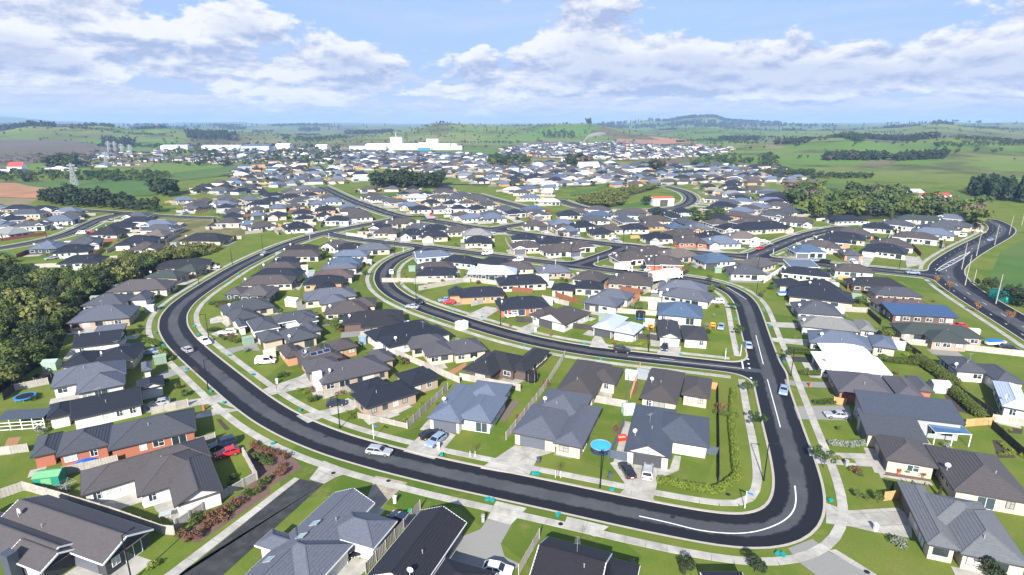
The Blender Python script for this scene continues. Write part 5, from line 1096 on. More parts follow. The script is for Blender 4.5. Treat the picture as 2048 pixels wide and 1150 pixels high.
'extra':{'fields': [('earth', [(-520.4,574.9),(-495.4,574.9),(-445.5,537.6),(-381.2,500.9),(-322.9,472.2),(-311.8,446.5),(-355.1,449.6),(-418.4,459.0)]),('dry', [(-424.1,465.5),(-375.2,452.7),(-352.9,417.9),(-375.3,410.0)]),('pasture', [(-495.4,574.9),(-455.9,595.4),(-461.1,647.4),(-409.0,653.7),(-349.9,574.9),(-294.1,475.6),(-312.3,462.2),(-381.2,500.9),(-453.8,542.0)]),('pasture', [(-378.7,629.1),(-407.9,701.6),(-391.5,765.4),(-404.0,934.4),(-374.9,921.7),(-332.5,774.2),(-329.3,641.2),(-346.7,585.0)]),('scrubland', [(-169.5,239.5),(-194.0,285.6),(-213.3,348.2),(-194.8,353.9),(-152.5,342.6),(-140.3,346.3),(-140.6,302.0),(-147.4,273.1),(-151.4,246.1)]),('swamp', [(-1402.4,1547.1),(-1246.9,1619.9),(-1017.3,1513.1),(-855.6,1286.5),(-691.2,921.7),(-742.5,811.4)]),('dry', [(101.0,385.7),(109.2,381.1),(109.9,352.0),(94.2,337.2),(84.8,348.2)]),('pasture', [(177.4,204.9),(224.4,256.3),(314.4,330.2),(162.4,162.6),(165.7,182.9)]),('earth', [(283.9,1658.8),(338.2,1885.2),(481.5,2053.0),(603.3,1993.9),(550.1,1742.6),(372.1,1582.7)]),('earth', [(-501.1,1419.5),(-400.4,1449.4),(-355.9,1336.7),(-443.7,1286.5)]),('earth', [(-216.6,801.7),(-178.7,852.2),(-135.4,811.4),(-155.9,774.2),(-200.3,765.4)]),('brownfield', [(520.6,852.2),(590.1,885.6),(520.6,811.4),(478.7,811.4)]),('dry', [(-675.8,974.6),(-677.6,1049.6),(-542.9,885.6),(-488.0,783.1),(-541.9,783.1)]),('dry', [(-817.9,1835.2),(-834.0,2115.7),(-642.3,1699.7),(-661.3,1480.6)]),('pasture', [(49.9,493.4),(81.6,533.3),(75.3,595.4),(104.4,585.0),(65.6,482.6),(47.4,468.8)]),('pasture', [(94.5,404.9),(72.3,399.9),(108.4,449.6),(128.6,459.0),(116.8,415.3)]),('dry', [(-144.5,512.6),(-121.4,529.0),(-77.0,508.7),(-111.1,482.6)]),('pasture', [(-111.1,482.6),(-73.1,512.6),(-54.1,500.9),(-76.3,475.6),(-102.5,462.2)]),('pasture', [(273.3,546.5),(317.0,574.9),(354.9,555.6),(376.5,493.4),(362.9,443.5),(328.8,428.9),(327.0,459.0),(328.2,512.6),(288.0,520.7)]),('dry', [(545.7,1262.9),(616.6,1311.1),(541.7,1156.3),(492.0,1137.0)]),('pasture', [(-191.9,219.7),(-230.8,256.3),(-244.8,261.7),(-226.8,241.3),(-188.4,208.4),(-164.0,219.7),(-164.3,232.2),(-185.0,223.7)]),('bushfloor', [(-215.8,219.7),(-190.3,208.4),(-176.1,204.9),(-167.5,208.4),(-157.5,218.9),(-153.9,235.8),(-142.9,227.9),(-140.3,200.1),(-138.7,185.8),(-134.3,166.4),(-123.6,147.6),(-113.9,131.7),(-115.2,126.9),(-113.9,118.1),(-108.6,100.3)]),('bushfloor', [(187.9,363.9),(218.1,390.3),(274.6,426.1),(300.5,410.0),(303.4,368.1),(283.6,333.6),(260.3,317.1),(248.5,353.9),(188.3,346.3)]),('bushfloor', [(213.1,468.8),(256.9,512.6),(266.7,497.2),(230.5,426.1),(193.9,412.6)]),('bushfloor', [(48.8,443.5),(74.0,482.6),(133.1,555.6),(136.1,529.0),(96.5,468.8),(79.4,410.0),(65.3,399.9),(49.5,415.3)])], 'stands': [(-0.6483,-0.5926,2300,2500,130,20,28,0),(-0.7215,-0.6563,1900,2100,90,14,22,0),(-0.6098,-0.569,1500,1700,70,10,16,0),(-0.566,-0.5292,2400,2550,70,18,24,0),(-0.5037,-0.4381,1800,2000,150,16,22,0),(-0.5292,-0.2665,800,1500,330,6,11,1),(-0.6745,-0.6429,760,860,40,14,20,1),(-0.7309,-0.5354,585,690,190,5,8,1),(-0.2743,-0.1987,2900,3100,170,18,24,0),(-0.3727,-0.2743,1900,2200,70,10,16,1),(-0.0413,0.0303,800,900,38,10,17,1),(0.0958,0.129,780,840,22,14,20,0),(0.2349,0.2563,740,780,10,12,16,0),(0.2992,0.4312,780,1000,80,6,12,1),(-0.1274,-0.1041,2300,2380,7,8,13,0),(0.1257,0.1357,2280,2320,5,20,26,0),(0.0514,0.1058,1900,2050,50,8,14,1),(0.4887,0.572,880,930,110,9,15,0),(0.5791,0.6386,870,910,90,11,15,0),(0.5114,0.5862,1480,1560,110,13,18,0),(0.4207,0.4688,1250,1330,60,10,15,0),(0.585,0.6276,1280,1360,70,10,18,0),(0.6467,0.7177,1150,1250,40,8,12,1),(0.3372,0.3995,1850,2000,110,12,18,0),(0.2798,0.4242,5000,5600,420,24,34,0),(0.6165,0.6386,2900,3000,24,30,40,0),(0.5612,0.6024,2900,3050,60,20,28,0),(0.6359,0.6883,3000,3200,120,20,28,0),(0.4101,0.4788,655,690,80,6,9,1),(0.4788,0.5612,620,650,50,5,8,1),(-0.3431,0.1472,1750,2300,160,4,9,1),(0.1472,0.7177,900,2600,260,4,9,1),(-0.7309,-0.3431,1500,2600,220,5,10,1),(-0.4841,0.1307,4500,5500,300,16,24,0),(-0.7309,-0.5867,850,1350,520,3,6,2),(0.4242,0.7177,3200,4500,260,18,26,0),(0.1472,0.4242,4300,5600,500,22,32,0),(-0.7309,-0.2665,3600,5500,450,18,28,0),(-0.3129,0.1307,2000,2400,120,4,8,1)], 'sky': {'A': (2350,1700, [(-0.4016,-18.4),(-0.3727,-8.6),(-0.3129,4.4),(-0.2189,18.0),(-0.162,36.3),(-0.129,55.1),(-0.1041,58.9),(-0.0623,49.4),(0.0135,43.7),(0.064,51.3),(0.1307,57.0),(0.1719,40.1),(0.2285,18.0),(0.3068,-12.0),(0.3446,-23.7)]), 'B': (1550,850, [(0.1472,-8.9),(0.2285,-4.2),(0.3068,5.5),(0.3815,10.4),(0.4519,17.4),(0.5178,26.4),(0.5791,17.0),(0.6359,28.7),(0.7119,18.0),(0.8591,25.8)]), 'C': (3000,2000, [(0.064,-10.9),(0.1058,20.7),(0.2285,21.5),(0.3221,36.2),(0.4172,23.7),(0.5178,25.3),(0.5791,38.7),(0.6249,57.0),(0.6626,41.7),(0.7119,33.1),(0.8591,39.5)]), 'D': (5500,4000, [(-0.9092,40.6),(-0.7119,36.7),(-0.4158,36.6),(-0.2665,39.8),(-0.1041,30.4),(0.1307,43.7),(0.2044,65.7),(0.2205,87.5),(0.2524,74.3),(0.2876,99.8),(0.3296,103.4),(0.3446,73.8),(0.3815,61.1),(0.4519,49.0),(0.549,45.6),(0.6081,60.7),(0.6359,67.8),(0.6678,57.0),(0.7119,60.4),(0.8591,59.9)]), 'E': (11000,8000, [(-0.9092,172.0),(-0.7119,144.8),(-0.6822,126.2),(-0.6563,92.3),(-0.6069,71.6),(-0.572,53.3),(-0.4841,72.8),(-0.4368,81.2),(-0.4016,57.0),(-0.3431,48.6),(-0.2976,69.8),(-0.2508,65.6),(-0.2189,57.0),(-0.1456,52.6),(0.0135,57.0),(0.3068,65.5),(0.8591,62.8)]), 'F': (2500,1750, [(-0.9092,47.0),(-0.7119,34.0),(-0.6822,49.1),(-0.651,42.5),(-0.6069,45.3),(-0.572,31.4),(-0.5292,37.8),(-0.4841,30.1),(-0.4016,19.7),(-0.3431,5.5),(-0.3053,-14.5)])}, 'cam_az': [0.1141,-0.3945,-0.5292,-0.6348,-0.2189,-0.0539,0.3446,0.549,0.6982], 'tramp': [((-104.6,111.2), 0),((-107.9,120.4), 1),((4.4,119.7), 2),((38.8,163.1), 3)], 'pool': (16.1,91.3), 'sheds': [(-111.2,127.2),(-76.0,81.5),(94.4,115.1),(-71.1,176.9),(-40.1,143.5),(23.8,105.0)], 'truck': ((42.5,222.3),(47.3,220.9)), 'semi': ((52.0,203.9),(63.8,210.6)), 'mail': [(-13.4,91.8),(-18.3,76.4),(-4.3,72.0),(-63.7,106.4),(-53.6,119.0),(67.1,117.2),(57.9,86.4),(52.9,70.0),(6.7,152.8)], 'solar': [('brown house with solar', 'solar_panel', (-51.3,133.0),(1,1.6)),('brown house with solar', 'solar_panel', (-50.4,131.3),(1,1.6)),('brown house with solar', 'solar_panel', (-50.8,129.7),(1,1.6)),('brown house with solar', 'solar_panel', (-50.0,127.7),(1,1.6)),('brown house with solar', 'solar_panel', (-47.5,127.0),(1.7,1)),('brown house with solar', 'solar_panel', (-46.3,127.9),(1.7,1)),('brown house with solar', 'solar_panel', (-45.1,128.9),(1.7,1)),('blue-grey house with skylights', 'skylight', (-27.1,66.4),(1.0,1.3)),('blue-grey house with skylights', 'skylight', (-28.1,63.9),(1.0,1.3)),('blue-grey house with skylights', 'skylight', (-31.1,60.5),(1.0,1.3))], 'bins': [(4.6,87.2),(16.3,82.7)], 'pyl': [((-418.1,551.0), 20),((-558.6,801.7), 19),((-684.8,1049.6), 20),((-823.2,1196.7), 22),((-733.4,1100.4), 20),((-839.9,1240.0), 20)], 'chim': (-43.1,115.8), 'chim2': (-64.6,60.8), 'perg': (-95.1,100.2), 'perg2': (81.0,94.8), 'tarp': (-74.4,87.2), 'line': (-71.1,78.7), 'round_c': [(-59.9,353.9)], 'arthatch': [(170.8,222.6),(178.1,229.7),(187.4,237.9),(199.5,248.0),(212.0,258.0)], 'arthatch2': [(171.4,222.0),(177.7,227.0),(186.4,234.3),(197.8,244.1),(212.0,258.0)], 'line1': [(19.2,73.2),(23.7,71.6),(27.1,70.0),(31.6,69.3),(34.5,69.5),(35.1,69.6),(37.8,70.6),(40.6,72.0),(43.0,74.1),(44.5,76.4),(45.5,78.7),(46.3,80.7)], 'dash': [((68.3,149.7),(61.9,129.7)),((59.2,121.1),(52.4,99.4)),((78.0,198.9),(79.1,183.6))], 'stop': [((57.7,132.6),(55.9,127.0))], 'r3line': [((29.5,134.6),(55.6,127.2)),((37.5,133.8),(40.7,132.6))], 'dots': [(60.1,135.3),(59.4,132.9),(58.4,130.0),(57.6,127.4),(55.7,121.8),(54.8,118.8)], 'drains': [(-30.3,84.2),(-20.5,82.0),(7.2,71.4),(46.9,62.0),(34.5,78.4)], 'pots': [(64.9,85.6),(65.4,84.0),(66.5,83.8),(67.5,83.7),(68.3,83.3),(68.7,83.0),(69.8,83.1)], 'barn': [(-609.8055437045584,716.5083333333329),(99.07125036170122,756.7780219780217),(108.80003435145012,415.2515337423311),(321.3431719667275,465.5123287671231),(332.5448184838314,452.6613333333332),(169.03191974079883,182.91784702549575),(80.60402167585777,885.6410256410251)], 'toys': [(20.6,94.9),(38.1,155.3),(39.8,154.2),(58.0,155.3)], 'boat': (128.8,142.1), 'umb': (102.3,103.9), 'tanks': [(-15.2,155.3),(-13.9,155.8),(-80.3,212.8)], 'caravan': (11.5,208.9), 'boat2': (93.8,187.3), 'green_bin': (-15.4,73.2), 'chairs': [(-22.4,63.6),(-21.5,64.5),(-52.1,72.9),(-50.0,73.8),(-0.8,121.9),(-1.2,110.7)], 'rot': (-71.3,78.7)},
}

# labels for the repeats: what tells each one from its neighbours
ROOF_WORD = dict(k='black', kb='black', nb='dark brown', n='brown', g='dark grey', b='blue-grey', b2='slate', b3='blue-grey', B='mid-blue', l='pale grey', w='white', G='dark green', t='tan-brown', r='reddish-brown', g2='light grey', v='grey', p='purple-black', l2='pale grey', ng='charcoal', s='grey shingle', Bm='bright blue')
WALL_WORD = dict(w='white', c='cream', r='red brick', o='orange brick', tb='tan brick', k='dark', d='dark brick', b='pale blue', g='grey')
ORD = 'first second third fourth fifth sixth seventh eighth ninth tenth eleventh twelfth thirteenth fourteenth fifteenth sixteenth seventeenth eighteenth nineteenth twentieth twenty-first twenty-second twenty-third twenty-fourth twenty-fifth twenty-sixth twenty-seventh twenty-eighth twenty-ninth thirtieth thirty-first thirty-second thirty-third thirty-fourth thirty-fifth thirty-sixth thirty-seventh thirty-eighth thirty-ninth fortieth'.split()
def view_x(x, y): return x/(y*.961+57*.2765)
def by_order(items, form_one, form_many, labels):
    items.sort(key=lambda t: t[0])
    for i, (_, idx) in enumerate(items): labels[idx] = form_one if len(items) == 1 else form_many.format(ORD[min(i, 39)])
HLAB = {i: h[8] for i, h in enumerate(DATA['houses']) if h[8]}; sets = {}
for i, h in enumerate(DATA['houses']):
    if not h[8]: ctx = DATA['groups'][h[9]]; s = 'in the left streets' if h[0][0] < -150 else 'in the middle streets' if h[0][0] < 60 else 'in the right hand streets'; sets.setdefault((ROOF_WORD[h[3]], WALL_WORD[h[4]], ctx, s if 'distant' in ctx else ''), []).append((view_x(*h[0]), i))
for (r_, w_, ctx, s), L in sets.items():
    if s: by_order(L, f"distant {r_}-roofed house with {w_} walls {s}", f"distant {r_}-roofed {w_}-walled house, {{}} from left {s}", HLAB)
    else: c = ctx.replace('houses ', '', 1); by_order(L, f"{r_}-roofed house with {w_} walls {c}", f"{r_}-roofed {w_}-walled house, {{}} such from left {c}", HLAB)
NEARH = [(h[0], h[8]) for h in DATA['houses'] if h[8]]
def nearest(p, used, desc):
    for o, l in sorted(NEARH, key=lambda t: math.dist(t[0], p))[:12]:
        s = f"{desc} the {l}"
        if s not in used and len(s.split()) <= 16: used.add(s); return s
    return desc+' the road'

# ------------------------------------------------------------------ materials
MATS = {}
def mat(name, col, rough=.8, var=.12, scale=1.5, col2=None, s2=.15, objvar=0., spec=.3, bump=0., bscale=20., metal=0., coat=0., lo=.4, hi=.62):
    if name in MATS: return MATS[name]
    m = bpy.data.materials.new(name); m.use_nodes = True; t = NT(m.node_tree)
    geo = t.n('ShaderNodeTexCoord').outputs['Object'] if False else t.n('ShaderNodeNewGeometry').outputs['Position']
    b = t.n('ShaderNodeBsdfPrincipled'); o = t.n('ShaderNodeOutputMaterial'); t.set(o.inputs[0], b.outputs[0])
    c = t.n('ShaderNodeRGB'); c.outputs[0].default_value = (*col, 1); c = c.outputs[0]
    if col2: c = t.mix(t.ramp(t.noise(geo, s2, 5, .6), lo, hi), c, col2)
    if var:
        f = t.math('ADD', t.math('MULTIPLY', t.math('SUBTRACT', t.noise(geo, scale, 5, .65), .5), var*4), 1.)
        c = t.mix(1., c, t.comb(f, f, f), 'MULTIPLY')
    if objvar:
        r = t.n('ShaderNodeObjectInfo').outputs['Random']; f = t.math('ADD', t.math('MULTIPLY', r, objvar*2), 1-objvar)
        c = t.mix(1., c, t.comb(f, f, f), 'MULTIPLY')
    t.set(b.inputs['Base Color'], c); b.inputs['Roughness'].default_value = rough; b.inputs['Specular IOR Level'].default_value = spec; b.inputs['Metallic'].default_value = metal
    b.inputs['Coat Weight'].default_value = coat
    if bump:
        bp = t.n('ShaderNodeBump'); bp.inputs['Strength'].default_value = bump; bp.inputs['Distance'].default_value = .05; t.set(bp.inputs['Height'], t.noise(geo, bscale, 4, .6)); t.set(b.inputs['Normal'], bp.outputs[0])
    MATS[name] = m; return m
ROOF = dict(k=(.016, .019, .028), kb=(.022, .022, .026), nb=(.078, .07, .071), n=(.064, .055, .053), g=(.06, .064, .076), b=(.1, .122, .17), b2=(.092, .1, .128), b3=(.056, .066, .09), B=(.06, .092, .15),
            l=(.42, .47, .58), w=(.82, .82, .82), G=(.038, .048, .044), t=(.12, .1, .09), r=(.085, .06, .056), g2=(.19, .19, .185), v=(.078, .074, .085), p=(.02, .018, .024), l2=(.3, .33, .37), ng=(.034, .033, .036), s=(.12, .125, .135), Bm=(.035, .07, .15))
WALL = dict(w=(.57, .56, .54), c=(.47, .4, .315), r=(.33, .12, .075), o=(.46, .24, .13), tb=(.32, .25, .2), k=(.06, .06, .065), d=(.1, .07, .06), b=(.42, .5, .6), g=(.3, .31, .33))
def roofm(k): return mat('roof_'+k, ROOF[k], .55, .16, 2.2, objvar=.1, spec=.4)
def wallm(k): return mat('wall_'+k, WALL[k], .85, .07, 3., objvar=.06)
M_trim = {'k': mat('trim_dark', (.05, .05, .055), .5, 0), 'w': mat('trim_white', (.78, .78, .78), .5, 0)}
M_white = mat('white_paint', (.8, .8, .79), .5, .03); M_black = mat('black_metal', (.015, .015, .017), .45, 0)
M_glass = mat('window_glass', (.03, .045, .055), .06, .0, spec=.8, objvar=.5); M_blind = mat('window_blind', (.45, .45, .42), .3, .05, objvar=.4, spec=.6)
M_carglass = mat('car_glass', (.012, .015, .02), .05, 0, spec=.9)
M_conc = mat('concrete', (.40, .385, .345), .85, .13, .9, col2=(.31, .295, .26), s2=.35, objvar=.09)
M_agg = mat('exposed_aggregate', (.23, .225, .21), .9, .16, 6., objvar=.05)
M_joint = mat('concrete_joint', (.11, .10, .085), .95, .1)
M_brownc = mat('weathered_concrete', (.34, .29, .23), .85, .15, .9, col2=(.24, .2, .16), s2=.5, objvar=.08)
M_kerb = mat('kerb_concrete', (.37, .34, .295), .85, .12, 1.2)
M_lane = mat('lane_asphalt', (.032, .032, .034), .7, .25, .8, col2=(.05, .05, .05), s2=.5)
M_deck = mat('deck_timber', (.15, .12, .1), .8, .15, 4.)
M_paint = mat('road_paint', (.72, .72, .70), .7, .12, 3.)
M_teal = mat('teal_plastic', (.01, .27, .26), .45, .05, objvar=.1)
M_tyre = mat('tyre', (.012, .012, .012), .8, 0); M_rim = mat('rim', (.45, .46, .48), .3, 0, metal=.7)
M_head = mat('headlight', (.75, .78, .8), .15, 0, spec=.8); M_tail = mat('taillight', (.4, .01, .01), .25, 0)
M_steel = mat('galvanised_steel', (.4, .42, .44), .5, .05, metal=.4)
M_pole = mat('pole_concrete', (.34, .325, .29), .85, .08)
M_bark = mat('bark', (.09, .07, .055), .9, .2); M_twig = mat('twig', (.12, .075, .06), .9, .2)
M_fence = dict(grey=mat('fence_grey', (.36, .335, .30), .9, .2, 1.2, objvar=.15), picket=mat('fence_grey', (0, 0, 0)), tan=mat('fence_tan', (.46, .27, .12), .9, .15, 1.5, objvar=.1), brown=mat('fence_brown', (.2, .075, .045), .9, .15, 1.5, objvar=.1),
              dark=mat('fence_dark', (.05, .045, .042), .9, .2, 1.5, objvar=.15), stone=mat('fence_stone', (.34, .32, .29), .9, .18, 1.5, objvar=.12), slate=mat('fence_slate', (.07, .09, .12), .7, .1, objvar=.1), white=mat('rendered_wall', (.74, .73, .7), .85, .05))
def leafm(name, a, b, objvar=.3, rough=.7):
    if name in MATS: return MATS[name]
    m = bpy.data.materials.new(name); m.use_nodes = True; t = NT(m.node_tree)
    pos = t.n('ShaderNodeNewGeometry').outputs['Position']; r = t.n('ShaderNodeObjectInfo').outputs['Random']
    f = t.math('ADD', t.math('MULTIPLY', r, .75), t.math('MULTIPLY', t.math('SUBTRACT', t.noise(pos, 1.1, 4, .7), .4), 1.1), clamp=True)
    c = t.mix(f, a, b); q = t.math('ADD', t.math('MULTIPLY', t.noise(pos, 5., 2, .5), objvar*2), 1-objvar); c = t.mix(1., c, t.comb(q, q, q), 'MULTIPLY')
    bs = t.n('ShaderNodeBsdfPrincipled'); t.set(bs.inputs['Base Color'], c); bs.inputs['Roughness'].default_value = rough; bs.inputs['Specular IOR Level'].default_value = .25
    o = t.n('ShaderNodeOutputMaterial'); t.set(o.inputs[0], bs.outputs[0]); MATS[name] = m; return m
L_bush = leafm('leaf_bush', (.022, .046, .01), (.1, .125, .025)); L_dark = leafm('leaf_dark', (.016, .03, .012), (.035, .05, .018)); L_green = leafm('leaf_green', (.05, .09, .015), (.1, .13, .03))
L_lime = leafm('leaf_lime', (.11, .16, .016), (.2, .225, .03)); L_rust = leafm('leaf_rust', (.11, .05, .03), (.17, .1, .05)); L_red = leafm('leaf_orange', (.2, .085, .035), (.27, .14, .05)); L_silver = leafm('leaf_silver', (.14, .17, .12), (.22, .24, .19))
L_scrub = leafm('leaf_scrub', (.055, .08, .016), (.16, .16, .045)); L_pine = leafm('leaf_pine', (.012, .028, .014), (.024, .042, .018)); L_purple = leafm('leaf_bare', (.085, .06, .05), (.125, .09, .07)); L_mixed = leafm('leaf_mixed', (.02, .045, .012), (.062, .095, .026))

def ground_mat():
    m = bpy.data.materials.new('grass_ground'); m.use_nodes = True; t = NT(m.node_tree)
    pos = t.n('ShaderNodeNewGeometry').outputs['Position']; s = t.n('ShaderNodeSeparateXYZ'); t.set(s.inputs[0], pos)
    lawn = t.mix(t.ramp(t.noise(pos, .09, 5, .6), .38, .62), (.085, .14, .016), (.13, .165, .027))
    lots = t.n('ShaderNodeTexVoronoi', feature='F1', voronoi_dimensions='2D'); t.set(lots.inputs['Vector'], pos); lots.inputs['Scale'].default_value = .055
    ls = t.n('ShaderNodeSeparateXYZ'); t.set(ls.inputs[0], lots.outputs['Color']); lawn = t.mix(t.math('MULTIPLY', ls.outputs[0], .55), lawn, (.135, .15, .035)); lawn = t.mix(t.ramp(ls.outputs[1], .6, 1., 0., .6), lawn, (.05, .1, .012))
    lawn = t.mix(t.ramp(t.noise(pos, .22, 7, .72), .52, .68, 0., .65), lawn, (.17, .165, .05))
    lawn = t.mix(t.ramp(t.noise(pos, .7, 6, .75), .58, .72, 0., .7), lawn, (.15, .115, .06))
    # far country: paddocks of different greens, rough brown slopes
    v = t.n('ShaderNodeTexVoronoi', feature='F1', voronoi_dimensions='2D'); t.set(v.inputs['Vector'], t.vmath('ADD', pos, t.vmath('MULTIPLY', t.comb(t.noise(pos, .004, 2), t.noise(t.vmath('ADD', pos, (900, 0, 0)), .004, 2), 0.), (260, 260, 0)))); t.set(v.inputs['Scale'], .0042)
    vs_ = t.n('ShaderNodeSeparateXYZ'); t.set(vs_.inputs[0], v.outputs['Color'])
    pad = t.mix(vs_.outputs[0], (.085, .17, .022), (.16, .18, .05))
    pad = t.mix(t.ramp(vs_.outputs[1], .62, .8), pad, (.125, .105, .06))
    pad = t.mix(t.ramp(t.noise(pos, .006, 7, .65), .5, .64, 0., .85), pad, (.055, .062, .025))
    pad = t.mix(t.ramp(t.noise(pos, .02, 6, .7), .57, .68, 0., .6), pad, (.13, .1, .065))
    c = t.mix(t.ramp(s.outputs[1], 560., 760.), lawn, pad)
    f = t.math('ADD', t.math('MULTIPLY', t.noise(pos, 4., 4, .75), .7), .65); c = t.mix(1., c, t.comb(f, f, f), 'MULTIPLY')
    b = t.n('ShaderNodeBsdfPrincipled'); t.set(b.inputs['Base Color'], c); b.inputs['Roughness'].default_value = .9; b.inputs['Specular IOR Level'].default_value = .1
    bp = t.n('ShaderNodeBump'); bp.inputs['Strength'].default_value = .5; bp.inputs['Distance'].default_value = .12; t.set(bp.inputs['Height'], t.noise(pos, 3., 5, .75)); t.set(b.inputs['Normal'], bp.outputs[0])
    o = t.n('ShaderNodeOutputMaterial'); t.set(o.inputs[0], b.outputs[0]); return m
def road_mat():
    m = bpy.data.materials.new('asphalt'); m.use_nodes = True; t = NT(m.node_tree)
    pos = t.n('ShaderNodeNewGeometry').outputs['Position']
    at = t.n('ShaderNodeAttribute', attribute_name='across').outputs['Fac']
    edge = t.math('ADD', at, t.math('MULTIPLY', t.math('SUBTRACT', t.noise(pos, .6, 6, .7), .5), .5))
    wet = t.ramp(edge, .30, .44)                     # worn dry lanes in the middle, damp fresh bitumen along the edges
    dry = t.mix(t.ramp(t.noise(pos, .12, 4, .6), .42, .6), (.06, .062, .07), (.073, .076, .085))
    dry = t.mix(t.ramp(t.noise(pos, .8, 5, .7), .56, .74, 0., .4), dry, (.04, .04, .045))
    c = t.mix(wet, dry, (.0125, .0135, .018))
    f = t.math('ADD', t.math('MULTIPLY', t.noise(pos, 9., 3, .7), .6), .7); c = t.mix(1., c, t.comb(f, f, f), 'MULTIPLY')
    b = t.n('ShaderNodeBsdfPrincipled'); t.set(b.inputs['Base Color'], c); t.set(b.inputs['Roughness'], t.ramp(wet, 0., 1., .85, .58)); b.inputs['Specular IOR Level'].default_value = .18
    o = t.n('ShaderNodeOutputMaterial'); t.set(o.inputs[0], b.outputs[0]); return m
M_ground = ground_mat(); M_road = road_mat()
FIELD = dict(earth=mat('bare_earth', (.36, .16, .08), .95, .2, .05, col2=(.27, .16, .09), s2=.02), dry=mat('dry_grass', (.2, .16, .085), .95, .15, .08, col2=(.14, .14, .05), s2=.03), pasture=mat('pasture', (.05, .115, .016), .95, .14, .05, col2=(.075, .125, .024), s2=.015),
             scrubland=mat('scrub_ground', (.1, .1, .035), .95, .2, .2, col2=(.17, .15, .06), s2=.05), swamp=mat('swamp_ground', (.125, .095, .085), .95, .2, .02, col2=(.09, .085, .05), s2=.01), brownfield=mat('ploughed', (.15, .1, .07), .95, .1, .05), bushfloor=mat('bush_floor', (.03, .036, .014), .95, .2, .3))
BED = dict(mulch=mat('mulch', (.14, .085, .07), .95, .25, 2.), soil=mat('soil', (.06, .045, .035), .95, .25, 2.), earth=FIELD['earth'])

# ------------------------------------------------------------------ mesh helpers
class MB:
    def __init__(s): s.v = []; s.f = []; s.m = []
    def face(s, pts, mi=0):
        i = len(s.v); s.v.extend(tuple(p) for p in pts); s.f.append(tuple(range(i, i+len(pts)))); s.m.append(mi)
    def box(s, x0, y0, z0, x1, y1, z1, mi=0, bottom=False):
        i = len(s.v); s.v += [(x0, y0, z0), (x1, y0, z0), (x1, y1, z0), (x0, y1, z0), (x0, y0, z1), (x1, y0, z1), (x1, y1, z1), (x0, y1, z1)]
        F = [(4, 5, 6, 7), (0, 1, 5, 4), (1, 2, 6, 5), (2, 3, 7, 6), (3, 0, 4, 7)] + ([(3, 2, 1, 0)] if bottom else [])
        for f in F: s.f.append(tuple(i+k for k in f)); s.m.append(mi)
    def bar(s, p, q, wd=.1, h=.1, mi=0):
        p, q = Vector(p), Vector(q); d = (q-p)
        if d.length < 1e-4: return
        d.normalize(); side = d.cross(Vector((0, 0, 1)))
        if side.length < 1e-3: side = Vector((1, 0, 0))
        side.normalize(); up = side.cross(d); a = side*wd/2; b = up*h/2; i = len(s.v)
        for e in (p, q): s.v += [tuple(e-a-b), tuple(e+a-b), tuple(e+a+b), tuple(e-a+b)]
        for f in ((0, 1, 5, 4), (1, 2, 6, 5), (2, 3, 7, 6), (3, 0, 4, 7), (3, 2, 1, 0), (4, 5, 6, 7)): s.f.append(tuple(i+k for k in f)); s.m.append(mi)
    def tube(s, p, q, r0, r1=None, n=8, mi=0, cap=True):
        r1 = r0 if r1 is None else r1; p, q = Vector(p), Vector(q); d = (q-p).normalized(); a = d.orthogonal().normalized(); b = d.cross(a); i = len(s.v)
        for e, r in ((p, r0), (q, r1)):
            for k in range(n): t = 2*math.pi*k/n; s.v.append(tuple(e+(a*math.cos(t)+b*math.sin(t))*r))
        for k in range(n): s.f.append((i+k, i+(k+1) % n, i+n+(k+1) % n, i+n+k)); s.m.append(mi)
        if cap: s.f.append(tuple(i+n+k for k in range(n))); s.m.append(mi); s.f.append(tuple(i+n-1-k for k in range(n))); s.m.append(mi)
    def mesh(s, name, mats, smooth=False):
        me = bpy.data.meshes.new(name); me.from_pydata(s.v, [], s.f)
        for m in mats: me.materials.append(m)
        if any(s.m): me.polygons.foreach_set('material_index', s.m)
        if smooth: me.polygons.foreach_set('use_smooth', [True]*len(me.polygons))
        me.update(); return me
def put(name, me, parent=None, loc=None, rz=0., label=None, cat=None, group=None, kind=None, scale=None):
    o = bpy.data.objects.new(name, me); COL.objects.link(o)
    if parent is not None: o.parent = parent
    if loc is not None: o.location = loc if len(loc) == 3 else (*loc, 0)
    if rz: o.rotation_euler = (0, 0, rz)
    if scale is not None: o.scale = scale if hasattr(scale, '__len__') else (scale,)*3
    if label: o['label'] = label
    if cat: o['category'] = cat
    if group: o['group'] = group
    if kind: o['kind'] = kind
    return o
def copy_thing(src, loc, rz, label=None, group=None, scale=None):
    """copy a thing with its parts and sub-parts"""
    r = src.copy(); COL.objects.link(r); r.location = loc if len(loc) == 3 else (*loc, 0); r.rotation_euler = (0, 0, rz)
    if scale is not None: r.scale = (scale,)*3
    if label: r['label'] = label
    if group: r['group'] = group
    for ch in src.children:
        c = ch.copy(); COL.objects.link(c); c.parent = r
        for g in ch.children: d = g.copy(); COL.objects.link(d); d.parent = c
    return r
def npmesh(name, V, F, mats, mi=None, attr=None):
    me = bpy.data.meshes.new(name); V = np.asarray(V, np.float32); F = np.asarray(F, np.int32); k = F.shape[1]
    me.vertices.add(len(V)); me.vertices.foreach_set('co', V.ravel()); me.loops.add(F.size); me.loops.foreach_set('vertex_index', F.ravel())
    me.polygons.add(len(F)); me.polygons.foreach_set('loop_start', np.arange(len(F), dtype=np.int32)*k); me.polygons.foreach_set('loop_total', np.full(len(F), k, np.int32))
    for m in mats: me.materials.append(m)
    if mi is not None: me.polygons.foreach_set('material_index', np.asarray(mi, np.int32))
    if attr: a = me.attributes.new(attr[0], 'FLOAT', 'POINT'); a.data.foreach_set('value', np.asarray(attr[1], np.float32))
    me.update(); me.validate(); return me

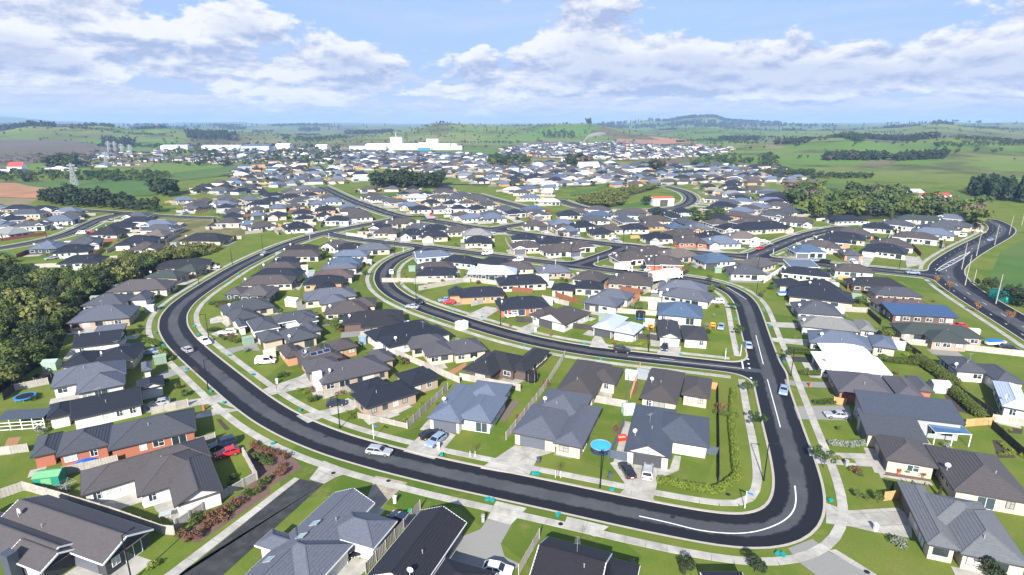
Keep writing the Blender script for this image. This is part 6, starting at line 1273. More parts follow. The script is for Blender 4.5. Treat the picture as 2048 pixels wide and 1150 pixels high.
# ------------------------------------------------------------------ terrain
EX = DATA['extra']
def height(X, Y):
    X = np.asarray(X, float); Y = np.asarray(Y, float); r = np.hypot(X, Y); a = np.arctan2(X, Y); h = np.zeros_like(r)
    for n, (d, b, p) in EX['sky'].items():
        pa = np.array([q[0] for q in p]); ph = np.array([q[1] for q in p])
        crest = np.interp(a, pa, ph, left=ph[0]*.6, right=ph[-1]*.6 if n not in 'AF' else 0)
        rough = 1 + .10*np.sin(X/173.+Y/211.)*np.sin(Y/131.-X/307.)
        t = np.clip((r-b)/(d-b), 0, 1); up = t*t*(3-2*t); t2 = np.clip((r-d)/(.35*d), 0, 1); up = up*(1-.55*t2*t2*(3-2*t2))
        wob = np.where(t < .97, rough, 1.)
        h = np.maximum(h, np.maximum(crest, 0)*up*wob)
    far = np.clip((r-750)/900, 0, 1)
    h = np.maximum(h, 0) + far*np.clip(2.2*np.sin(X/151.+1.3*np.sin(Y/233.))*np.sin(Y/187.), 0, 3)
    return h
def zat(x, y): return float(height(np.array([x]), np.array([y]))[0])
ra = np.concatenate([[0, 15], np.geomspace(30, 14200, 250)])
front = np.linspace(rad(-62), rad(62), 300); back = np.linspace(rad(62), rad(298), 60)[1:-1]
th = np.concatenate([front, back]); nt = len(th)
RR, TT = np.meshgrid(ra, th, indexing='ij'); X = RR*np.sin(TT); Y = RR*np.cos(TT); Z = height(X, Y)
ii, jj = np.meshgrid(np.arange(len(ra)-1), np.arange(nt), indexing='ij'); ii = ii.ravel(); jj = jj.ravel(); j2 = (jj+1) % nt
me = npmesh('ground', np.stack([X.ravel(), Y.ravel(), Z.ravel()], 1), np.stack([ii*nt+jj, ii*nt+j2, (ii+1)*nt+j2, (ii+1)*nt+jj], 1), [M_ground])
put('ground', me, kind='structure')

def polysheet(name, pts, z, m, drape=False, parent=None, kind='structure'):
    b = MB()
    if not drape: b.face([(x, y, z) for x, y in pts])
    else: b.face([(x, y, z+zat(x, y)) for x, y in pts])
    me = b.mesh(name, [m]); 
    if len(me.polygons) and me.polygons[0].normal.z < 0: me.flip_normals()
    return put(name, me, parent, kind=kind)
for i, (k, p) in enumerate(EX['fields']):
    far = min(q[1] for q in p) > 420
    nm = dict(earth='earth_field', dry='dry_field', pasture='pasture_field', scrubland='scrub_ground', swamp='swamp_field', brownfield='ploughed_field', bushfloor='bush_ground')[k]
    polysheet(nm, p, (.35 if far else .004)+.0015*i, FIELD[k], drape=far)

# ------------------------------------------------------------------ roads as one filleted sheet with kerbs
def resample(p, step):
    p = np.asarray(p, float); d = np.r_[0, np.cumsum(np.hypot(*np.diff(p, axis=0).T))]; s = np.linspace(0, d[-1], max(2, int(d[-1]/step)+1)); return np.stack([np.interp(s, d, p[:, 0]), np.interp(s, d, p[:, 1])], 1)
def smoothline(p, step=2.):
    p = resample(p, step)
    for _ in range(4): p[1:-1] = (p[:-2]+2*p[1:-1]+p[2:])/4
    return p
RD = {n: (w_, smoothline(p)) for n, (w_, p) in DATA['roads'].items()}
GX0, GX1, GY0, GY1, GS = -300., 345., 42., 540., 1.
gx = np.arange(GX0, GX1, GS); gy = np.arange(GY0, GY1, GS); BIG = 60.
def seg_field(p):
    D = np.full((len(gx), len(gy)), BIG)
    for a, b in zip(p[:-1], p[1:]):
        m_ = 22; i0 = int(max(0, (min(a[0], b[0])-m_-GX0)/GS)); i1 = int(min(len(gx), (max(a[0], b[0])+m_-GX0)/GS+1)); j0 = int(max(0, (min(a[1], b[1])-m_-GY0)/GS)); j1 = int(min(len(gy), (max(a[1], b[1])+m_-GY0)/GS+1))
        if i0 >= i1 or j0 >= j1: continue
        xx = gx[i0:i1, None]; yy = gy[None, j0:j1]; d = b-a; L = d@d+1e-9; t = np.clip(((xx-a[0])*d[0]+(yy-a[1])*d[1])/L, 0, 1)
        q = np.hypot(xx-a[0]-t*d[0], yy-a[1]-t*d[1]); D[i0:i1, j0:j1] = np.minimum(D[i0:i1, j0:j1], q)
    return D
SDF = np.full((len(gx), len(gy)), BIG); ACR = np.full((len(gx), len(gy)), 3.)
for n, (w_, p) in RD.items():
    if n == 'far_main': continue
    c = seg_field(p); d = c-w_/2; ACR = np.minimum(ACR, c/(w_/2)); k = 6.5
    hh = np.clip(.5+.5*(SDF-d)/k, 0, 1); SDF = SDF*(1-hh)+d*hh-k*hh*(1-hh)*(np.abs(SDF) < 30)
rc = EX['round_c'][0]; cen = np.hypot(gx[:, None]-rc[0], gy[None, :]-rc[1]); SDF = np.minimum(SDF, cen-13.); isl = cen-6.
def sdf(x, y):
    i = (x-GX0)/GS; j = (y-GY0)/GS
    if i < 0 or j < 0 or i >= len(gx)-1 or j >= len(gy)-1: return BIG
    i0, j0 = int(i), int(j); a, b = i-i0, j-j0; return (SDF[i0, j0]*(1-a)+SDF[i0+1, j0]*a)*(1-b)+(SDF[i0, j0+1]*(1-a)+SDF[i0+1, j0+1]*a)*b
def band(lo, hi, name, z, m, wall=0.):
    """the part of the grid whose road distance lies between lo and hi"""
    V = []; F = []; A = []; key = {}
    S = SDF; ok = np.zeros(S.shape, bool)
    mn = np.minimum(np.minimum(S[:-1, :-1], S[1:, :-1]), np.minimum(S[:-1, 1:], S[1:, 1:])); mx = np.maximum(np.maximum(S[:-1, :-1], S[1:, :-1]), np.maximum(S[:-1, 1:], S[1:, 1:]))
    I, J = np.nonzero((mn < hi) & (mx > lo)); b = MB(); att = []
    def clip(poly, f, keep):
        out = []
        for q in range(len(poly)):
            p, r = poly[q], poly[(q+1) % len(poly)]; a, c = f(p), f(r)
            if a >= 0: out.append(p)
            if (a >= 0) != (c >= 0): t = a/(a-c); out.append(tuple(p[k]+(r[k]-p[k])*t for k in range(4)))
        return out
    for i, j in zip(I.tolist(), J.tolist()):
        c = [(gx[i], gy[j], S[i, j], ACR[i, j]), (gx[i+1], gy[j], S[i+1, j], ACR[i+1, j]), (gx[i+1], gy[j+1], S[i+1, j+1], ACR[i+1, j+1]), (gx[i], gy[j+1], S[i, j+1], ACR[i, j+1])]
        if mn[i, j] >= lo and mx[i, j] <= hi: polys = [c]
        else:
            polys = []
            for tri in ((c[0], c[1], c[2]), (c[0], c[2], c[3])):
                p = clip(list(tri), lambda v: v[2]-lo, 1); p = clip(p, lambda v: hi-v[2], 1) if len(p) > 2 else []
                if len(p) > 2: polys.append(p)
        for p in polys:
            ids = []
            for v in p:
                kk = (round(v[0], 3), round(v[1], 3)); q = key.get(kk)
                if q is None: q = key[kk] = len(b.v); b.v.append((v[0], v[1], z)); att.append(v[3])
                if not ids or ids[-1] != q: ids.append(q)
            if len(ids) > 2 and len(set(ids)) == len(ids): b.f.append(tuple(ids)); b.m.append(0)
            if wall:
                for q in range(len(p)):
                    u_, v_ = p[q], p[(q+1) % len(p)]
                    if abs(u_[2]-lo) < 1e-4 and abs(v_[2]-lo) < 1e-4:
                        b.face([(v_[0], v_[1], z), (u_[0], u_[1], z), (u_[0], u_[1], z-wall), (v_[0], v_[1], z-wall)]); att += [0]*4
    me = b.mesh(name, [m]); a = me.attributes.new('across', 'FLOAT', 'POINT'); a.data.foreach_set('value', np.asarray(att, np.float32))
    return put(name, me, kind='structure')
band(-BIG, .0, 'road', .022, M_road)
band(.0, .42, 'kerb', .13, M_kerb, .12)
# roundabout island
b = MB(); n = 40
b.v = [(rc[0]+6*math.cos(6.283*k/n), rc[1]+6*math.sin(6.283*k/n), z) for z in (.02, .16) for k in range(n)]; b.f = [tuple(n+k for k in range(n))]+[(k, (k+1) % n, n+(k+1) % n, n+k) for k in range(n)]; b.m = [1]+[0]*n
put('traffic_island', b.mesh('traffic_island', [M_kerb, M_ground]), label='round grassed island in the middle of the roundabout', cat='traffic island')
def ribbon(name, p, w_, z, m, kind='structure', parent=None, drape=False):
    p = np.asarray(p, float); d = np.gradient(p, axis=0); d /= np.maximum(np.hypot(*d.T), 1e-6)[:, None]; nn = np.stack([-d[:, 1], d[:, 0]], 1); b = MB()
    for k in range(len(p)):
        zz = z+(zat(*p[k]) if drape else 0)
        for s_ in (1, -1): q = p[k]+nn[k]*s_*w_/2; b.v.append((q[0], q[1], zz))
    for k in range(len(p)-1): b.f.append((2*k+1, 2*k+3, 2*k+2, 2*k)); b.m.append(0)
    me = b.mesh(name, [m]); a = me.attributes.new('across', 'FLOAT', 'POINT'); a.data.foreach_set('value', [.9, .9]*len(p)); return put(name, me, parent, kind=kind)
ribbon('far_road', RD['far_main'][1], 10, .05, M_road)
ribbon('motorway', [(-760, 520), (-560, 560), (-380, 600), (-300, 680), (-420, 850), (-520, 1100)], 18, .3, M_road)
ribbon('far_lane', [(-230, 700), (-150, 610), (-60, 560), (60, 545), (160, 560)], 7, .3, M_road)
# road markings
def line(p, q, w_=.16, z=.03): ribbon('road_marking', [p, ((p[0]+q[0])/2, (p[1]+q[1])/2), q], w_, z, M_paint)
ribbon('road_marking', smoothline(EX['line1'], 1.), .2, .03, M_paint)
for p, q in EX['dash']: line(p, q, .17)
for p, q in EX['r3line']: line(p, q, .15)
for p, q in EX['stop']: line(p, q, .35)
for p in EX['dots']: line((p[0]-.05, p[1]-.35), (p[0]+.05, p[1]+.35), .45, .032)
ribbon('road_marking', smoothline(EX['arthatch'], 1.), .25, .03, M_paint); ribbon('road_marking', smoothline(EX['arthatch2'], 1.), .25, .032, M_paint)
ah, ah2 = resample(EX['arthatch'], 5.), resample(EX['arthatch2'], 5.)
for k in range(1, min(len(ah), len(ah2))-1): line(tuple(ah[k]), tuple(ah2[k]), .35, .034)
def offset_line(p, off):
    d = np.gradient(p, axis=0); d /= np.hypot(*d.T)[:, None]; return p+np.stack([-d[:, 1], d[:, 0]], 1)*off
for n in ('upper', 'cross', 'arterial'):       # dashed centre lines
    p = resample(RD[n][1], 3.)
    for k in range(2, len(p)-2, 4): line(tuple(p[k]), tuple(p[k+1]), .14, .03)
p = resample(offset_line(RD['arterial'][1], 3.6), 3.)
for k in range(1, len(p)-1, 3): line(tuple(p[k]), tuple(p[k]+(p[k+1]-p[k])*.4), .2, .031)

# ------------------------------------------------------------------ footpaths: separate slabs near, one sheet farther off
slab_n = 0
foot = MB()
fp_root = None
def in_frame(x, y): 
    d = y*.961+57*.2765; return abs(x)/max(d, 1) < .93 and y > 50
for n in ('main', 'inner', 'upper', 'cross', 'left', 'loop', 'back', 'side', 'arterial'):
    w_, p = RD[n]
    for side in (1, -1):
        if n == 'arterial' and side == -1: continue
        q = resample(offset_line(p, side*(w_/2+.42+1.55+.7)), 2.9)
        nd = [k for k in range(len(q)-1) if math.hypot(*q[k]) < 185 and in_frame(*q[k])]
        root = None
        for k in range(len(q)-1):
            a, c = q[k], q[k+1]; mid = (a+c)/2
            if sdf(*a) < .9 or sdf(*c) < .9: continue
            d = (c-a)/max(np.hypot(*(c-a)), 1e-6); nn = np.array((-d[1], d[0]))*.72
            near = k in nd and slab_n < 300
            g = .02 if near else 0
            P = [a+d*g-nn, c-d*g-nn, c-d*g+nn, a+d*g+nn]
            if near:
                if root is None: root = put('footpath', None, loc=(float(a[0]), float(a[1]), 0), kind='structure')
                bb = MB(); z1 = .055+random.uniform(-.004, .004); o = (float(mid[0]), float(mid[1]))
                pts = [(v[0]-o[0], v[1]-o[1]) for v in P]
                bb.face([(*v, z1) for v in pts])
                for e in range(4): bb.face([(*pts[e], .0), (*pts[(e+1) % 4], .0), (*pts[(e+1) % 4], z1), (*pts[e], z1)])
                s_ = put('slab', bb.mesh('slab', [M_conc]), root, (o[0]-float(root.location[0]), o[1]-float(root.location[1]), 0)); slab_n += 1
            else: foot.face([(v[0], v[1], .045) for v in P])
put('footpath_far', foot.mesh('footpath_far', [M_conc]), kind='structure').name = 'footpath'
# driveways and patios
def clip_half(poly, nx, ny, c):
    out = []
    for k in range(len(poly)):
        p, q = poly[k], poly[(k+1) % len(poly)]; a = nx*p[0]+ny*p[1]-c; b_ = nx*q[0]+ny*q[1]-c
        if a >= 0: out.append(p)
        if (a >= 0) != (b_ >= 0): t = a/(a-b_); out.append((p[0]+(q[0]-p[0])*t, p[1]+(q[1]-p[1])*t))
    return out
def area(p): return .5*sum(p[i][0]*p[(i+1) % len(p)][1]-p[(i+1) % len(p)][0]*p[i][1] for i in range(len(p)))
DM = dict(concrete=M_conc, asphalt=M_lane, strip=M_conc, brown=M_brownc, aggregate=M_agg, patio=M_conc, deck=M_deck)
DN = dict(concrete='driveway', asphalt='lane', strip='path', brown='driveway', aggregate='driveway', patio='patio_paving', deck='deck_paving')
for i, (k, p) in enumerate(DATA['drives']):
    z = .012+.0016*(i % 18)+(.02 if k == 'deck' else 0)
    if area(p) < 0: p = p[::-1]
    c = (sum(v[0] for v in p)/len(p), sum(v[1] for v in p)/len(p))
    near = math.hypot(*c) < 175 and k in ('concrete', 'brown', 'patio', 'strip', 'deck')
    if not near: polysheet(DN[k], p, z, DM[k]); continue
    root = polysheet(DN[k], p, z-.006, M_joint)
    e = max(range(len(p)), key=lambda q: math.dist(p[q], p[(q+1) % len(p)])); d = Vector((p[(e+1) % len(p)][0]-p[e][0], p[(e+1) % len(p)][1]-p[e][1])).normalized(); nn = Vector((-d.y, d.x))
    su, sv = (3.6, 3.2) if k != 'deck' else (30, .9)
    if k == 'strip': su, sv = 4, 30
    us = [d.x*v[0]+d.y*v[1] for v in p]; vs_ = [nn.x*v[0]+nn.y*v[1] for v in p]
    nu = max(1, round((max(us)-min(us))/su)); nv = max(1, round((max(vs_)-min(vs_))/sv)); du = (max(us)-min(us))/nu; dv = (max(vs_)-min(vs_))/nv; g = .025
    for iu in range(nu):
        for iv in range(nv):
            q = p; u0 = min(us)+iu*du; v0 = min(vs_)+iv*dv
            for (nx, ny, cc) in ((d.x, d.y, u0+g), (-d.x, -d.y, -(u0+du-g)), (nn.x, nn.y, v0+g), (-nn.x, -nn.y, -(v0+dv-g))):
                q = clip_half(q, nx, ny, cc)
                if len(q) < 3: break
            if len(q) < 3 or abs(area(q)) < .25: continue
            polysheet('plank' if k == 'deck' else 'slab', q, z+random.uniform(0, .004), DM[k], parent=root, kind=None)
for i, (k, p) in enumerate(DATA['beds']): polysheet('garden_bed_ground', p if area(p) > 0 else p[::-1], .009+.0007*i, BED[k])
for p in list(EX['drains'])+[tuple(float(v) for v in offset_line(RD[n][1], .9)[k]) for n, k in (('main', 60), ('main', 95), ('main', 128), ('main', 150), ('main', 182), ('inner', 30), ('inner', 12))]:
    b = MB(); b.tube((0, 0, 0), (0, 0, .02), .36, n=14); put('manhole_cover', b.mesh('manhole_cover', [M_black]), loc=(*p, .06 if sdf(*p) > 0 else .016), label='round dark manhole cover set in pale concrete' if sdf(*p) > 0 else 'round iron manhole cover set in the asphalt road', cat='manhole cover', group='manhole covers in the paving')

# ------------------------------------------------------------------ houses
WIN = {}
def win_mesh(wd, h, trim, slider=False):
    key = (wd, h, trim)
    if key not in WIN:
        b = MB(); t = .07
        b.box(-wd/2, -.02, 0, wd/2, .05, t, bottom=True); b.box(-wd/2, -.02, h-t, wd/2, .05, h, bottom=True)
        b.box(-wd/2, -.02, t, -wd/2+t, .05, h-t); b.box(wd/2-t, -.02, t, wd/2, .05, h-t); b.box(-.03, -.02, t, .03, .045, h-t)
        if h < 1.6: b.box(-wd/2+t, -.02, h*.62, -.031, .04, h*.62+.05, bottom=True)
        f = b.mesh('window_frame', [M_trim[trim]]); g = MB(); x = wd/2-t
        g.face([(x, .015, t), (-x, .015, t), (-x, .015, h-t), (x, .015, h-t)])
        WIN[key] = (f, g.mesh('pane', [M_glass]), g.mesh('pane', [M_blind]))
    return WIN[key]
GDOOR = {}
def garage_mesh(key, m):
    if key not in GDOOR:
        b = MB()
        for k in range(4): b.box(-2.35, -.02, .03+k*.53, 2.35, .05, .03+k*.53+.505, bottom=True)
        b.box(-2.4, -.03, 0, 2.4, .02, 2.16)
        GDOOR[key] = b.mesh('garage_door', [m])
    return GDOOR[key]
gcols = [mat('garage_dark', (.06, .062, .07), .5, .03), mat('garage_grey', (.1, .11, .135), .5, .03), mat('garage_white', (.72, .72, .7), .5, .03), mat('garage_brown', (.1, .085, .075), .5, .03)]
TANP = math.tan(rad(25))
def slope(mb, a, b_, c, d, n, lift=.05):
    a, b_, c, d = map(Vector, (a, b_, c, d))
    if n <= 1:
        mb.face([a, b_, c, d] if (c-d).length > 1e-3 else [a, b_, c]); return
    up = Vector((0, 0, lift))
    for i in range(n):
        t0, t1 = i/n, (i+1)/n; l0, r0, l1, r1 = a.lerp(d, t0), b_.lerp(c, t0), a.lerp(d, t1), b_.lerp(c, t1)
        mb.face([l0+up, r0+up, r1, l1] if (r1-l1).length > 1e-3 else [l0+up, r0+up, r1]); mb.face([l0, r0, r0+up, l0+up])
def wing(W, k, e, lev, R, CAP, GUT, WL, pitch=TANP):
    x0, y0, x1, y1, ty = W; e = e+.011*k; x0 += .007*k; y0 += .007*k; x1 -= .007*k; y1 -= .007*k
    ins = .5+.006*k
    course = .46 if lev == 3 else 0
    if ty in ('m', 'M'):
        rise = (y1-y0)*math.tan(rad(9 if ty == 'm' else 12)); z0 = e+(1.3 if ty == 'M' else .2); z1 = z0+rise
        n = max(1, int((y1-y0)/.6)) if lev == 3 else 1
        slope(R, (x0, y0, z0), (x1, y0, z0), (x1, y1, z1), (x0, y1, z1), n, .02)
        GUT.bar((x0, y0-.05, z0-.1), (x1, y0-.05, z0-.1), .1, .2); GUT.bar((x0, y1+.05, z1-.1), (x1, y1+.05, z1-.1), .1, .2); GUT.bar((x0-.05, y0, z0-.1), (x0-.05, y1, z1-.1), .1, .22); GUT.bar((x1+.05, y0, z0-.1), (x1+.05, y1, z1-.1), .1, .22)
        R.face([(x0, y0, z0-.12), (x0, y1, z1-.12), (x1, y1, z1-.12), (x1, y0, z0-.12)])
        a, b_, c, d = (x0+ins, y0+ins), (x1-ins, y0+ins), (x1-ins, y1-ins), (x0+ins, y1-ins); zl = z0-.1+rise*.08; zh = z1-.1-rise*.08
        WL.face([(*a, 0), (*b_, 0), (*b_, zl), (*a, zl)]); WL.face([(*b_, 0), (*c, 0), (*c, zh), (*b_, zl)]); WL.face([(*c, 0), (*d, 0), (*d, zh), (*c, zh)]); WL.face([(*d, 0), (*a, 0), (*a, zl), (*d, zh)])
        return z1
    along = 'x' if (x1-x0) >= (y1-y0) else 'y'
    if ty.endswith('x') and len(ty) == 3: along = 'y'
    if along == 'x': s0, s1, t0, t1 = x0, x1, y0, y1; P = lambda s, t, z: (s, t, z)
    else: s0, s1, t0, t1 = y0, y1, x0, x1; P = lambda s, t, z: (t, s, z)
    half = (t1-t0)/2; hgt = half*pitch; tm = (t0+t1)/2; L = s1-s0
    i0 = half if ty[0] == 'h' else 0.; i1 = half if ty[1] == 'h' else 0.
    if i0+i1 > L-.02: f = (L-.02)/(i0+i1); i0 *= f; i1 *= f
    n = max(1, round(half/math.cos(math.atan(pitch))/course)) if course else 1
    fl = (lambda q: q) if along == 'x' else (lambda q: q)
    rev = along == 'y'
    def S(a, b_, c, d):
        if rev: slope(R, b_, a, d, c, n)
        else: slope(R, a, b_, c, d, n)
    A, B = P(s0+i0, tm, e+hgt), P(s1-i1, tm, e+hgt)
    c00, c10, c11, c01 = P(s0, t0, e), P(s1, t0, e), P(s1, t1, e), P(s0, t1, e)
    S(c00, c10, B, A); S(c11, c01, A, B)
    if i1: S(c10, c11, B, B)
    if i0: S(c01, c00, A, A)
    R.face([(x0, y0, e-.14), (x0, y1, e-.14), (x1, y1, e-.14), (x1, y0, e-.14)])
    up = lambda p: (p[0], p[1], p[2]+.035)
    if lev >= 2:
        CAP.bar(up(A), up(B), .2, .07)
        for q, ii_, ap in ((c00, i0, A), (c01, i0, A), (c10, i1, B), (c11, i1, B)):
            if ii_: CAP.bar(up(q), up(ap), .16, .07)
    g = .06
    for (pa, pb, isend) in ((c00, c10, None), (c01, c11, None), (c00, c01, i0), (c10, c11, i1)):
        va, vb = Vector(pa), Vector(pb); dn = Vector((0, 0, -.1))
        if isend is None or isend > 0: GUT.bar(va+dn, vb+dn, .13, .2)
        else:
            ap = Vector(A if pa == c00 else B); GUT.bar(va+dn, ap+dn, .1, .24); GUT.bar(vb+dn, ap+dn, .1, .24)
    X0, Y0, X1, Y1 = x0+ins, y0+ins, x1-ins, y1-ins; zt = e-.13
    for (a, b_) in (((X0, Y0), (X1, Y0)), ((X1, Y0), (X1, Y1)), ((X1, Y1), (X0, Y1)), ((X0, Y1), (X0, Y0))): WL.face([(*a, 0), (*b_, 0), (*b_, zt), (*a, zt)])
    for ii_, s_ in ((i0, s0+ins), (i1, s1-ins)):
        if not ii_:
            ta, tb = t0+ins, t1-ins; WL.face([P(s_, ta, zt), P(s_, tb, zt), P(s_, tm, e+hgt-.06-ins*.0)])
    return e+hgt
def part_box(parent, name, dims, m, loc, rz=0.):
    b = MB(); b.box(-dims[0]/2, -dims[1]/2, 0, dims[0]/2, dims[1]/2, dims[2], bottom=True); return put(name, b.mesh(name, [m]), parent, loc, rz)
def world_to(parent, x, y, z=0.):
    c, s_ = math.cos(-parent.rotation_euler[2]), math.sin(-parent.rotation_euler[2]); dx, dy = x-parent.location[0], y-parent.location[1]; return (dx*c-dy*s_, dx*s_+dy*c, z)
HOUSES = []
def build_house(rec):
    o, a, Ws, rk, wk, tk, G, lev, label, gi = rec
    Ws = [W if len(W) == 5 else (*W, 'hh') for W in Ws]; label = HLAB[DATA['houses'].index(rec)]; rec = (o, a, Ws, *rec[3:])
    rng_ = random.Random(int(o[0]*7+o[1]*13))
    root = put('house', None, loc=(*o, 0), rz=a, label=label, cat='house', group=DATA['groups'][gi])
    R, CAP, GUT, WL, OP = MB(), MB(), MB(), MB(), MB()
    e = 2.55; p = TANP*(1 if rk not in 'Bm' else 1)
    for k, W in enumerate(Ws): wing(W, k, e, lev, R, CAP, GUT, WL, p)
    rm = roofm(rk)
    roof = put('roof', R.mesh('roof', [rm]), root)
    if CAP.f: put('ridge_cap', CAP.mesh('ridge_cap', [rm]), roof)
    if GUT.f: put('gutter', GUT.mesh('gutter', [M_trim[tk] if lev >= 2 or tk == 'w' else M_trim['k']]), roof)
    put('wall', WL.mesh('wall', [wallm(wk)]), root)
    # openings
    ca, sa = math.cos(a), math.sin(a)
    def inwall(x, y, skip):
        return any(j != skip and W[0]+.45 < x < W[2]-.45 and W[1]+.45 < y < W[3]-.45 for j, W in enumerate(Ws))
    sides = []
    for j, W in enumerate(Ws):
        i_ = .5+.006*j+.007*j; X0, Y0, X1, Y1 = W[0]+i_, W[1]+i_, W[2]-i_, W[3]-i_
        for (sx, sy, nx, ny, L) in ((X0, Y0, 0, -1, X1-X0), (X1, Y0, 1, 0, Y1-Y0), (X1, Y1, 0, 1, X1-X0), (X0, Y1, -1, 0, Y1-Y0)): sides.append((j, sx, sy, nx, ny, L))
    taken = []
    gm = rng_.choice(gcols[:2] if wk != 'd' else gcols[:1]) if lev == 3 or rng_.random() < .9 else gcols[2]
    if label.startswith('black-roofed orange') or 'brown garage' in label: gm = gcols[0 if 'orange' in label else 3]
    for (gx_, gy_) in G:
        best = None
        for (j, sx, sy, nx, ny, L) in sides:
            tx, ty = -ny, nx; u = (gx_-sx)*tx+(gy_-sy)*ty; dn = (gx_-sx)*nx+(gy_-sy)*ny
            if L < 5.0: continue
            uu = min(max(u, 2.5), L-2.5)
            if inwall(sx+tx*uu+nx*.3, sy+ty*uu+ny*.3, j): continue
            dd = abs(dn)+abs(u-uu)
            if best is None or dd < best[0]: best = (dd, sx+tx*uu, sy+ty*uu, nx, ny, L)
        if best:
            _, x, y, nx, ny, L = best; taken.append((x, y, 2.9))
            put('garage_door', garage_mesh(gm.name, gm), root, (x+nx*.03, y+ny*.03, .02), math.atan2(-nx, ny))
    wins = []
    for (j, sx, sy, nx, ny, L) in sides:
        wx, wy = nx*ca-ny*sa, nx*sa+ny*ca
        px, py = o[0]+sx*ca-sy*sa, o[1]+sx*sa+sy*ca
        if wx*(-px)+wy*(-py) < -.15*math.hypot(px, py) or L < 2: continue
        tx, ty = -ny, nx; u = 1.35
        while u < L-1.1:
            kind = rng_.random(); wd, h, z = (2.4, 2.05, .06) if kind < .22 else ((1.8, 1.2, .85) if kind < .7 else (1.1, 1.3, .8))
            x, y = sx+tx*u, sy+ty*u
            if u-wd/2 > .3 and u+wd/2 < L-.3 and not any(math.hypot(x-q[0], y-q[1]) < q[2]+wd/2 for q in taken) and not inwall(x+nx*.3+tx*wd/2, y+ny*.3+ty*wd/2, j) and not inwall(x+nx*.3-tx*wd/2, y+ny*.3-ty*wd/2, j):
                wins.append((x+nx*.025, y+ny*.025, z, math.atan2(-nx, ny), wd, h, rng_.random() < .35))
            u += wd/2+rng_.uniform(1.3, 2.4)
    if lev == 3:
        for (x, y, z, r_, wd, h, bl) in wins:
            f, g, g2 = win_mesh(wd, h, 'w' if wk in 'wkdr' else rng_.choice('wk'))
            wo_ = put('window', f, root, (x, y, z), r_); put('pane', g2 if bl else g, wo_)
    elif wins:
        for (x, y, z, r_, wd, h, bl) in wins:
            c, s_ = math.cos(r_), math.sin(r_); T = lambda u, v, zz: (x+u*c-v*s_, y+u*s_+v*c, z+zz)
            OP.face([T(wd/2, .03, 0), T(-wd/2, .03, 0), T(-wd/2, .03, h), T(wd/2, .03, h)], 1)
            OP.face([T(wd/2-.1, .05, .1), T(-wd/2+.1, .05, .1), T(-wd/2+.1, .05, h-.1), T(wd/2-.1, .05, h-.1)], 0)
        put('windows', OP.mesh('windows', [M_glass, M_white]), root, kind='stuff')
    if 'white chimney wall' in label:
        x, y, _ = world_to(root, *EX['chim']); part_box(root, 'chimney', (1.9, .9, 4.3), M_white, (x, y, 0))
    if 'staggered' in label:
        x, y, _ = world_to(root, *EX['chim2']); part_box(root, 'chimney', (1.6, 1.2, 4.2), roofm('b3'), (x, y, 0))
    # roof vents, dish, aerial
    if lev >= 2:
        W = max(Ws, key=lambda w_: (w_[2]-w_[0])*(w_[3]-w_[1])); alongx = (W[2]-W[0]) >= (W[3]-W[1])
        def onroof(fx, fy):
            x = W[0]+(W[2]-W[0])*fx; y = W[1]+(W[3]-W[1])*fy; d = min(x-W[0], W[2]-x, y-W[1], W[3]-y) if W[4] in ('hh', 'hhx') else (min(y-W[1], W[3]-y) if alongx else min(x-W[0], W[2]-x)); return x, y, e+max(0, d)*p
        if W[4] not in ('m', 'M'):
            x, y, z = onroof(rng_.uniform(.3, .7), rng_.uniform(.2, .4)); b = MB(); b.tube((x, y, z-.1), (x, y, z+.45), .06, n=8); b.tube((x, y, z+.45), (x, y, z+.55), .1, n=8)
            put('vent_pipe', b.mesh('vent_pipe', [M_steel]), root)
            if rng_.random() < .6:
                x, y, z = onroof(rng_.uniform(.05, .2), rng_.uniform(.15, .5)); put('satellite_dish', DISH, root, (x, y, z), rng_.uniform(2.2, 3.6)-a)
            if rng_.random() < .3 and lev == 3:
                x, y, z = onroof(rng_.uniform(.4, .7), .45); put('aerial', AERIAL, root, (x, y, z), rng_.uniform(0, 3))
    HOUSES.append((label, root, rec)); return root
b = MB(); n = 14
b.v = [(0, 0, .9)]; rr = [(.2, .02), (.42, .1)]
for r_, off in rr: b.v += [(r_*math.cos(6.2832*k/n), -off*1.3, .9+r_*math.sin(6.2832*k/n)) for k in range(n)]
b.v[0] = (0, 0, .9); b.f = [(0, 1+k, 1+(k+1) % n) for k in range(n)]+[(1+k, 1+n+k, 1+n+(k+1) % n, 1+(k+1) % n) for k in range(n)]; b.m = [0]*len(b.f)
b.tube((0, .02, -.1), (0, .06, .9), .035, n=6); b.bar((0, -.05, .55), (0, -.5, .88), .03, .03); DISH = b.mesh('satellite_dish', [mat('dish_grey', (.62, .62, .62), .5, .03)])
b = MB(); b.tube((0, 0, -.1), (0, 0, 1.9), .025, n=6); b.bar((-.7, 0, 1.8), (.7, 0, 1.8), .03, .03)
for k in range(6): b.bar((-.6+k*.24, -.4+.03*k, 1.8), (-.6+k*.24, .4-.03*k, 1.8), .02, .02)
AERIAL = b.mesh('aerial', [M_steel])
for rec in DATA['houses']: build_house(rec)
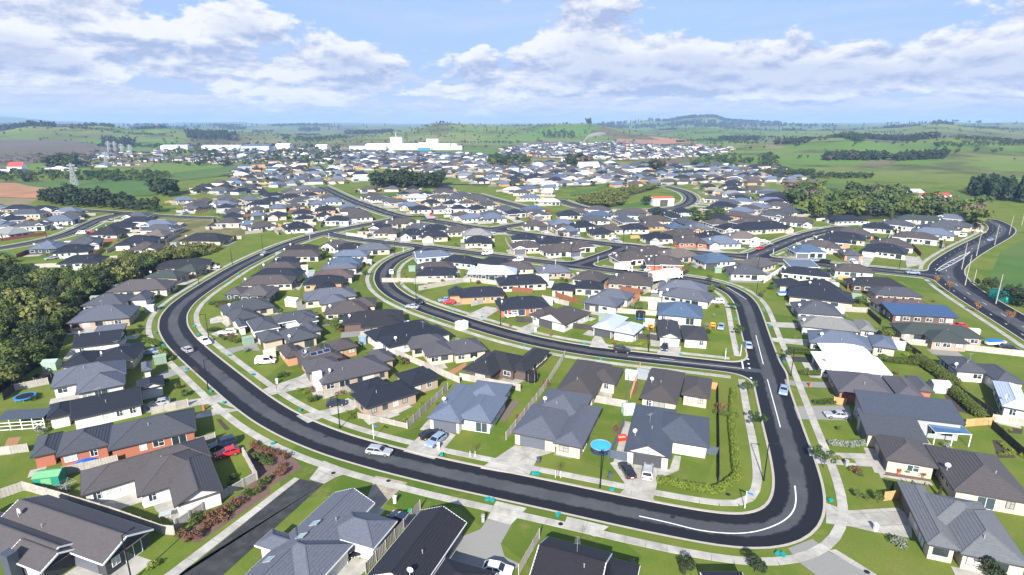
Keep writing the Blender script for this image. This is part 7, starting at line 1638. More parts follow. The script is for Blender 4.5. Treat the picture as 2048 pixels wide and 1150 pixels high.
# paving strips and small patios round the houses
b = MB()
for q, h in enumerate(DATA['houses']):
    if h[0][1] > 450: continue
    c, s_ = math.cos(h[1]), math.sin(h[1]); T = lambda u, v: (h[0][0]+u*c-v*s_, h[0][1]+u*s_+v*c, .0085+.0004*(q % 9)); r_ = random.Random(q)
    W = h[2][0]; side = r_.choice((0, 1, 2)); wd = r_.uniform(2.2, 4.2); L = W[2]-W[0]
    if side == 0: R_ = (W[0]-.5, W[1]-wd+.4, W[0]+L*r_.uniform(.3, .8), W[1]+.5)
    elif side == 1: R_ = (W[2]-.5, W[1]-.4, W[2]+wd*.7, W[3]*r_.uniform(.2, 1))
    else: R_ = (W[0]-wd*.6, W[1]-.4, W[0]+.5, W[3]*r_.uniform(.2, 1))
    P_ = [T(R_[0], R_[1]), T(R_[2], R_[1]), T(R_[2], R_[3]), T(R_[0], R_[3])]
    if all(sdf(x, y) > 1 for x, y, _ in P_): b.face(P_, r_.choice((0, 0, 1)))
put('house_paving', b.mesh('house_paving', [M_conc, M_agg]), kind='structure')
def house(label): return next(r for l, r, _ in HOUSES if l.startswith(label))
# white chimney wall, skylights, solar panels, pergola as parts of their houses
def roof_z(rec, x, y):
    z = 0
    for k, W in enumerate(rec[2]):
        if W[0] <= x <= W[2] and W[1] <= y <= W[3]:
            al = (W[2]-W[0]) >= (W[3]-W[1]) and not W[4].endswith('x'); ty = W[4]
            dt = min(y-W[1], W[3]-y) if al else min(x-W[0], W[2]-x); ds0, ds1 = ((x-W[0]), (W[2]-x)) if al else ((y-W[1]), (W[3]-y))
            if ty[0] == 'h': dt = min(dt, ds0)
            if len(ty) > 1 and ty[1] == 'h': dt = min(dt, ds1)
            z = max(z, 2.55+.011*k+dt*TANP)
    return z
M_solar = mat('solar_panel', (.012, .02, .06), .15, .0, spec=.7); M_sky = mat('skylight_glass', (.25, .42, .42), .1, 0, spec=.8)
def roof_panel(hname, name, wpos, dims, m, frame=True):
    l, r, rec = next(t for t in HOUSES if t[0].startswith(hname)); x, y, _ = world_to(r, *wpos)
    q = [(x-dims[0]/2, y-dims[1]/2), (x+dims[0]/2, y-dims[1]/2), (x+dims[0]/2, y+dims[1]/2), (x-dims[0]/2, y+dims[1]/2)]
    zc = roof_z(rec, x, y); cl = lambda g: max(-.466, min(.466, g)); gx_ = cl((roof_z(rec, x+.03, y)-roof_z(rec, x-.03, y))/.06); gy_ = cl((roof_z(rec, x, y+.03)-roof_z(rec, x, y-.03))/.06)
    b = MB(); P3 = lambda u, v, h: (u, v, zc+gx_*(u-x)+gy_*(v-y)+h)
    b.face([P3(u, v, .12) for u, v in q], 0)
    for e in range(4): b.face([P3(*q[e], .0), P3(*q[(e+1) % 4], .0), P3(*q[(e+1) % 4], .118), P3(*q[e], .118)], 1)
    for e in range(4): b.bar(P3(*q[e], .13), P3(*q[(e+1) % 4], .13), .07, .05, 1)
    put(name, b.mesh(name, [m, M_steel]), r)

# ------------------------------------------------------------------ fences and walls
FW = dict(grey='pale grey timber fence', tan='new tan timber fence', brown='brown stained fence', dark='dark stained fence', picket='grey picket fence', stone='grey stone-capped garden fence', slate='slate-blue gate panel fence', white='white rendered wall')
FLAB = {}; sets = {}
for i, (k, p, wh, g) in enumerate(DATA['fences']):
    if wh: FLAB[i] = f"{FW[k]} {wh}"
    else: sets.setdefault((k, DATA['groups'][g].replace('houses ', '', 1)), []).append((view_x(*p[0]), i))
for (k, c), L in sets.items(): by_order(L, f"{FW[k]} between houses {c}", f"{FW[k]}, {{}} from left {c}", FLAB)
PAN = {}
def panel(kind):
    if kind in PAN: return PAN[kind]
    b = MB()
    if kind == 'stone': b.box(-.5, -.1, 0, .5, .1, 1.35); b.box(-.5, -.14, 1.351, .5, .14, 1.43, bottom=True)
    elif kind == 'picket':
        for k in range(12): x = -.5+(k+.5)/12; b.box(x-.03, -.012, .05, x+.03, .012, 1.25+(.02 if k % 2 else 0))
        b.box(-.5, .013, .3, .5, .05, .38, bottom=True); b.box(-.5, .013, 1., .5, .05, 1.08, bottom=True)
    else:
        for k in range(12): x = -.5+(k+.5)/12; o_ = .012 if k % 2 else -.012; b.box(x-.0405, o_-.012, .03, x+.0405, o_+.012, 1.68+random.uniform(-.015, .015))
        b.box(-.5, .03, .3, .5, .07, .39, bottom=True); b.box(-.5, .03, 1.35, .5, .07, 1.44, bottom=True)
    PAN[kind] = b.mesh('panel', [M_fence[kind]]); return PAN[kind]
b = MB(); b.box(-.06, -.06, 0, .06, .06, 1.8); POST = {k: None for k in M_fence}
for k in M_fence:
    b = MB(); h = dict(picket=1.35, stone=1.55).get(k, 1.76); s_ = .16 if k == 'stone' else .065; b.box(-s_, -s_, 0, s_, s_, h); POST[k] = b.mesh('post', [M_fence[k]])
for fi, (k, p, near, _) in enumerate(DATA['fences']):
    label = FLAB[fi]
    lens = [math.dist(a, c) for a, c in zip(p, p[1:])]; cx, cy = p[0]
    if k == 'white' or not near or math.hypot(cx, cy) > 190:
        b = MB(); h = 1.7 if k != 'white' else 2.
        for a, c in zip(p, p[1:]):
            L = math.dist(a, c); nn = max(1, round(L/2.4)); d = ((c[0]-a[0])/L, (c[1]-a[1])/L)
            for q in range(nn):
                A = (a[0]+d[0]*L*q/nn-cx, a[1]+d[1]*L*q/nn-cy); B = (a[0]+d[0]*L*(q+1)/nn-cx, a[1]+d[1]*L*(q+1)/nn-cy); hh_ = h+random.uniform(-.03, .03)
                b.bar((*A, hh_/2), (*B, hh_/2), .06 if k != 'white' else .2, hh_)
                if k != 'white': b.box(A[0]-.06, A[1]-.06, 0, A[0]+.06, A[1]+.06, h+.08)
        put('wall' if k == 'white' else 'fence', b.mesh('fence', [M_fence[k]]), loc=(cx, cy, 0), label=label, cat='wall' if k == 'white' else 'fence', kind='thing', group=None if near else 'timber fences between the houses'); continue
    root = put('fence', None, loc=(cx, cy, 0), label=label, cat='fence')
    for (a, c) in zip(p, p[1:]):
        L = math.dist(a, c); nn = max(1, round(L/2.4)); ang = math.atan2(c[1]-a[1], c[0]-a[0]); wd = L/nn
        for q in range(nn):
            t = (q+.5)/nn; put('panel', panel(k), root, (a[0]+(c[0]-a[0])*t-cx, a[1]+(c[1]-a[1])*t-cy, 0), ang, scale=(wd-.13 if k != 'stone' else wd-.33, 1, random.uniform(.985, 1.015)))
            t = q/nn; put('post', POST[k], root, (a[0]+(c[0]-a[0])*t-cx, a[1]+(c[1]-a[1])*t-cy, 0), ang)
    put('post', POST[k], root, (p[-1][0]-cx, p[-1][1]-cy, 0))

# ------------------------------------------------------------------ vegetation
def off_road(p, gap):
    x, y = p
    for _ in range(12):
        s = sdf(x, y)
        if s >= gap: break
        gx_, gy_ = sdf(x+.8, y)-sdf(x-.8, y), sdf(x, y+.8)-sdf(x, y-.8); L = math.hypot(gx_, gy_) or 1; x += gx_/L*(gap-s); y += gy_/L*(gap-s)
    return (x, y)
def in_poly(x, y, poly):
    c = False; j = len(poly)-1
    for i in range(len(poly)):
        (xi, yi), (xj, yj) = poly[i], poly[j]
        if (yi > y) != (yj > y) and x < (xj-xi)*(y-yi)/(yj-yi)+xi: c = not c
        j = i
    return c
def scatter(poly, gap):
    y = min(p[1] for p in poly); r = 0
    while y < max(p[1] for p in poly):
        x = min(p[0] for p in poly)+(gap/2 if r % 2 else 0)
        while x < max(p[0] for p in poly):
            q = (x+random.uniform(-.4, .4)*gap, y+random.uniform(-.4, .4)*gap)
            if in_poly(*q, poly): yield q
            x += gap
        y += gap*.87; r += 1
def on_house(x, y, m):
    for h in DATA['houses']:
        dx, dy = x-h[0][0], y-h[0][1]
        if abs(dx) < 32 and abs(dy) < 32:
            c, s = math.cos(h[1]), math.sin(h[1]); u, v = dx*c+dy*s, -dx*s+dy*c
            if any(W[0]-m < u < W[2]+m and W[1]-m < v < W[3]+m for W in h[2]): return True
    return False
def leaves(lobes, n, size, seed, flat=.5):
    """leaf-sized quads spread through ellipsoid lobes: (x,y,z,rx,ry,rz)"""
    r = np.random.default_rng(seed); lob = np.array(lobes, float); wgt = lob[:, 3]*lob[:, 4]*lob[:, 5]; wgt = wgt**(2/3); wgt /= wgt.sum()
    k = r.choice(len(lob), n, p=wgt); d = r.normal(size=(n, 3)); d /= np.linalg.norm(d, axis=1)[:, None]; rr_ = r.uniform(.35, 1, n)**.45*r.uniform(.88, 1.12, n)
    c = lob[k, :3]+d*lob[k, 3:]*rr_[:, None]; c[:, 2] = np.maximum(c[:, 2], .05)
    nrm = d+r.normal(size=(n, 3))*flat; nrm[:, 2] += .25; nrm /= np.linalg.norm(nrm, axis=1)[:, None]
    u = np.cross(nrm, r.normal(size=(n, 3))); u /= np.linalg.norm(u, axis=1)[:, None]; v = np.cross(nrm, u); s = size*r.uniform(.6, 1.35, n)[:, None]
    V = np.stack([c-u*s, c-v*s*.7, c+u*s, c+v*s*.7], 1).reshape(-1, 3); F = np.arange(4*n).reshape(n, 4); return V, F
def crown_mesh(name, lobes, n, size, seed, m, flat=.5): V, F = leaves(lobes, n, size, seed, flat); return npmesh(name, V, F, [m])
def blob_lobes(seed, nl, spread, base, top, r0, r1):
    r = random.Random(seed); return [(r.uniform(-spread, spread), r.uniform(-spread, spread), r.uniform(base, top), r.uniform(r0, r1), r.uniform(r0, r1), r.uniform(r0, r1)*.85) for _ in range(nl)]
def trunk_mesh(h, r0, m=M_bark, limbs=4, seed=0, spread=.3):
    r = random.Random(seed); b = MB(); b.tube((0, 0, -.05), (r.uniform(-.04, .04)*h, r.uniform(-.04, .04)*h, h*.55), r0, r0*.6, 7)
    for k in range(limbs):
        t = 6.283*k/limbs+r.uniform(0, .6); b.tube((0, 0, h*.4), (math.cos(t)*h*spread, math.sin(t)*h*spread, h*r.uniform(.7, .9)), r0*.5, r0*.12, 5)
    return b.mesh('trunk', [m])
# unit-height tree prototypes (height 1, scaled per tree)
PROT = {}
def proto(kind, i):
    key = (kind, i)
    if key in PROT: return PROT[key]
    s_ = hash(kind) % 1000 if False else sum(map(ord, kind))*7+i
    if kind == 'bush': q = (trunk_mesh(1, .035, seed=s_), crown_mesh('crown', blob_lobes(s_, 9, .34, .3, .78, .16, .3), 1100, .05, s_, L_bush))
    elif kind == 'dark': q = (trunk_mesh(1, .03, seed=s_), crown_mesh('crown', blob_lobes(s_, 9, .28, .3, .78, .15, .28), 1100, .045, s_, L_dark))
    elif kind == 'green': q = (trunk_mesh(1, .03, seed=s_), crown_mesh('crown', blob_lobes(s_, 7, .27, .35, .75, .16, .28), 800, .05, s_, L_green))
    elif kind == 'small': q = (trunk_mesh(1, .025, seed=s_, spread=.4), crown_mesh('crown', [(x*1.2, y*1.2, .55+z*.35, a*1., b_*1., c*.7) for x, y, z, a, b_, c in blob_lobes(s_, 9, .38, .3, .9, .12, .22)], 520, .05, s_, L_mixed))
    elif kind == 'scrub': q = (trunk_mesh(1, .03, seed=s_), crown_mesh('crown', blob_lobes(s_, 8, .5, .2, .7, .2, .36), 800, .07, s_, L_scrub))
    elif kind == 'mixed': q = (trunk_mesh(1, .03, seed=s_), crown_mesh('crown', blob_lobes(s_, 9, .28, .3, .8, .15, .26), 900, .045, s_, (L_mixed, L_dark, L_scrub, L_bush)[i % 4]))
    elif kind == 'pine': q = (trunk_mesh(1, .02, seed=s_), crown_mesh('crown', [(0, 0, .2+.14*k, .2-.03*k, .2-.03*k, .12) for k in range(6)], 900, .04, s_, L_pine, .9))
    elif kind == 'cone': q = (trunk_mesh(.4, .03, seed=s_), crown_mesh('crown', [(0, 0, .15+.14*k, .13-.019*k, .13-.019*k, .13) for k in range(6)], 420, .04, s_, L_dark))
    elif kind == 'red': q = (trunk_mesh(1, .02, M_twig, seed=s_), crown_mesh('crown', blob_lobes(s_, 6, .18, .45, .85, .1, .2), 260, .035, s_, L_red, 1.))
    elif kind == 'bare':
        b = MB(); r = random.Random(s_); b.tube((0, 0, 0), (0, 0, .95), .012, .004, 5)
        for k in range(16): t = r.uniform(0, 6.28); z = r.uniform(.35, .8); d = r.uniform(.12, .26); b.tube((0, 0, z), (math.cos(t)*d, math.sin(t)*d, z+r.uniform(.1, .25)), .005, .002, 4)
        q = (b.mesh('trunk', [M_twig]), crown_mesh('twigs', blob_lobes(s_, 4, .12, .55, .9, .12, .2), 70, .022, s_, L_rust, 1.))
    PROT[key] = q; return q
def tree(kind, pos, h, label, group=None, cat='tree', name=None, i=None):
    i = random.randrange(4) if i is None else i; t, c = proto(kind, i)
    r = put(name or 'tree', None, loc=(pos[0], pos[1], pos[2] if len(pos) > 2 else 0), rz=random.uniform(0, 6.28), label=label, cat=cat, group=group, scale=h)
    put('trunk', t, r); put('crown' if kind != 'bare' else 'twigs', c, r); return r
for (k, p, h, label) in DATA['trees']: tree(k, off_road(p, 1.2) if k in ('small', 'bare', 'red') and 'arterial' not in label and 'right edge' not in label else p, h, label, name=dict(bare='sapling', red='sapling', cone='conifer', small='street_tree').get(k, 'tree'), cat='sapling' if k in ('bare',) else 'tree')
b = MB()
for (k, p, h, label) in DATA['trees']:
    if 'staked' in label:
        for dx in (-.45, .45): bb = MB(); bb.bar((0, 0, 0), (0, 0, 1.3), .06, .06); put('tree_stake', bb.mesh('tree_stake', [M_white]), loc=(p[0]+dx, p[1], 0), label='short pale timber stake beside a bare sapling on the verge', cat='stake', group='stakes beside the bare saplings')
# zones of trees
BK = dict(gully='bush', gully_low='bush', scrub='scrub', north='dark', right='mixed', right_clump='dark', right_upper='mixed', grove='dark', gorge='scrub', pines='pine', copse='dark', street='mixed')
BL = dict(gully='leafy bush tree in the dark gully left of the houses', gully_low='leafy bush tree at the far edge of the gully', scrub='yellow-green scrub bush in the gully beyond the bend', north='dark evergreen in the belt behind the far left street', right='mature tree in the mixed belt behind the arterial', right_clump='dark round tree in the clump beside the last houses', right_upper='reddish or bare tree before the farm sheds', grove='dark round tree in the grove at centre', gorge='scrub bush in the green gorge at centre', pines='tall dark pine in the row at far right', copse='dark tree in the clump by the left paddock', street='leafy tree below the loop road')
allb = []
for n, poly, gap, (h0, h1) in DATA['zones']:
    for x, y in scatter(poly, gap):
        if sdf(x, y) > 2.5 and not on_house(x, y, 2.) and in_frame(x*.92, y): allb.append((math.hypot(x, y), n, x, y, random.uniform(h0, h1)))
allb.sort(); extra = []
for q, (d, n, x, y, h) in enumerate(allb):
    kd = random.choice(('bush', 'bush', 'dark', 'bush', 'scrub', 'green', 'dark')) if n == 'gully' else BK[n]
    if q < 292: tree(kd, (x, y), h*random.uniform(.85, 1.2), f"{dict(bush='olive green leafy', dark='dark evergreen', scrub='low yellow-green', green='bright green')[kd]} tree in the bush gully left of the houses" if n == 'gully' else BL[n], 'trees of the '+n.replace('_', ' ')+' belt', name='bush_tree' if n != 'pines' else 'pine_tree')
    else: extra.append((BK[n] if 'right' not in n else random.choice(('mixed', 'mixed', 'dark', 'bush', 'mixed', 'dark', 'bush', 'mixed', 'purple')), x, y, 0., h*random.uniform(.7, 1.25)))
def mass(name, items, label=None):
    """many far trees joined into one mass of leaf faces"""
    by = {}
    for k, x, y, z, h in items: by.setdefault(k, []).append((x, y, z, h))
    for k, L in by.items():
        m = dict(bush=L_bush, scrub=L_scrub, dark=L_dark, mixed=L_mixed, pine=L_pine, purple=L_purple)[k]; VV = []; FF = []; o_ = 0
        base = [leaves(blob_lobes(90+i, 7, .28, .28, .75, .14, .27) if k != 'pine' else [(0, 0, .2+.16*q, .22-.035*q, .22-.035*q, .14) for q in range(5)], 110, .1, 31+i) for i in range(5)]
        for (x, y, z, h) in L:
            V, F = base[random.randrange(5)]; t = random.uniform(0, 6.28); c, s_ = math.cos(t), math.sin(t); sx = h*random.uniform(.85, 1.3)
            VV.append(np.stack([(V[:, 0]*c-V[:, 1]*s_)*sx+x, (V[:, 0]*s_+V[:, 1]*c)*sx+y, V[:, 2]*h+z], 1)); FF.append(F+o_); o_ += len(V)
        put(name, npmesh(name, np.concatenate(VV), np.concatenate(FF), [m]), kind='stuff')
mass('bush_vegetation', extra)
st = []
for (a0, a1, d0, d1, n, h0, h1, k) in EX['stands']:
    cl = [(random.uniform(a0, a1), random.uniform(d0, d1), random.uniform(.2, 1)) for _ in range(9)]
    for _ in range(n):
        if d0 > 3000 and random.random() < .9:
            ca_, cd_, cw_ = random.choice(cl); y = random.gauss(cd_, 60*cw_); x = y*math.tan(ca_)+random.gauss(0, 170*cw_); st.append((random.choice(('pine', 'dark')), x, y, 0, random.uniform(h0, h1))); continue
        a = random.uniform(a0, a1); y = random.uniform(d0, d1); x = y*math.tan(a)
        st.append((('purple' if k < 2 and random.random() < .1 else 'pine' if random.random() < .5 else 'dark') if k == 0 else random.choice(('mixed', 'mixed', 'bush', 'dark', 'scrub')) if k == 1 else 'purple', x, y, 0, random.uniform(h0, h1)))
for _ in range(70):      # hedgerows and shelter belts across the paddocks
    x0 = random.uniform(-1700, 2600); y0 = random.uniform(720, 3600); a = random.choice((.15, 1.4))+random.uniform(-.3, .3); L = random.uniform(90, 330); n = int(L/random.uniform(7, 11)); k = random.choice(('dark', 'mixed', 'bush', 'pine')); h = random.uniform(5, 13)
    if -450 < x0 < 700 and y0 < 1350: continue
    for q in range(n): st.append((k, x0+math.cos(a)*L*q/n+random.uniform(-3, 3), y0+math.sin(a)*L*q/n+random.uniform(-3, 3), 0, h*random.uniform(.6, 1.2)))
for _ in range(900):
    y0 = random.uniform(700, 3000); x0 = random.uniform(-.95, .95)*y0
    if -450 < x0 < 700 and y0 < 1300: continue
    st.append((random.choice(('mixed', 'dark', 'scrub', 'purple', 'bush')), x0, y0, 0, random.uniform(3, 10)))
zz = height(np.array([s[1] for s in st]), np.array([s[2] for s in st])); st = [(k, x, y, float(z)-.5, h) for (k, x, y, _, h), z in zip(st, zz)]
mass('far_woods_vegetation', st)
# shrubs and hedges
SH = {}
for k, m in dict(rust=L_rust, green=L_bush, lime=L_lime, silver=L_silver).items():
    for i in range(3): SH[k, i] = crown_mesh('foliage', blob_lobes(50+i, 6, .35, .2, .6, .25, .42), 330, .085, 70+i, m, .8)
SLAB = {}; sets = {}
for i, (k, p) in enumerate(DATA['shrubs']): sets.setdefault((k, min(NEARH, key=lambda t: math.dist(t[0], p))[1]), []).append((view_x(*p), i))
for (k, l), L in sets.items(): w_ = dict(rust='russet', green='green', lime='yellow-green')[k]; by_order(L, f"{w_} shrub planted near the {l}", f"{w_} shrub, {{}} from left near the {l}", SLAB)
for i, (k, p) in enumerate(DATA['shrubs']): put('shrub', SH[k, random.randrange(3)], loc=(*p, 0), rz=random.uniform(0, 6), label=SLAB[i], cat='shrub', scale=random.uniform(.8, 1.25)*(1.25 if k != 'lime' else .8))
gl = []
for h in DATA['houses']:
    if h[0][1] > 420: continue
    for _ in range(3):
        R_ = max(max(abs(W[0]), abs(W[2])) for W in h[2])+random.uniform(1.5, 5); a = random.uniform(0, 6.283); x, y = h[0][0]+R_*math.cos(a), h[0][1]+R_*.8*math.sin(a)
        if sdf(x, y) > 4 and not on_house(x, y, .6) and not any(in_poly(x, y, d[1]) for d in DATA['drives']): gl.append((x, y, random.uniform(.8, 2.)))
gl.sort(key=lambda t: math.hypot(t[0], t[1]))
for j, (x, y, h) in enumerate(gl):
    if j < 150: put('shrub', SH[random.choice(['green', 'green', 'lime', 'rust', 'silver']), random.randrange(3)], loc=(x, y, 0), rz=random.uniform(0, 6), label='small leafy shrub in a house garden', cat='shrub', group='garden shrubs round the houses', scale=h*.9)
mass('garden_vegetation', [('bush' if random.random() < .6 else 'scrub', x, y, 0, h) for x, y, h in gl[150:]])
for (k, p, w_, h, label) in DATA['hedges']:
    m = dict(lime=leafm('leaf_hedge', (.06, .105, .012), (.16, .19, .025)), green=L_bush, grey=L_silver)[k]; q = resample(p, .7); b = MB(); cx, cy = p[0]
    core = dict(lime=(.05, .07, .01), green=(.02, .03, .01), grey=(.08, .09, .07))[k]
    lob = [(x-cx+random.uniform(-.08, .08), y-cy+random.uniform(-.08, .08), h*.48+random.uniform(-.06, .06), w_*.55, w_*.55, h*.52) for x, y in q]
    nlf = int(240*len(q)*max(1, h*w_*.6)); V, F = leaves(lob, min(nlf, 26000), .13, abs(int(cx*3)), .9)
    put('hedge', npmesh('hedge', V, F, [m]), loc=(cx, cy, 0), label=f"{dict(lime='yellow-green clipped', green='dense green', grey='low silvery')[k]} hedge {label}", cat='hedge')

# ------------------------------------------------------------------ vehicles
CARCOL = dict(silver=(.33, .345, .37), white=(.8, .8, .8), black=(.012, .013, .016), red=(.5, .012, .025), navy=(.012, .02, .05), bluesilver=(.22, .29, .4))
def carpaint(c): return mat('paint_'+c, CARCOL[c], .28, 0, spec=.6, coat=.6)
def prism(prof, ys):
    """loft a side profile [(x,z)...] over lateral stations [(y, scale x about 0, scale z about zc)]"""
    b = MB(); n = len(prof); zc = sum(p[1] for p in prof)/n
    for (y, sx, sz) in ys: b.v += [(x*sx, y, zc+(z-zc)*sz) for x, z in prof]
    for j in range(len(ys)-1):
        for k in range(n): b.f.append((j*n+k, j*n+(k+1) % n, (j+1)*n+(k+1) % n, (j+1)*n+k)); b.m.append(0)
    b.f.append(tuple(range(n))[::-1]); b.f.append(tuple((len(ys)-1)*n+k for k in range(n))); b.m += [0, 0]; return b
def car_parts(ty):
    S = dict(hatch=(2.05, -2.0, .95, .15, -1.2, -1.85, 1.46, .95), sedan=(2.3, -2.3, 1.0, .2, -.95, -1.65, 1.43, .95), wagon=(2.35, -2.35, 1.0, .2, -1.85, -2.25, 1.48, .95), suv=(2.3, -2.3, 1.0, .3, -1.9, -2.22, 1.72, 1.08), van=(2.4, -2.4, 1.75, 1.05, -2.1, -2.34, 1.95, 1.1), ute=(2.6, -2.6, 1.05, .4, -.55, -.85, 1.72, 1.05))[ty]
    xf, xr, cowl, rf, rr_, rb, H_, belt = S; w_ = .88 if ty not in ('van', 'suv', 'ute') else .93
    prof = [(xr+.05, .3), (xf-.05, .3), (xf, .5), (xf-.06, .72), (xf-.3, .82), (cowl, belt), (rb, belt), (xr+.05, belt-.03), (xr, .75), (xr, .45)]
    body = prism(prof, [(-w_, .95, .82), (-w_+.06, .99, .97), (0, 1, 1), (w_-.06, .99, .97), (w_, .95, .82)])
    if ty == 'ute':   # open tray behind the cab
        body.box(-2.5, -.9, belt-.05, -2.42, .9, belt+.12); body.box(-2.42, -.9, belt-.05, -1., -.82, belt+.12); body.box(-2.42, .82, belt-.05, -1., .9, belt+.12)
    # cabin loft: belt ring -> roof ring
    cab = MB(); wt = w_-.2; wb = w_-.06
    ring0 = [(cowl, -wb), (cowl, wb), (rb, wb), (rb, -wb)]; ring1 = [(rf, -wt), (rf, wt), (rr_, wt), (rr_, -wt)]
    cab.v = [(x, y, belt-.01) for x, y in ring0]+[(x, y, H_-.05) for x, y in ring1]+[(x*.97+.0, y*.88, H_) for x, y in ring1]
    for a in (0, 4):
        for k in range(4): cab.f.append((a+k, a+(k+1) % 4, a+4+(k+1) % 4, a+4+k)); cab.m.append(0)
    cab.f.append((8, 9, 10, 11)); cab.m.append(0)
    o_ = len(body.v); body.v += cab.v; body.f += [tuple(i+o_ for i in f) for f in cab.f]; body.m += cab.m
    paint = carpaint('white'); me = body.mesh('car_body', [paint])
    z0, z1 = belt+.03, H_-.09
    def lerp(a, c, t): return a+(c-a)*t
    def glassq(name, A, B, C, D, nx):
        q = MB(); off = Vector(nx)*.012; q.face([Vector(v)+off for v in (A, B, C, D)]); return (name, q.mesh(name, [M_carglass]))
    t0, t1 = .08, .88
    pt = lambda x0, x1, y0, y1, t: (lerp(x0, x1, t), lerp(y0, y1, t), lerp(belt, H_-.05, t))
    G_ = [glassq('windscreen', *(pt(cowl, rf, -wb+.1, -wt+.1, t0), pt(cowl, rf, wb-.1, wt-.1, t0), pt(cowl, rf, wb-.1, wt-.1, t1), pt(cowl, rf, -wb+.1, -wt+.1, t1)), (1, 0, .6)),
          glassq('rear_window', *(pt(rb, rr_, wb-.1, wt-.1, t0), pt(rb, rr_, -wb+.1, -wt+.1, t0), pt(rb, rr_, -wb+.1, -wt+.1, t1), pt(rb, rr_, wb-.1, wt-.1, t1)), (-1, 0, .6))]
    for s_ in (1, -1):
        mid = (cowl+rb)/2
        xs = [(cowl-.22, rf-.12, mid+.04, mid+.04)] + ([(mid-.06, mid-.06, rb+.16, rr_+.14)] if ty not in ('ute',) else [])
        if ty == 'van': xs = xs[:1]
        for (a0, a1, c0, c1) in xs:
            A = pt(a0, a1, s_*wb, s_*wt, t0); B = pt(c0, c1, s_*wb, s_*wt, t0); C = pt(c0, c1, s_*wb, s_*wt, t1); D = pt(a0, a1, s_*wb, s_*wt, t1)
            G_.append(glassq('side_window', *((B, A, D, C) if s_ > 0 else (A, B, C, D)), (0, s_, .2)))
    L_ = []
    for s_ in (1, -1):
        q = MB(); q.box(xf-.14, s_*.62-.17, .6, xf-.01, s_*.62+.17, .73, bottom=True); L_.append(('headlight', q.mesh('headlight', [M_head])))
        q = MB(); q.box(xr-.012, s_*.68-.13, .66, xr+.12, s_*.68+.13, .86, bottom=True); L_.append(('taillight', q.mesh('taillight', [M_tail])))
    q = MB(); q.box(xr-.015, -.26, .5, xr+.05, .26, .62); L_.append(('number_plate', q.mesh('number_plate', [M_white])))
    q = MB(); q.tube((0, -.1, 0), (0, .1, 0), .33, n=16); ty_ = q.mesh('tyre', [M_tyre]); q = MB(); q.tube((0, -.105, 0), (0, .105, 0), .2, n=12); rim = q.mesh('rim', [M_rim])
    wh = [(x, s_*(w_-.09)) for x in (xf-.85, xr+.85) for s_ in (1, -1)]
    return me, G_, L_, ty_, rim, wh
CP = {t: car_parts(t) for t in ('hatch', 'sedan', 'wagon', 'suv', 'van', 'ute')}
for (ty, p, a, c, label) in DATA['cars']:
    me, G_, L_, tyre, rim, wh = CP[ty]; name = dict(hatch='hatchback_car', sedan='sedan_car', wagon='station_wagon', suv='four_wheel_drive', van='van', ute='pickup_truck')[ty]
    r = put(name, None, loc=(*p, .03), rz=a, label=label, cat=dict(van='van', ute='pickup').get(ty, 'car'))
    bo = put('car_body', me, r); bo.material_slots[0].link = 'OBJECT'; bo.material_slots[0].material = carpaint(c)
    for n, g in G_: put(n, g, r)
    if math.hypot(*p) < 330:
        for n, g in L_: put(n, g, r)
    for (x, y) in wh:
        t = put('wheel', tyre, r, (x, y, .33))
        if math.hypot(*p) < 250: put('rim', rim, t)
# cars standing on the drives of the middle streets
CLAB = {}; sets = {}; CWD = dict(hatch='hatchback', sedan='sedan', wagon='station wagon', suv='four-wheel drive', van='van', ute='pickup'); CCW = dict(silver='silver', white='white', black='black', red='red', navy='navy', bluesilver='blue-grey')
for i, (ty, p, a, c, gi) in enumerate(DATA['drivecars']): sets.setdefault((ty, c, DATA['groups'][gi].replace('houses ', '', 1)), []).append((view_x(*p), i))
for (ty, c, x), L in sets.items(): by_order(L, f"{CCW[c]} {CWD[ty]} on a driveway {x}", f"{CCW[c]} {CWD[ty]} on a driveway, {{}} from left {x}", CLAB)
for i, (ty, p, a, c, gi) in enumerate(DATA['drivecars']):
    me, G_, L_, tyre, rim, wh = CP[ty]
    r = put(dict(hatch='hatchback_car', sedan='sedan_car', wagon='station_wagon', suv='four_wheel_drive', van='van', ute='pickup_truck')[ty], None, loc=(*p, .03), rz=a, label=CLAB[i], cat=dict(van='van', ute='pickup').get(ty, 'car'), group='cars on driveways of the middle streets')
    bo = put('car_body', me, r); bo.material_slots[0].link = 'OBJECT'; bo.material_slots[0].material = carpaint(c)
    for n, g in G_: put(n, g, r)
    for (x, y) in wh: put('wheel', tyre, r, (x, y, .33))
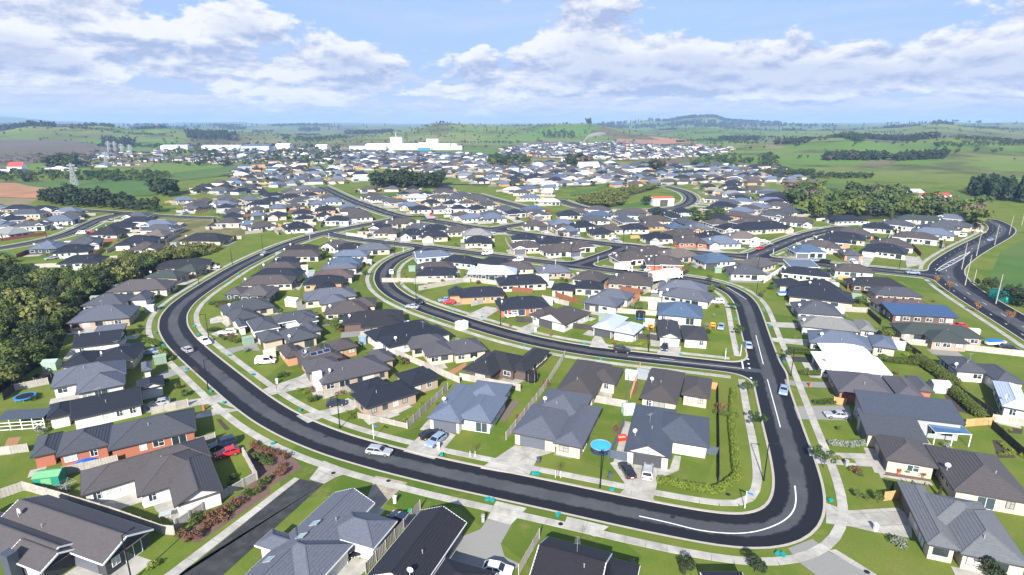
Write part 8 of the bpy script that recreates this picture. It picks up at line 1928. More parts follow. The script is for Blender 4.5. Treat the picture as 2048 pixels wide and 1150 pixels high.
# box truck and articulated lorry
def text_obj(txt, size, m, parent, loc, rot, name='lettering'):
    cu = bpy.data.curves.new(name, 'FONT'); cu.body = txt; cu.size = size; cu.align_x = 'CENTER'; cu.align_y = 'CENTER'; cu.extrude = .01; cu.materials.append(m)
    tmp = bpy.data.objects.new('text', cu); o = bpy.data.objects.new(name, bpy.data.meshes.new_from_object(tmp)); bpy.data.objects.remove(tmp); COL.objects.link(o); o.parent = parent; o.location = loc; o.rotation_euler = rot; return o
def lorry(front, rear, L, Hb, label, txt=None):
    a = math.atan2(front[1]-rear[1], front[0]-rear[0]); c = ((front[0]+rear[0])/2, (front[1]+rear[1])/2)
    r = put('truck', None, loc=(*c, .03), rz=a, label=label, cat='truck'); x0 = -L/2; x1 = L/2
    b = MB(); b.box(x0, -1.24, 1.05, x1-2.1, 1.24, Hb, bottom=True); put('cargo_box', b.mesh('cargo_box', [M_white]), r)
    b = MB(); b.box(x0+.1, -.5, .65, x1-.4, .5, 1.04, bottom=True); put('chassis', b.mesh('chassis', [M_black]), r)
    cab = prism([(x1-1.95, .5), (x1, .5), (x1, 1.3), (x1-.35, 2.5 if Hb < 3.3 else 3.), (x1-1.95, 2.55 if Hb < 3.3 else 3.1)], [(-1.12, .995, .97), (-1., 1, 1), (1., 1, 1), (1.12, .995, .97)]); put('cab', cab.mesh('cab', [M_white]), r)
    b = MB(); b.face([(x1+.02, -.95, 1.42), (x1+.02, .95, 1.42), (x1-.27, .95, 2.3), (x1-.27, -.95, 2.3)]); put('windscreen', b.mesh('windscreen', [M_carglass]), r)
    for s_ in (1, -1):
        b = MB(); q = [(x1-.35, s_*1.135, 1.45), (x1-1.4, s_*1.135, 1.45), (x1-1.4, s_*1.135, 2.2), (x1-.55, s_*1.135, 2.2)]; b.face(q if s_ > 0 else q[::-1]); put('side_window', b.mesh('side_window', [M_carglass]), r)
    b = MB(); b.tube((0, -.14, 0), (0, .14, 0), .48, n=16); ty_ = b.mesh('wheel', [M_tyre])
    xs = (x1-1.1, x0+1.6) if L < 9 else (x1-1.2, x1-4.4, x0+1.4, x0+2.6)
    for x in xs:
        for s_ in (1, -1): put('wheel', ty_, r, (x, s_*1.05, .48))
    b = MB(); b.box(x0-.03, -1.1, 1.2, x0, 1.1, Hb-.15); put('rear_door', b.mesh('rear_door', [mat('lorry_rear', (.2, .14, .1), .8, .1) if txt else M_white]), r)
    if txt: text_obj(txt, 1.05, mat('lettering_grey', (.2, .24, .3), .6, 0), r, (x0+(L-2)/2, -1.255, (Hb+1.05)/2+.15), (math.pi/2, 0, 0))
lorry(EX['truck'][1], EX['truck'][0], 7.2, 3.1, 'white box truck parked on the back road behind brown roofs')
lorry(EX['semi'][1], EX['semi'][0], 15.5, 4.2, 'long white lettered removal truck parked across the back road', 'NZ VAN LINES')

# ------------------------------------------------------------------ street furniture
b = MB(); b.tube((0, 0, 0), (0, 0, 7.1), .11, .07, 8); b.tube((0, 0, 0), (0, 0, .9), .15, .14, 8); LPm = b.mesh('lamp_pole', [M_black])
b = MB(); b.bar((0, 0, 7.05), (1.1, 0, 7.2), .08, .08); b.box(.95, -.14, 7.14, 1.6, .14, 7.26, bottom=True); LHm = b.mesh('lamp_head', [M_black])
rpts = np.concatenate([p for n, (w_, p) in RD.items()])
def toroad(p): d = rpts-np.array(p); k = np.argmin((d**2).sum(1)); return math.atan2(d[k, 1], d[k, 0])
used = set()
for p in DATA['lamps']:
    p = off_road(p, 1.0)
    label = nearest(p, used, 'black street lamp nearest')
    r = put('street_lamp', None, loc=(*p, 0), rz=toroad(p), label=label, cat='street lamp', group='black street lamps along the kerbs'); put('pole', LPm, r); put('lamp_head', LHm, r)
b = MB(); b.tube((0, 0, 0), (0, 0, 3.), .07, n=8); SPm = b.mesh('sign_pole', [M_white]); b = MB(); b.box(.06, -.025, 2.68, 1.0, .025, 2.95, bottom=True); SBm = b.mesh('sign_blade', [mat('sign_blue', (.03, .16, .5), .5, 0)])
for p in DATA['signs']:
    p = off_road(p, 1.0)
    label = nearest(p, used, 'white post with street name blade near')
    r = put('street_sign', None, loc=(*p, 0), rz=random.uniform(-2.6, -.5), label=label, cat='street sign', group='street name posts at the corners'); put('post', SPm, r); put('sign_blade', SBm, r)
for (p, h, label) in DATA['power']:
    r = put('power_pole', None, loc=(*p, 0), rz=.5, label=label, cat='power pole', group='power poles along the arterial'); b = MB(); b.tube((0, 0, 0), (0, 0, h), .17, .1, 8); put('pole', b.mesh('pole', [M_pole]), r)
    if h > 6:
        for z in (h-.6, h-1.9): b = MB(); b.bar((-1.2, .16, z), (1.2, .16, z), .12, .14); [b.tube((x, .16, z+.07), (x, .16, z+.3), .05, n=6) for x in (-1.1, -.4, .4, 1.1)]; put('crossarm', b.mesh('crossarm', [M_bark]), r)
b = MB(); b.v = [(-.22, -.3, .02), (.22, -.3, .02), (.22, .3, .02), (-.22, .3, .02), (-.27, -.36, .36), (.27, -.36, .36), (.27, .36, .36), (-.27, .36, .36)]
b.f = [(0, 1, 5, 4), (1, 2, 6, 5), (2, 3, 7, 6), (3, 0, 4, 7), (4, 5, 6, 7)]; b.m = [0]*5; b.box(-.29, -.38, .3, .29, .38, .34); CRm = b.mesh('crate', [M_teal]); b = MB(); b.box(-.3, -.39, .361, .3, .39, .4, bottom=True); CLm = b.mesh('lid', [M_teal])
for p in DATA['crates']:
    p = off_road(p, 1.0)
    label = nearest(p, used, 'teal recycling crate near')
    r = put('recycling_crate', CRm, loc=(*p, .03), rz=random.uniform(0, 3), label=label, cat='recycling crate', group='teal recycling crates along the verges', scale=.95); put('lid', CLm, r, (random.uniform(-.1, .1), 0, 0))
# letterboxes, wheelie bins
for i, (p, t) in enumerate(zip(EX['mail'], ('white letterbox pillar by the blue-roofed house drive', 'white letterbox pillar above the skylight house', 'grey letterbox pillar on the lawn by the purple-black house', 'brick letterbox pillar by the long black house', 'dark letterbox by the drive of the white chimney wall', 'brick letterbox by the red brick panel house', 'grey letterbox among plants by the potted plant house', 'white letterbox on the paving by the shingle-roofed house', 'white letterbox by the brown gabled house'))):
    m = wallm('r') if 'brick' in t else (M_white if 'white' in t else wallm('g')); r = put('letterbox', None, loc=(*p, 0), label=t, cat='letterbox')
    b = MB(); b.box(-.22, -.22, 0, .22, .22, 1.05); put('pillar', b.mesh('pillar', [m]), r); b = MB(); b.box(-.27, -.27, 1.051, .27, .27, 1.14, bottom=True); put('cap', b.mesh('cap', [m]), r); b = MB(); b.box(-.15, -.24, .8, .15, -.221, .86, bottom=True); put('slot', b.mesh('slot', [M_black]), r)
def bin_(p, m, label):
    r = put('wheelie_bin', None, loc=(*p, 0), label=label, cat='wheelie bin'); b = MB(); b.v = [(-.22, -.25, .08), (.22, -.25, .08), (.22, .25, .08), (-.22, .25, .08), (-.28, -.34, 1.), (.28, -.34, 1.), (.28, .34, 1.), (-.28, .34, 1.)]; b.f = [(0, 1, 5, 4), (1, 2, 6, 5), (2, 3, 7, 6), (3, 0, 4, 7)]; b.m = [0]*4
    put('bin_body', b.mesh('bin_body', [m]), r); b = MB(); b.box(-.31, -.38, 1., .31, .38, 1.07, bottom=True); put('lid', b.mesh('lid', [m]), r)
    for s_ in (1, -1): b = MB(); b.tube((s_*.26, .3, .12), (s_*.32, .3, .12), .12, n=10); put('wheel', b.mesh('wheel', [M_tyre]), r)
bin_(EX['bins'][0], mat('bin_slate', (.06, .075, .1), .5, .03), 'dark slate wheelie bin on the lawn left of the saplings'); bin_(EX['bins'][1], mat('bin_slate', (.06, .075, .1), .5, .03), 'dark slate wheelie bin by the corner lamp'); bin_(EX['green_bin'], mat('bin_green', (.02, .3, .08), .5, .03), 'bright green wheelie bin beside the skylight house')
# trampolines and pool
M_blue = mat('blue_vinyl', (.015, .2, .62), .45, .03); M_net = mat('black_net', (.012, .012, .014), .8, 0)
TL = ('low blue-ringed trampoline on the left back lawn', 'round trampoline behind a black net by the dark fence', 'tall black netted trampoline on the mid lawn', 'blue-skirted trampoline with black net below the slate roofs')
for (p, k), label in zip(EX['tramp'], TL):
    r = put('trampoline', None, loc=(*p, 0), label=label, cat='trampoline'); R_ = 1.9 if k < 2 else 1.5; b = MB(); n = 24
    for (ra_, rb_, z, m) in ((R_-.3, R_, .8, 0),): 
        for q in range(n): t0, t1 = 6.2832*q/n, 6.2832*(q+1)/n; b.face([(ra_*math.cos(t0), ra_*math.sin(t0), z), (rb_*math.cos(t0), rb_*math.sin(t0), z), (rb_*math.cos(t1), rb_*math.sin(t1), z), (ra_*math.cos(t1), ra_*math.sin(t1), z)]); b.face([(rb_*math.cos(t0), rb_*math.sin(t0), z-.2), (rb_*math.cos(t1), rb_*math.sin(t1), z-.2), (rb_*math.cos(t1), rb_*math.sin(t1), z), (rb_*math.cos(t0), rb_*math.sin(t0), z)])
    put('pad', b.mesh('pad', [M_blue if k in (0, 3) else M_net]), r); b = MB(); b.tube((0, 0, .76), (0, 0, .78), R_-.3, n=24); put('mat', b.mesh('mat', [M_net]), r)
    for q in range(6): t = 6.2832*q/6; b = MB(); b.tube((R_*.97*math.cos(t), R_*.97*math.sin(t), 0), (R_*.97*math.cos(t), R_*.97*math.sin(t), .6 if k == 0 else (1.6 if k == 1 else 2.5)), .04, n=6); put('leg', b.mesh('leg', [M_steel]), r)
    if k: b = MB(); b.tube((0, 0, .82), (0, 0, 1.6 if k == 1 else 2.5), R_*.95, n=24, cap=False); put('net', b.mesh('net', [M_net]), r)
r = put('round_pool', None, loc=(*EX['pool'], 0), label='round above-ground pool under a bright blue cover', cat='pool'); b = MB(); b.tube((0, 0, 0), (0, 0, 1.05), 1.85, n=32, cap=False); put('pool_wall', b.mesh('pool_wall', [mat('pool_wall', (.02, .04, .09), .5, .02)]), r); b = MB(); b.tube((0, 0, .96), (0, 0, 1.02), 1.84, n=32); put('pool_cover', b.mesh('pool_cover', [mat('pool_cover', (.05, .36, .72), .35, .2, 1.2)]), r); b = MB()
for q in range(32): t0, t1 = 6.2832*q/32, 6.2832*(q+1)/32; b.bar((1.88*math.cos(t0), 1.88*math.sin(t0), 1.06), (1.88*math.cos(t1), 1.88*math.sin(t1), 1.06), .14, .06)
put('rim', b.mesh('rim', [M_steel]), r)
# sheds
def shed(p, L, D, H_, m, mr, label, rz=0., name='garden_shed', cat='shed', pitch=.35):
    r = put(name, None, loc=(*p, 0), rz=rz, label=label, cat=cat); b = MB(); b.box(-L/2, -D/2, 0, L/2, D/2, H_); 
    b.face([(-L/2, -D/2, H_), (-L/2, 0, H_+pitch*D/2), (-L/2, D/2, H_)]); b.face([(L/2, -D/2, H_), (L/2, D/2, H_), (L/2, 0, H_+pitch*D/2)]); put('wall', b.mesh('wall', [m]), r)
    b = MB(); e = .12
    for s_ in (1, -1): slope(b, *(((-L/2-e, -D/2-e, H_-.02), (L/2+e, -D/2-e, H_-.02), (L/2+e, 0, H_+pitch*D/2+.05), (-L/2-e, 0, H_+pitch*D/2+.05)) if s_ > 0 else ((L/2+e, D/2+e, H_-.02), (-L/2-e, D/2+e, H_-.02), (-L/2-e, 0, H_+pitch*D/2+.05), (L/2+e, 0, H_+pitch*D/2+.05))), 1)
    put('roof', b.mesh('roof', [mr]), r); b = MB(); b.box(-L*.2, -D/2-.04, .02, L*.2, -D/2-.005, H_*.86); put('door', b.mesh('door', [mr if L < 5 else gcols[0]]), r); return r
C_ = lambda n, c: mat(n, c, .6, .06)
ns = 0; SHD = {}; SK = ((.4, .42, .42), (.2, .28, .22), (.55, .5, .42), (.25, .27, .3))
for q, h in enumerate(DATA['houses']):
    if ns >= 40 or h[0][1] > 380 or h[0][1] < 110: continue
    r_ = random.Random(q*3+1); W0 = min(W[0] for W in h[2]); W1 = max(W[2] for W in h[2]); T1 = max(W[3] for W in h[2]); c, s_ = math.cos(h[1]), math.sin(h[1])
    u, v = r_.choice((W0-1.8, W1+1.8, W0+2)), T1+r_.uniform(-1, 2.4); x, y = h[0][0]+u*c-v*s_, h[0][1]+u*s_+v*c
    if r_.random() < .4 or sdf(x, y) < 4 or on_house(x, y, 1.6) or any(in_poly(x, y, d[1]) for d in DATA['drives']): continue
    k = r_.randrange(4); m = C_(f'shed_tone_{k}', SK[k]); SHD.setdefault(k, []).append((view_x(x, y), shed((x, y), 2.6, 2., 1.9, m, m, 'garden shed', h[1]))); ns += 1
for k, L in SHD.items():
    L.sort(key=lambda t: t[0])
    for i, (_, o_) in enumerate(L): o_['label'] = f"small {('grey', 'green', 'cream', 'dark grey')[k]} garden shed in a back yard, {ORD[min(i, 39)]} of its colour from left"
shed(EX['sheds'][0], 3., 2.6, 2.0, C_('shed_sage', (.25, .36, .27)), C_('shed_sage_roof', (.3, .42, .34)), 'pale green garden shed by the black-roofed house', .2)
shed(EX['sheds'][1], 3.6, 2.6, 1.9, C_('shed_green', (.015, .2, .13)), C_('shed_green_roof', (.14, .34, .17)), 'bright green garden shed behind the white brick house', .25)
shed(EX['sheds'][2], 3.4, 2.4, 2.2, C_('shed_grey', (.4, .41, .42)), C_('shed_grey_roof', (.5, .52, .54)), 'pale grey garden shed by the brown fence corner', -.15)
shed(EX['sheds'][3], 4.2, 3., 2.3, C_('shed_cream', (.7, .66, .56)), C_('shed_cream_roof', (.7, .68, .62)), 'cream shed with rounded roof behind the grey roofs', -.3)
shed(EX['sheds'][4], 1.8, 1.6, 2.1, C_('shed_blue', (.16, .23, .32)), C_('shed_blue_roof', (.2, .28, .38)), 'narrow blue-grey shed at the fence end', .1)
shed(EX['sheds'][5], 2.4, 1.8, 1.9, C_('shed_mist', (.5, .6, .55)), C_('shed_mist_roof', (.4, .55, .47)), 'pale green shed in the narrow side yard', .1)
for p, t, rr_ in ((EX['tanks'][0], 'white water tank nearest the grey-brown roof', 1.3), (EX['tanks'][1], 'white water tank beside the other by the road', 1.3), (EX['tanks'][2], 'white igloo shaped shed in the left back garden', 1.9)):
    r = put('water_tank' if rr_ < 1.5 else 'igloo_shed', None, loc=(*p, 0), label=t, cat='tank' if rr_ < 1.5 else 'shed'); b = MB(); b.tube((0, 0, 0), (0, 0, 1.9), rr_, n=20); put('tank_wall', b.mesh('tank_wall', [M_white]), r); b = MB(); b.tube((0, 0, 1.9), (0, 0, 2.4), rr_, .25, 20); put('lid', b.mesh('lid', [M_white]), r)
shed(EX['caravan'], 4.6, 2.2, 2.1, M_white, M_white, 'white caravan parked beside the black house', .1, 'caravan', 'caravan', .12)
# white pergola leaning on the long black house; glass pergola; carport awning
hp = house('long black-roofed house'); l = world_to(hp, *EX['perg']); pg = put('pergola', None, hp, l, -hp.rotation_euler[2]+.14)
hp2 = [(-4, -1.6), (-2, -1.6), (0, -1.6), (2, -1.6), (4, -1.6)]
b = MB()
for x, y in hp2: b.bar((x, y, 0), (x, y, 2.3), .12, .12)
for z in (.12, .9, 1.6, 2.25): b.bar((-4, -1.6, z), (4, -1.6, z), .1, .1)
b.bar((2, -1.6, .1), (4, -1.6, 1.6), .08, .08); b.bar((4, -1.6, .1), (2, -1.6, 1.6), .08, .08); put('white_frame', b.mesh('white_frame', [M_white]), pg); b = MB(); slope(b, (-4.2, -1.9, 2.36), (4.2, -1.9, 2.36), (4.2, 1.5, 2.75), (-4.2, 1.5, 2.75), 5, .02); put('lean_to_roof', b.mesh('lean_to_roof', [roofm('b3')]), pg)
hp = house('low-roofed house'); l = world_to(hp, *EX['perg2']); pg = put('glass_pergola', None, hp, l, -hp.rotation_euler[2]-.12); b = MB()
for k in range(8): b.bar((-3+k*.86, -2, 2.5), (-3+k*.86, 2, 2.8), .07, .1)
for x in (-3, 0, 3): b.bar((x, -2, 0), (x, -2, 2.5), .14, .14)
b.bar((-3.1, -2, 2.5), (3.1, -2, 2.5), .1, .14); put('white_frame', b.mesh('white_frame', [M_white]), pg); b = MB(); b.face([(-3, -2, 2.58), (3, -2, 2.58), (3, 2, 2.88), (-3, 2, 2.88)]); put('glass_roof', b.mesh('glass_roof', [mat('blue_glass', (.06, .13, .25), .1, .1, spec=.8)]), pg)
# pots, tarp, washing line, toys, furniture
PC = ((.35, .12, .06), (.5, .16, .08), (.6, .6, .58), (.12, .16, .2), (.5, .2, .08), (.2, .2, .2), (.5, .22, .1)); PN = ('yellow-leaved', 'orange-red', 'white', 'dark blue', 'orange', 'grey', 'far right orange')
for i, p in enumerate(EX['pots']):
    r = put('potted_plant', None, loc=(*p, 0), label=f"{PN[i]} potted plant in the row along the cream wall", cat='potted plant'); b = MB(); b.tube((0, 0, 0), (0, 0, .5), .22, .32, 12); put('pot', b.mesh('pot', [mat(f'pot_{i}', PC[i], .6, .05)]), r); put('foliage', SH[('lime', 'rust')[i % 2], i % 3] if i not in (1, 4, 6) else crown_mesh('foliage', [(0, 0, .5, .5, .5, .4)], 200, .1, i, L_red, .8), r, (0, 0, .4), scale=.75)
b = MB(); r_ = random.Random(3); n = 9
H2 = [[.25+.55*math.exp(-((i-4)**2+(j-3)**2)/8)+r_.uniform(-.12, .12) if 0 < i < n-1 and 0 < j < 6 else .02 for j in range(7)] for i in range(n)]
for i in range(n-1):
    for j in range(6): b.face([(-1.8+i*.45, -1.+j*.33, H2[i][j]), (-1.8+(i+1)*.45, -1.+j*.33, H2[i+1][j]), (-1.8+(i+1)*.45, -1+(j+1)*.33, H2[i+1][j+1]), (-1.8+i*.45, -1+(j+1)*.33, H2[i][j+1])])
put('tarpaulin', b.mesh('tarpaulin', [mat('tarp_blue', (.01, .09, .62), .4, .05)]), loc=(*EX['tarp'], .02), rz=.25, label='crumpled bright blue tarpaulin by the red brick wall', cat='tarpaulin')
r = put('washing_line', None, loc=(*EX['rot'], 0), label='rotary washing line by the green shed', cat='washing line'); b = MB(); b.tube((0, 0, 0), (0, 0, 1.9), .05, n=8); put('post', b.mesh('post', [M_steel]), r); b = MB()
for k in range(4): t = k*math.pi/2+.4; b.bar((0, 0, 1.6), (1.6*math.cos(t), 1.6*math.sin(t), 1.95), .05, .05)
for q in (.6, 1.1, 1.55):
    for k in range(4): t = k*math.pi/2+.4; t2 = t+math.pi/2; z = 1.6+.35*q/1.6; b.bar((q*math.cos(t), q*math.sin(t), z), (q*math.cos(t2), q*math.sin(t2), z), .02, .02)
put('arms', b.mesh('arms', [M_steel]), r)
def table(p, label, m, rz=0.):
    r = put('outdoor_table', None, loc=(*p, 0), rz=rz, label=label, cat='outdoor table'); b = MB(); b.box(-.8, -.5, .7, .8, .5, .75, bottom=True); put('table_top', b.mesh('table_top', [m]), r)
    for x in (-.7, .7):
        for y in (-.4, .4): b = MB(); b.bar((x, y, 0), (x, y, .7), .06, .06); put('leg', b.mesh('leg', [m]), r)
def chair(p, label, m, rz=0.):
    r = put('garden_chair', None, loc=(*p, 0), rz=rz, label=label, cat='chair'); b = MB(); b.box(-.25, -.25, .4, .25, .25, .45, bottom=True); put('seat', b.mesh('seat', [m]), r); b = MB(); b.box(-.25, .22, .46, .25, .27, .9); put('backrest', b.mesh('backrest', [m]), r)
    for x in (-.22, .22):
        for y in (-.22, .22): b = MB(); b.bar((x, y, 0), (x, y, .4), .04, .04); put('leg', b.mesh('leg', [m]), r)
ch = EX['chairs']; chair(ch[0], 'white garden chair on the skylight house terrace', M_white, .3); chair((ch[0][0]+.6, ch[0][1]+.9), 'second white garden chair behind the first on the terrace', M_white, 1.); table(ch[1], 'dark outdoor table by the glazed terrace doors', M_black, .3); table(ch[2], 'pale outdoor table on the white brick house patio', C_('bench_grey', (.4, .42, .45)), .4); chair(ch[3], 'grey garden chair at the end of the patio wall', C_('bench_grey', (.4, .42, .45)), 2.); table(ch[4], 'dark picnic table on the navy house patio', C_('picnic', (.08, .07, .06)), .3); table(ch[5], 'dark table and seats on the timber deck', M_black, .8)
t = EX['toys']
r = put('play_cart', None, loc=(*t[0], 0), rz=.2, label='red open topped play cart in the narrow side yard', cat='toy'); b = MB()
for (a_, c_) in (((-.9, -.7), (.9, -.62)), ((-.9, .62), (.9, .7)), ((-.9, -.62), (-.82, .62)), ((.82, -.62), (.9, .62))): b.box(a_[0], a_[1], .1, c_[0], c_[1], .75)
put('tub', b.mesh('tub', [mat('toy_red', (.6, .03, .02), .45, .03)]), r); b = MB(); b.box(-.81, -.61, .1, .81, .61, .4); put('sand', b.mesh('sand', [mat('sand', (.5, .38, .22), .95, .1)]), r)
r = put('parasol', None, loc=(*t[1], 0), label='folded white parasol on the lawn by the toys', cat='parasol'); b = MB(); b.tube((0, 0, 0), (0, 0, 2.1), .03, n=8); put('pole', b.mesh('pole', [M_white]), r); b = MB(); b.tube((0, 0, .8), (0, 0, 2.), .28, .05, 10); put('canopy', b.mesh('canopy', [M_white]), r)
for q, c_, lab in ((t[2], (.7, .16, .05), 'orange and red play gym on the lawn'), (t[3], (.75, .17, .04), 'orange play house beside the charcoal roof')):
    r = put('play_gym', None, loc=(*q, 0), label=lab, cat='toy'); b = MB(); [b.bar((x, y, 0), (x*.7, y*.7, 1.6), .12, .12) for x in (-.8, .8) for y in (-.6, .6)]; put('frame', b.mesh('frame', [mat('toy_orange', c_, .5, .05)]), r); b = MB(); b.box(-.6, -.45, .8, .6, .45, .9, bottom=True); b.box(-.62, -.47, 1.6, .62, .47, 1.7, bottom=True); put('deck', b.mesh('deck', [mat('toy_yellow', (.7, .45, .03), .5, .05)]), r)
for q, lab, rz_ in ((EX['boat'], 'boat under a bright blue cover by the open lawn', .1), (EX['boat2'], 'blue and silver boat on the drive of the long black house', .05)):
    r = put('covered_boat', None, loc=(*q, 0), rz=rz_, label=lab, cat='boat'); b = prism([(-2.4, .5), (2.2, .6), (2.9, 1.25), (-2.4, 1.2)], [(-.95, .9, .6), (-.6, .98, .9), (0, 1, 1), (.6, .98, .9), (.95, .9, .6)]); put('hull', b.mesh('hull', [M_white]), r)
    b = prism([(-2.4, 1.2), (2.6, 1.25), (.4, 1.75), (-1.6, 1.65)], [(-.9, .95, .5), (0, 1, 1), (.9, .95, .5)]); put('cover', b.mesh('cover', [mat('cover_blue', (.02, .14, .5), .5, .05)]), r); b = MB(); [b.tube((.2, s_*.9, .3), (.2, s_*1.05, .3), .3, n=12) for s_ in (1, -1)]; b.bar((-2, 0, .42), (3.4, 0, .42), .1, .1); put('trailer', b.mesh('trailer', [M_tyre]), r)
r = put('umbrella', None, loc=(*EX['umb'], 0), label='large dark green umbrella beside the pale blue roof', cat='umbrella'); b = MB(); b.tube((0, 0, 0), (0, 0, 2.5), .04, n=8); put('pole', b.mesh('pole', [M_steel]), r); b = MB(); b.tube((0, 0, 2.1), (0, 0, 2.75), 2.1, .05, 8); put('canopy', b.mesh('canopy', [mat('umbrella_green', (.01, .2, .12), .7, .05)]), r)

# ------------------------------------------------------------------ far suburb: joined, too small to tell apart
keys = list(ROOF); V = []; F4 = []; MI = []
wk = ['w', 'c', 'o', 'g']; nk = len(keys); fm = [roofm(k) for k in keys]+[wallm(k) for k in wk]+[M_glass, M_conc]
PAL = 'k k k k k k kb kb kb n n n n n g g g g g g b b b b b b2 b2 b2 l w g2 r t B'.split(); items = []
for poly, den in DATA['farzones']:
    a = random.uniform(-.5, .5); cx = sum(p[0] for p in poly)/len(poly); cy = sum(p[1] for p in poly)/len(poly)
    R_ = max(max(p[0] for p in poly)-min(p[0] for p in poly), max(p[1] for p in poly)-min(p[1] for p in poly))*.75; c, s = math.cos(a), math.sin(a); v = -R_; row = 0
    while v < R_:
        u = -R_+random.uniform(0, 8)
        while u < R_:
            wob = 8*math.sin(u/70+row*.2); x = cx+u*c-(v+wob)*s+random.uniform(-2, 2); y = cy+u*s+(v+wob)*c+random.uniform(-2, 2); u += random.uniform(17.5, 22)
            if y < DATA['yfar'] or random.random() > den or not in_poly(x, y, poly) or not in_frame(x*.9, y) or sdf(x, y) < 9 or any(abs(h[0][0]-x) < 19 and abs(h[0][1]-y) < 17 for h in DATA['houses']): continue
            items.append((x, y, a+random.choice((0, 0, 1.571))+random.uniform(-.12, .12), random.choice(PAL), random.choice('wwwccogg')))
        v += 25 if row % 2 else 33; row += 1
hz = height(np.array([q[0] for q in items]), np.array([q[1] for q in items]))
for (x, y, a, r_, wl), z in zip(items, hz):
    L, D = random.uniform(13, 18), random.uniform(8.5, 11.5); c, s_ = math.cos(a), math.sin(a); h = D/2*.55; e = 2.35
    if y > 700 and random.random() < .12: e, h = 5., D/2*.42
    T = lambda u, v, zz: (x+u*c-v*s_, y+u*s_+v*c, z+zz); i = len(V); wi = nk+wk.index(wl); ri = keys.index(r_)
    V += [T(-L/2, -D/2, e), T(L/2, -D/2, e), T(L/2, D/2, e), T(-L/2, D/2, e), T(-L/2+D/2, 0, e+h), T(L/2-D/2, 0, e+h)]; q = .5
    V += [T(-L/2+q, -D/2+q, -.5), T(L/2-q, -D/2+q, -.5), T(L/2-q, D/2-q, -.5), T(-L/2+q, D/2-q, -.5), T(-L/2+q, -D/2+q, e), T(L/2-q, -D/2+q, e), T(L/2-q, D/2-q, e), T(-L/2+q, D/2-q, e)]
    for f in ((0, 1, 5, 4), (2, 3, 4, 5), (1, 2, 5, 5), (3, 0, 4, 4)): F4.append([i+k for k in f]); MI.append(ri)
    for f in ((6, 7, 11, 10), (7, 8, 12, 11), (8, 9, 13, 12), (9, 6, 10, 13)): F4.append([i+k for k in f]); MI.append(wi)
    i = len(V); u = random.choice([-1, 1])*L*.2
    for s2 in (-1, 1):
        j = len(V); V += [T(u-2.4, s2*(D/2-.47), 0), T(u+2.4, s2*(D/2-.47), 0), T(u+2.4, s2*(D/2-.47), 2.1), T(u-2.4, s2*(D/2-.47), 2.1)]; F4.append([j, j+1, j+2, j+3]); MI.append(nk+4 if random.random() < .7 else nk)
        j = len(V); V += [T(u-3, s2*(D/2), .06), T(u+3, s2*(D/2), .06), T(u+3, s2*(D/2+9), .06), T(u-3, s2*(D/2+9), .06)]; F4.append([j, j+1, j+2, j+3]); MI.append(nk+5)
b = MB(); b.v = V
for f, m in zip(F4, MI):
    b.f.append(tuple(f) if f[2] != f[3] else tuple(f[:3])); b.m.append(m)
mass('far_garden_trees', [(random.choice(('bush', 'dark', 'mixed', 'mixed', 'scrub')), q[0]+random.uniform(-13, 13), q[1]-random.uniform(6, 12)*random.choice((1, 1, -1)), float(z), random.uniform(2, 5.5)) for q, z in zip(items, hz) for _ in range(2 if random.random() < .6 else 1)])
put('far_suburb_houses', b.mesh('far_suburb_houses', fm), kind='stuff')
b = MB()
for (x, y, a, *_r) in items+[(h[0][0], h[0][1], h[1]) for h in DATA['houses'] if h[0][1] > 300]:
    c, s_ = math.cos(a), math.sin(a); z = zat(x, y); T = lambda u, v: (x+u*c-v*s_, y+u*s_+v*c)
    for (p, q) in random.sample([((-11, 8.5), (11, 8.5)), ((-11, -7), (-11, 8.5)), ((11, -7), (11, 8.5)), ((-11, -7.5), (-2, -7.5))], 2):
        p, q = T(*p), T(*q)
        if all(sdf(p[0]+(q[0]-p[0])*k/8, p[1]+(q[1]-p[1])*k/8) > 2.5 and not on_house(p[0]+(q[0]-p[0])*k/8, p[1]+(q[1]-p[1])*k/8, .2) for k in range(9)): b.bar((*p, z+.8), (*q, z+.8), .08, 1.7, 0 if random.random() < .8 else 1)
put('far_fences', b.mesh('far_fences', [M_fence['grey'], M_fence['tan']]), kind='stuff')
# gable-less far fences and concrete between them
# ------------------------------------------------------------------ factory, halls, barns, pylons
def hall(parent, name, x, y, L, D, H_, m, mr=None, pitch=.12):
    b = MB(); z = 0; b.box(x-L/2, y-D/2, -1, x+L/2, y+D/2, H_); b.face([(x-L/2, y-D/2, H_+.01), (x+L/2, y-D/2, H_+.01), (x+L/2, y, H_+pitch*D/2), (x-L/2, y, H_+pitch*D/2)], 1); b.face([(x+L/2, y+D/2, H_+.01), (x-L/2, y+D/2, H_+.01), (x-L/2, y, H_+pitch*D/2), (x+L/2, y, H_+pitch*D/2)], 1); put(name, b.mesh(name, [m, mr or m]), parent)
AZ = EX['cam_az']
def at(a, d): return (d*math.sin(a), d*math.cos(a))
fx, fy = -235., 1340.
r = put('factory', None, loc=(fx, fy, zat(fx, fy)), label='large white dairy factory with two tall blocks below the green hill', cat='factory')
hall(r, 'long_hall', 0, 0, 190, 40, 11, M_white); hall(r, 'front_hall', -85, -32, 80, 22, 9, M_white, roofm('b')); hall(r, 'tall_block', -28, 4, 25, 26, 27, M_white, None, .02); hall(r, 'tall_block', 54, 4, 26, 24, 23, M_white, None, .02); hall(r, 'side_block', 30, 10, 18, 20, 14, M_white); hall(r, 'end_hall', 92, -6, 60, 26, 7, M_white); hall(r, 'blue_shed', 40, -40, 26, 14, 5, C_('shed_royal', (.03, .18, .55)))
for x in (44, 49, 54): b = MB(); b.tube((x, -16, 0), (x, -16, 17), 2.1, n=12); put('silo', b.mesh('silo', [M_white]), r)
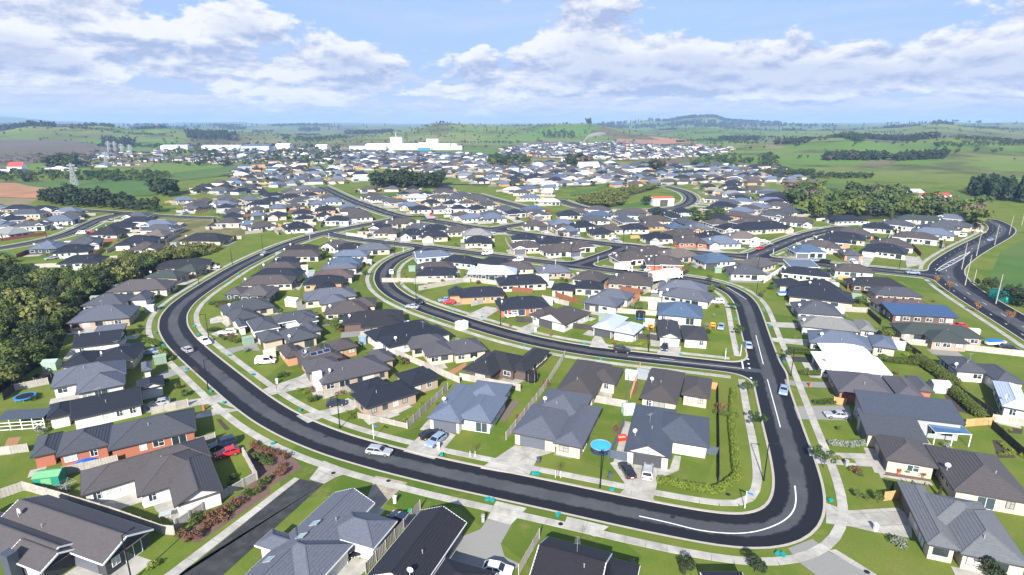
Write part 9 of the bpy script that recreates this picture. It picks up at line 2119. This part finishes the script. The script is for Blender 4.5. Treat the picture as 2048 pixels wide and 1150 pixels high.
b = MB(); b.tube((104, -10, 0), (104, -10, 13), 7, n=16); put('tank', b.mesh('tank', [M_white]), r); b = MB(); b.tube((-30, 6, 27), (-30, 6, 37), 1.1, n=8); put('chimney', b.mesh('chimney', [M_steel]), r)
for i, (x, y, L, D, H_, m, mr, lab) in enumerate(((-640, 1300, 84, 26, 8, wallm('w'), wallm('w'), 'long white warehouse beside bare red earth'), (-545, 1260, 60, 36, 10, wallm('b'), roofm('b'), 'blue-grey warehouse with white gable beside red earth'), (-500, 1290, 30, 24, 12, M_white, M_white, 'tall white warehouse block'), (-430, 1330, 26, 18, 9, M_white, M_white, 'small white warehouse left of the factory'), (-760, 1330, 60, 24, 8, M_white, roofm('l'), 'pale warehouse at far left'))):
    r = put('warehouse', None, loc=(x, y, zat(x, y)), label=lab, cat='warehouse'); hall(r, 'wall', 0, 0, L, D, H_, m, mr, .2)
BN = (('white barn with bright red roof at far left', M_white, C_('barn_red', (.5, .06, .05)), 16, 12, 6, .9), ('white arched marquee hall in the middle distance', M_white, M_white, 26, 16, 5, .5), ('white villa with red tiled roof inside the loop road', M_white, C_('villa_red', (.5, .09, .05)), 15, 9, 5.2, .25), ('white farm sheds beyond the mixed trees', M_white, C_('barn_mint', (.55, .66, .62)), 18, 12, 4, .35), ('red-roofed farm shed beyond the mixed trees', M_white, C_('barn_red', (.5, .06, .05)), 22, 9, 3, .35), ('teal-green shed at the right edge', C_('barn_teal', (.03, .3, .25)), C_('barn_teal_roof', (.05, .36, .3)), 12, 7, 3, .2), ('small white hall beside the middle trees', M_white, M_white, 12, 8, 4, .4))
for (lab, m, mr, L, D, H_, pt), p in zip(BN, EX['barn']): shed(p, L, D, H_, m, mr, lab, random.uniform(-.15, .15), 'barn' if 'villa' not in lab else 'villa', 'barn' if 'villa' not in lab else 'house', pt)
PL = ('lattice transmission tower standing in the bright green paddock, nearest of the line', 'lattice transmission tower second from the paddock', 'lattice transmission tower right of the tan hill', 'lattice transmission tower behind the tan hill', 'lattice transmission tower farthest right of the far group', 'lattice transmission tower between the far pair')
for (p, h), lab in zip(EX['pyl'], PL):
    r = put('transmission_tower', None, loc=(*p, zat(*p)), rz=.3, label=lab, cat='transmission tower'); h *= 1.05; w0, w1 = h*.13, h*.02; b = MB(); t_ = .16*h/20+.04
    lv = [0, .2, .38, .53, .66, .78, .9, 1.]; ww = lambda t: w0+(w1-w0)*t
    cs = ((1, 1), (-1, 1), (-1, -1), (1, -1))
    for a, c in zip(lv, lv[1:]):
        for k in range(4):
            s1, s2 = cs[k], cs[(k+1) % 4]; b.bar((s1[0]*ww(a), s1[1]*ww(a), a*h), (s1[0]*ww(c), s1[1]*ww(c), c*h), t_*1.4, t_*1.4); b.bar((s1[0]*ww(a), s1[1]*ww(a), a*h), (s2[0]*ww(c), s2[1]*ww(c), c*h), t_, t_); b.bar((s2[0]*ww(a), s2[1]*ww(a), a*h), (s1[0]*ww(c), s1[1]*ww(c), c*h), t_, t_)
    put('lattice', b.mesh('lattice', [M_steel]), r)
    for z, L in ((.66, .2), (.78, .24), (.9, .17)): b = MB(); b.bar((-L*h, 0, z*h), (L*h, 0, z*h), t_*2, t_*2); b.bar((-L*h, 0, z*h), (0, 0, (z+.08)*h), t_, t_); b.bar((L*h, 0, z*h), (0, 0, (z+.08)*h), t_, t_); put('crossarm', b.mesh('crossarm', [M_steel]), r)
# curved smoke plume beyond the far houses
m = bpy.data.materials.new('smoke'); m.use_nodes = True; t = NT(m.node_tree); o_ = t.n('ShaderNodeOutputMaterial'); pv = t.n('ShaderNodeVolumePrincipled'); pv.inputs['Color'].default_value = (.95, .95, .95, 1); pv.inputs['Density'].default_value = .12; t.set(o_.inputs['Volume'], pv.outputs[0])
b = MB(); a0 = AZ[0]; pp = [(190, 1560, 0, 2.), (191, 1562, 9, 3.), (196, 1565, 17, 4.), (206, 1568, 23, 5.), (220, 1570, 27, 5.5), (236, 1572, 29, 5.), (252, 1575, 30, 2.)]
for (x, y, z, r_) in pp: b.v += [(x+r_*.7*math.cos(6.2832*k/10)*.6, y+r_*math.cos(6.2832*k/10), z+zat(190, 1560)+r_*math.sin(6.2832*k/10)) if z > 9 else (x+r_*math.cos(6.2832*k/10), y+r_*math.sin(6.2832*k/10), z+zat(190, 1560)) for k in range(10)]
for j in range(len(pp)-1):
    for k in range(10): b.f.append((j*10+k, j*10+(k+1) % 10, (j+1)*10+(k+1) % 10, (j+1)*10+k)); b.m.append(0)
b.f += [tuple(range(9, -1, -1)), tuple(range((len(pp)-1)*10, len(pp)*10))]; b.m += [0, 0]
put('smoke_plume', b.mesh('smoke_plume', [m]), label='white curved smoke plume rising beyond the far houses', cat='smoke', kind='stuff')

# solar panels and skylights on their roofs
for k in range(3): pass
SOLAR = EX.get('solar', []); 
for hn, nm, p, d in SOLAR: roof_panel(hn, nm, p, d, M_solar if nm == 'solar_panel' else M_sky)

# ------------------------------------------------------------------ air
b = MB(); b.box(-14600, -14600, -1, 14600, 14600, 215, bottom=True); m = bpy.data.materials.new('haze'); m.use_nodes = True; t = NT(m.node_tree); o_ = t.n('ShaderNodeOutputMaterial'); pv = t.n('ShaderNodeVolumePrincipled')
pv.inputs['Color'].default_value = (.42, .64, 1., 1); pv.inputs['Density'].default_value = 1.15e-4; pv.inputs['Anisotropy'].default_value = 0.; t.set(o_.inputs['Volume'], pv.outputs[0])
put('haze', b.mesh('haze', [m]), kind='stuff')
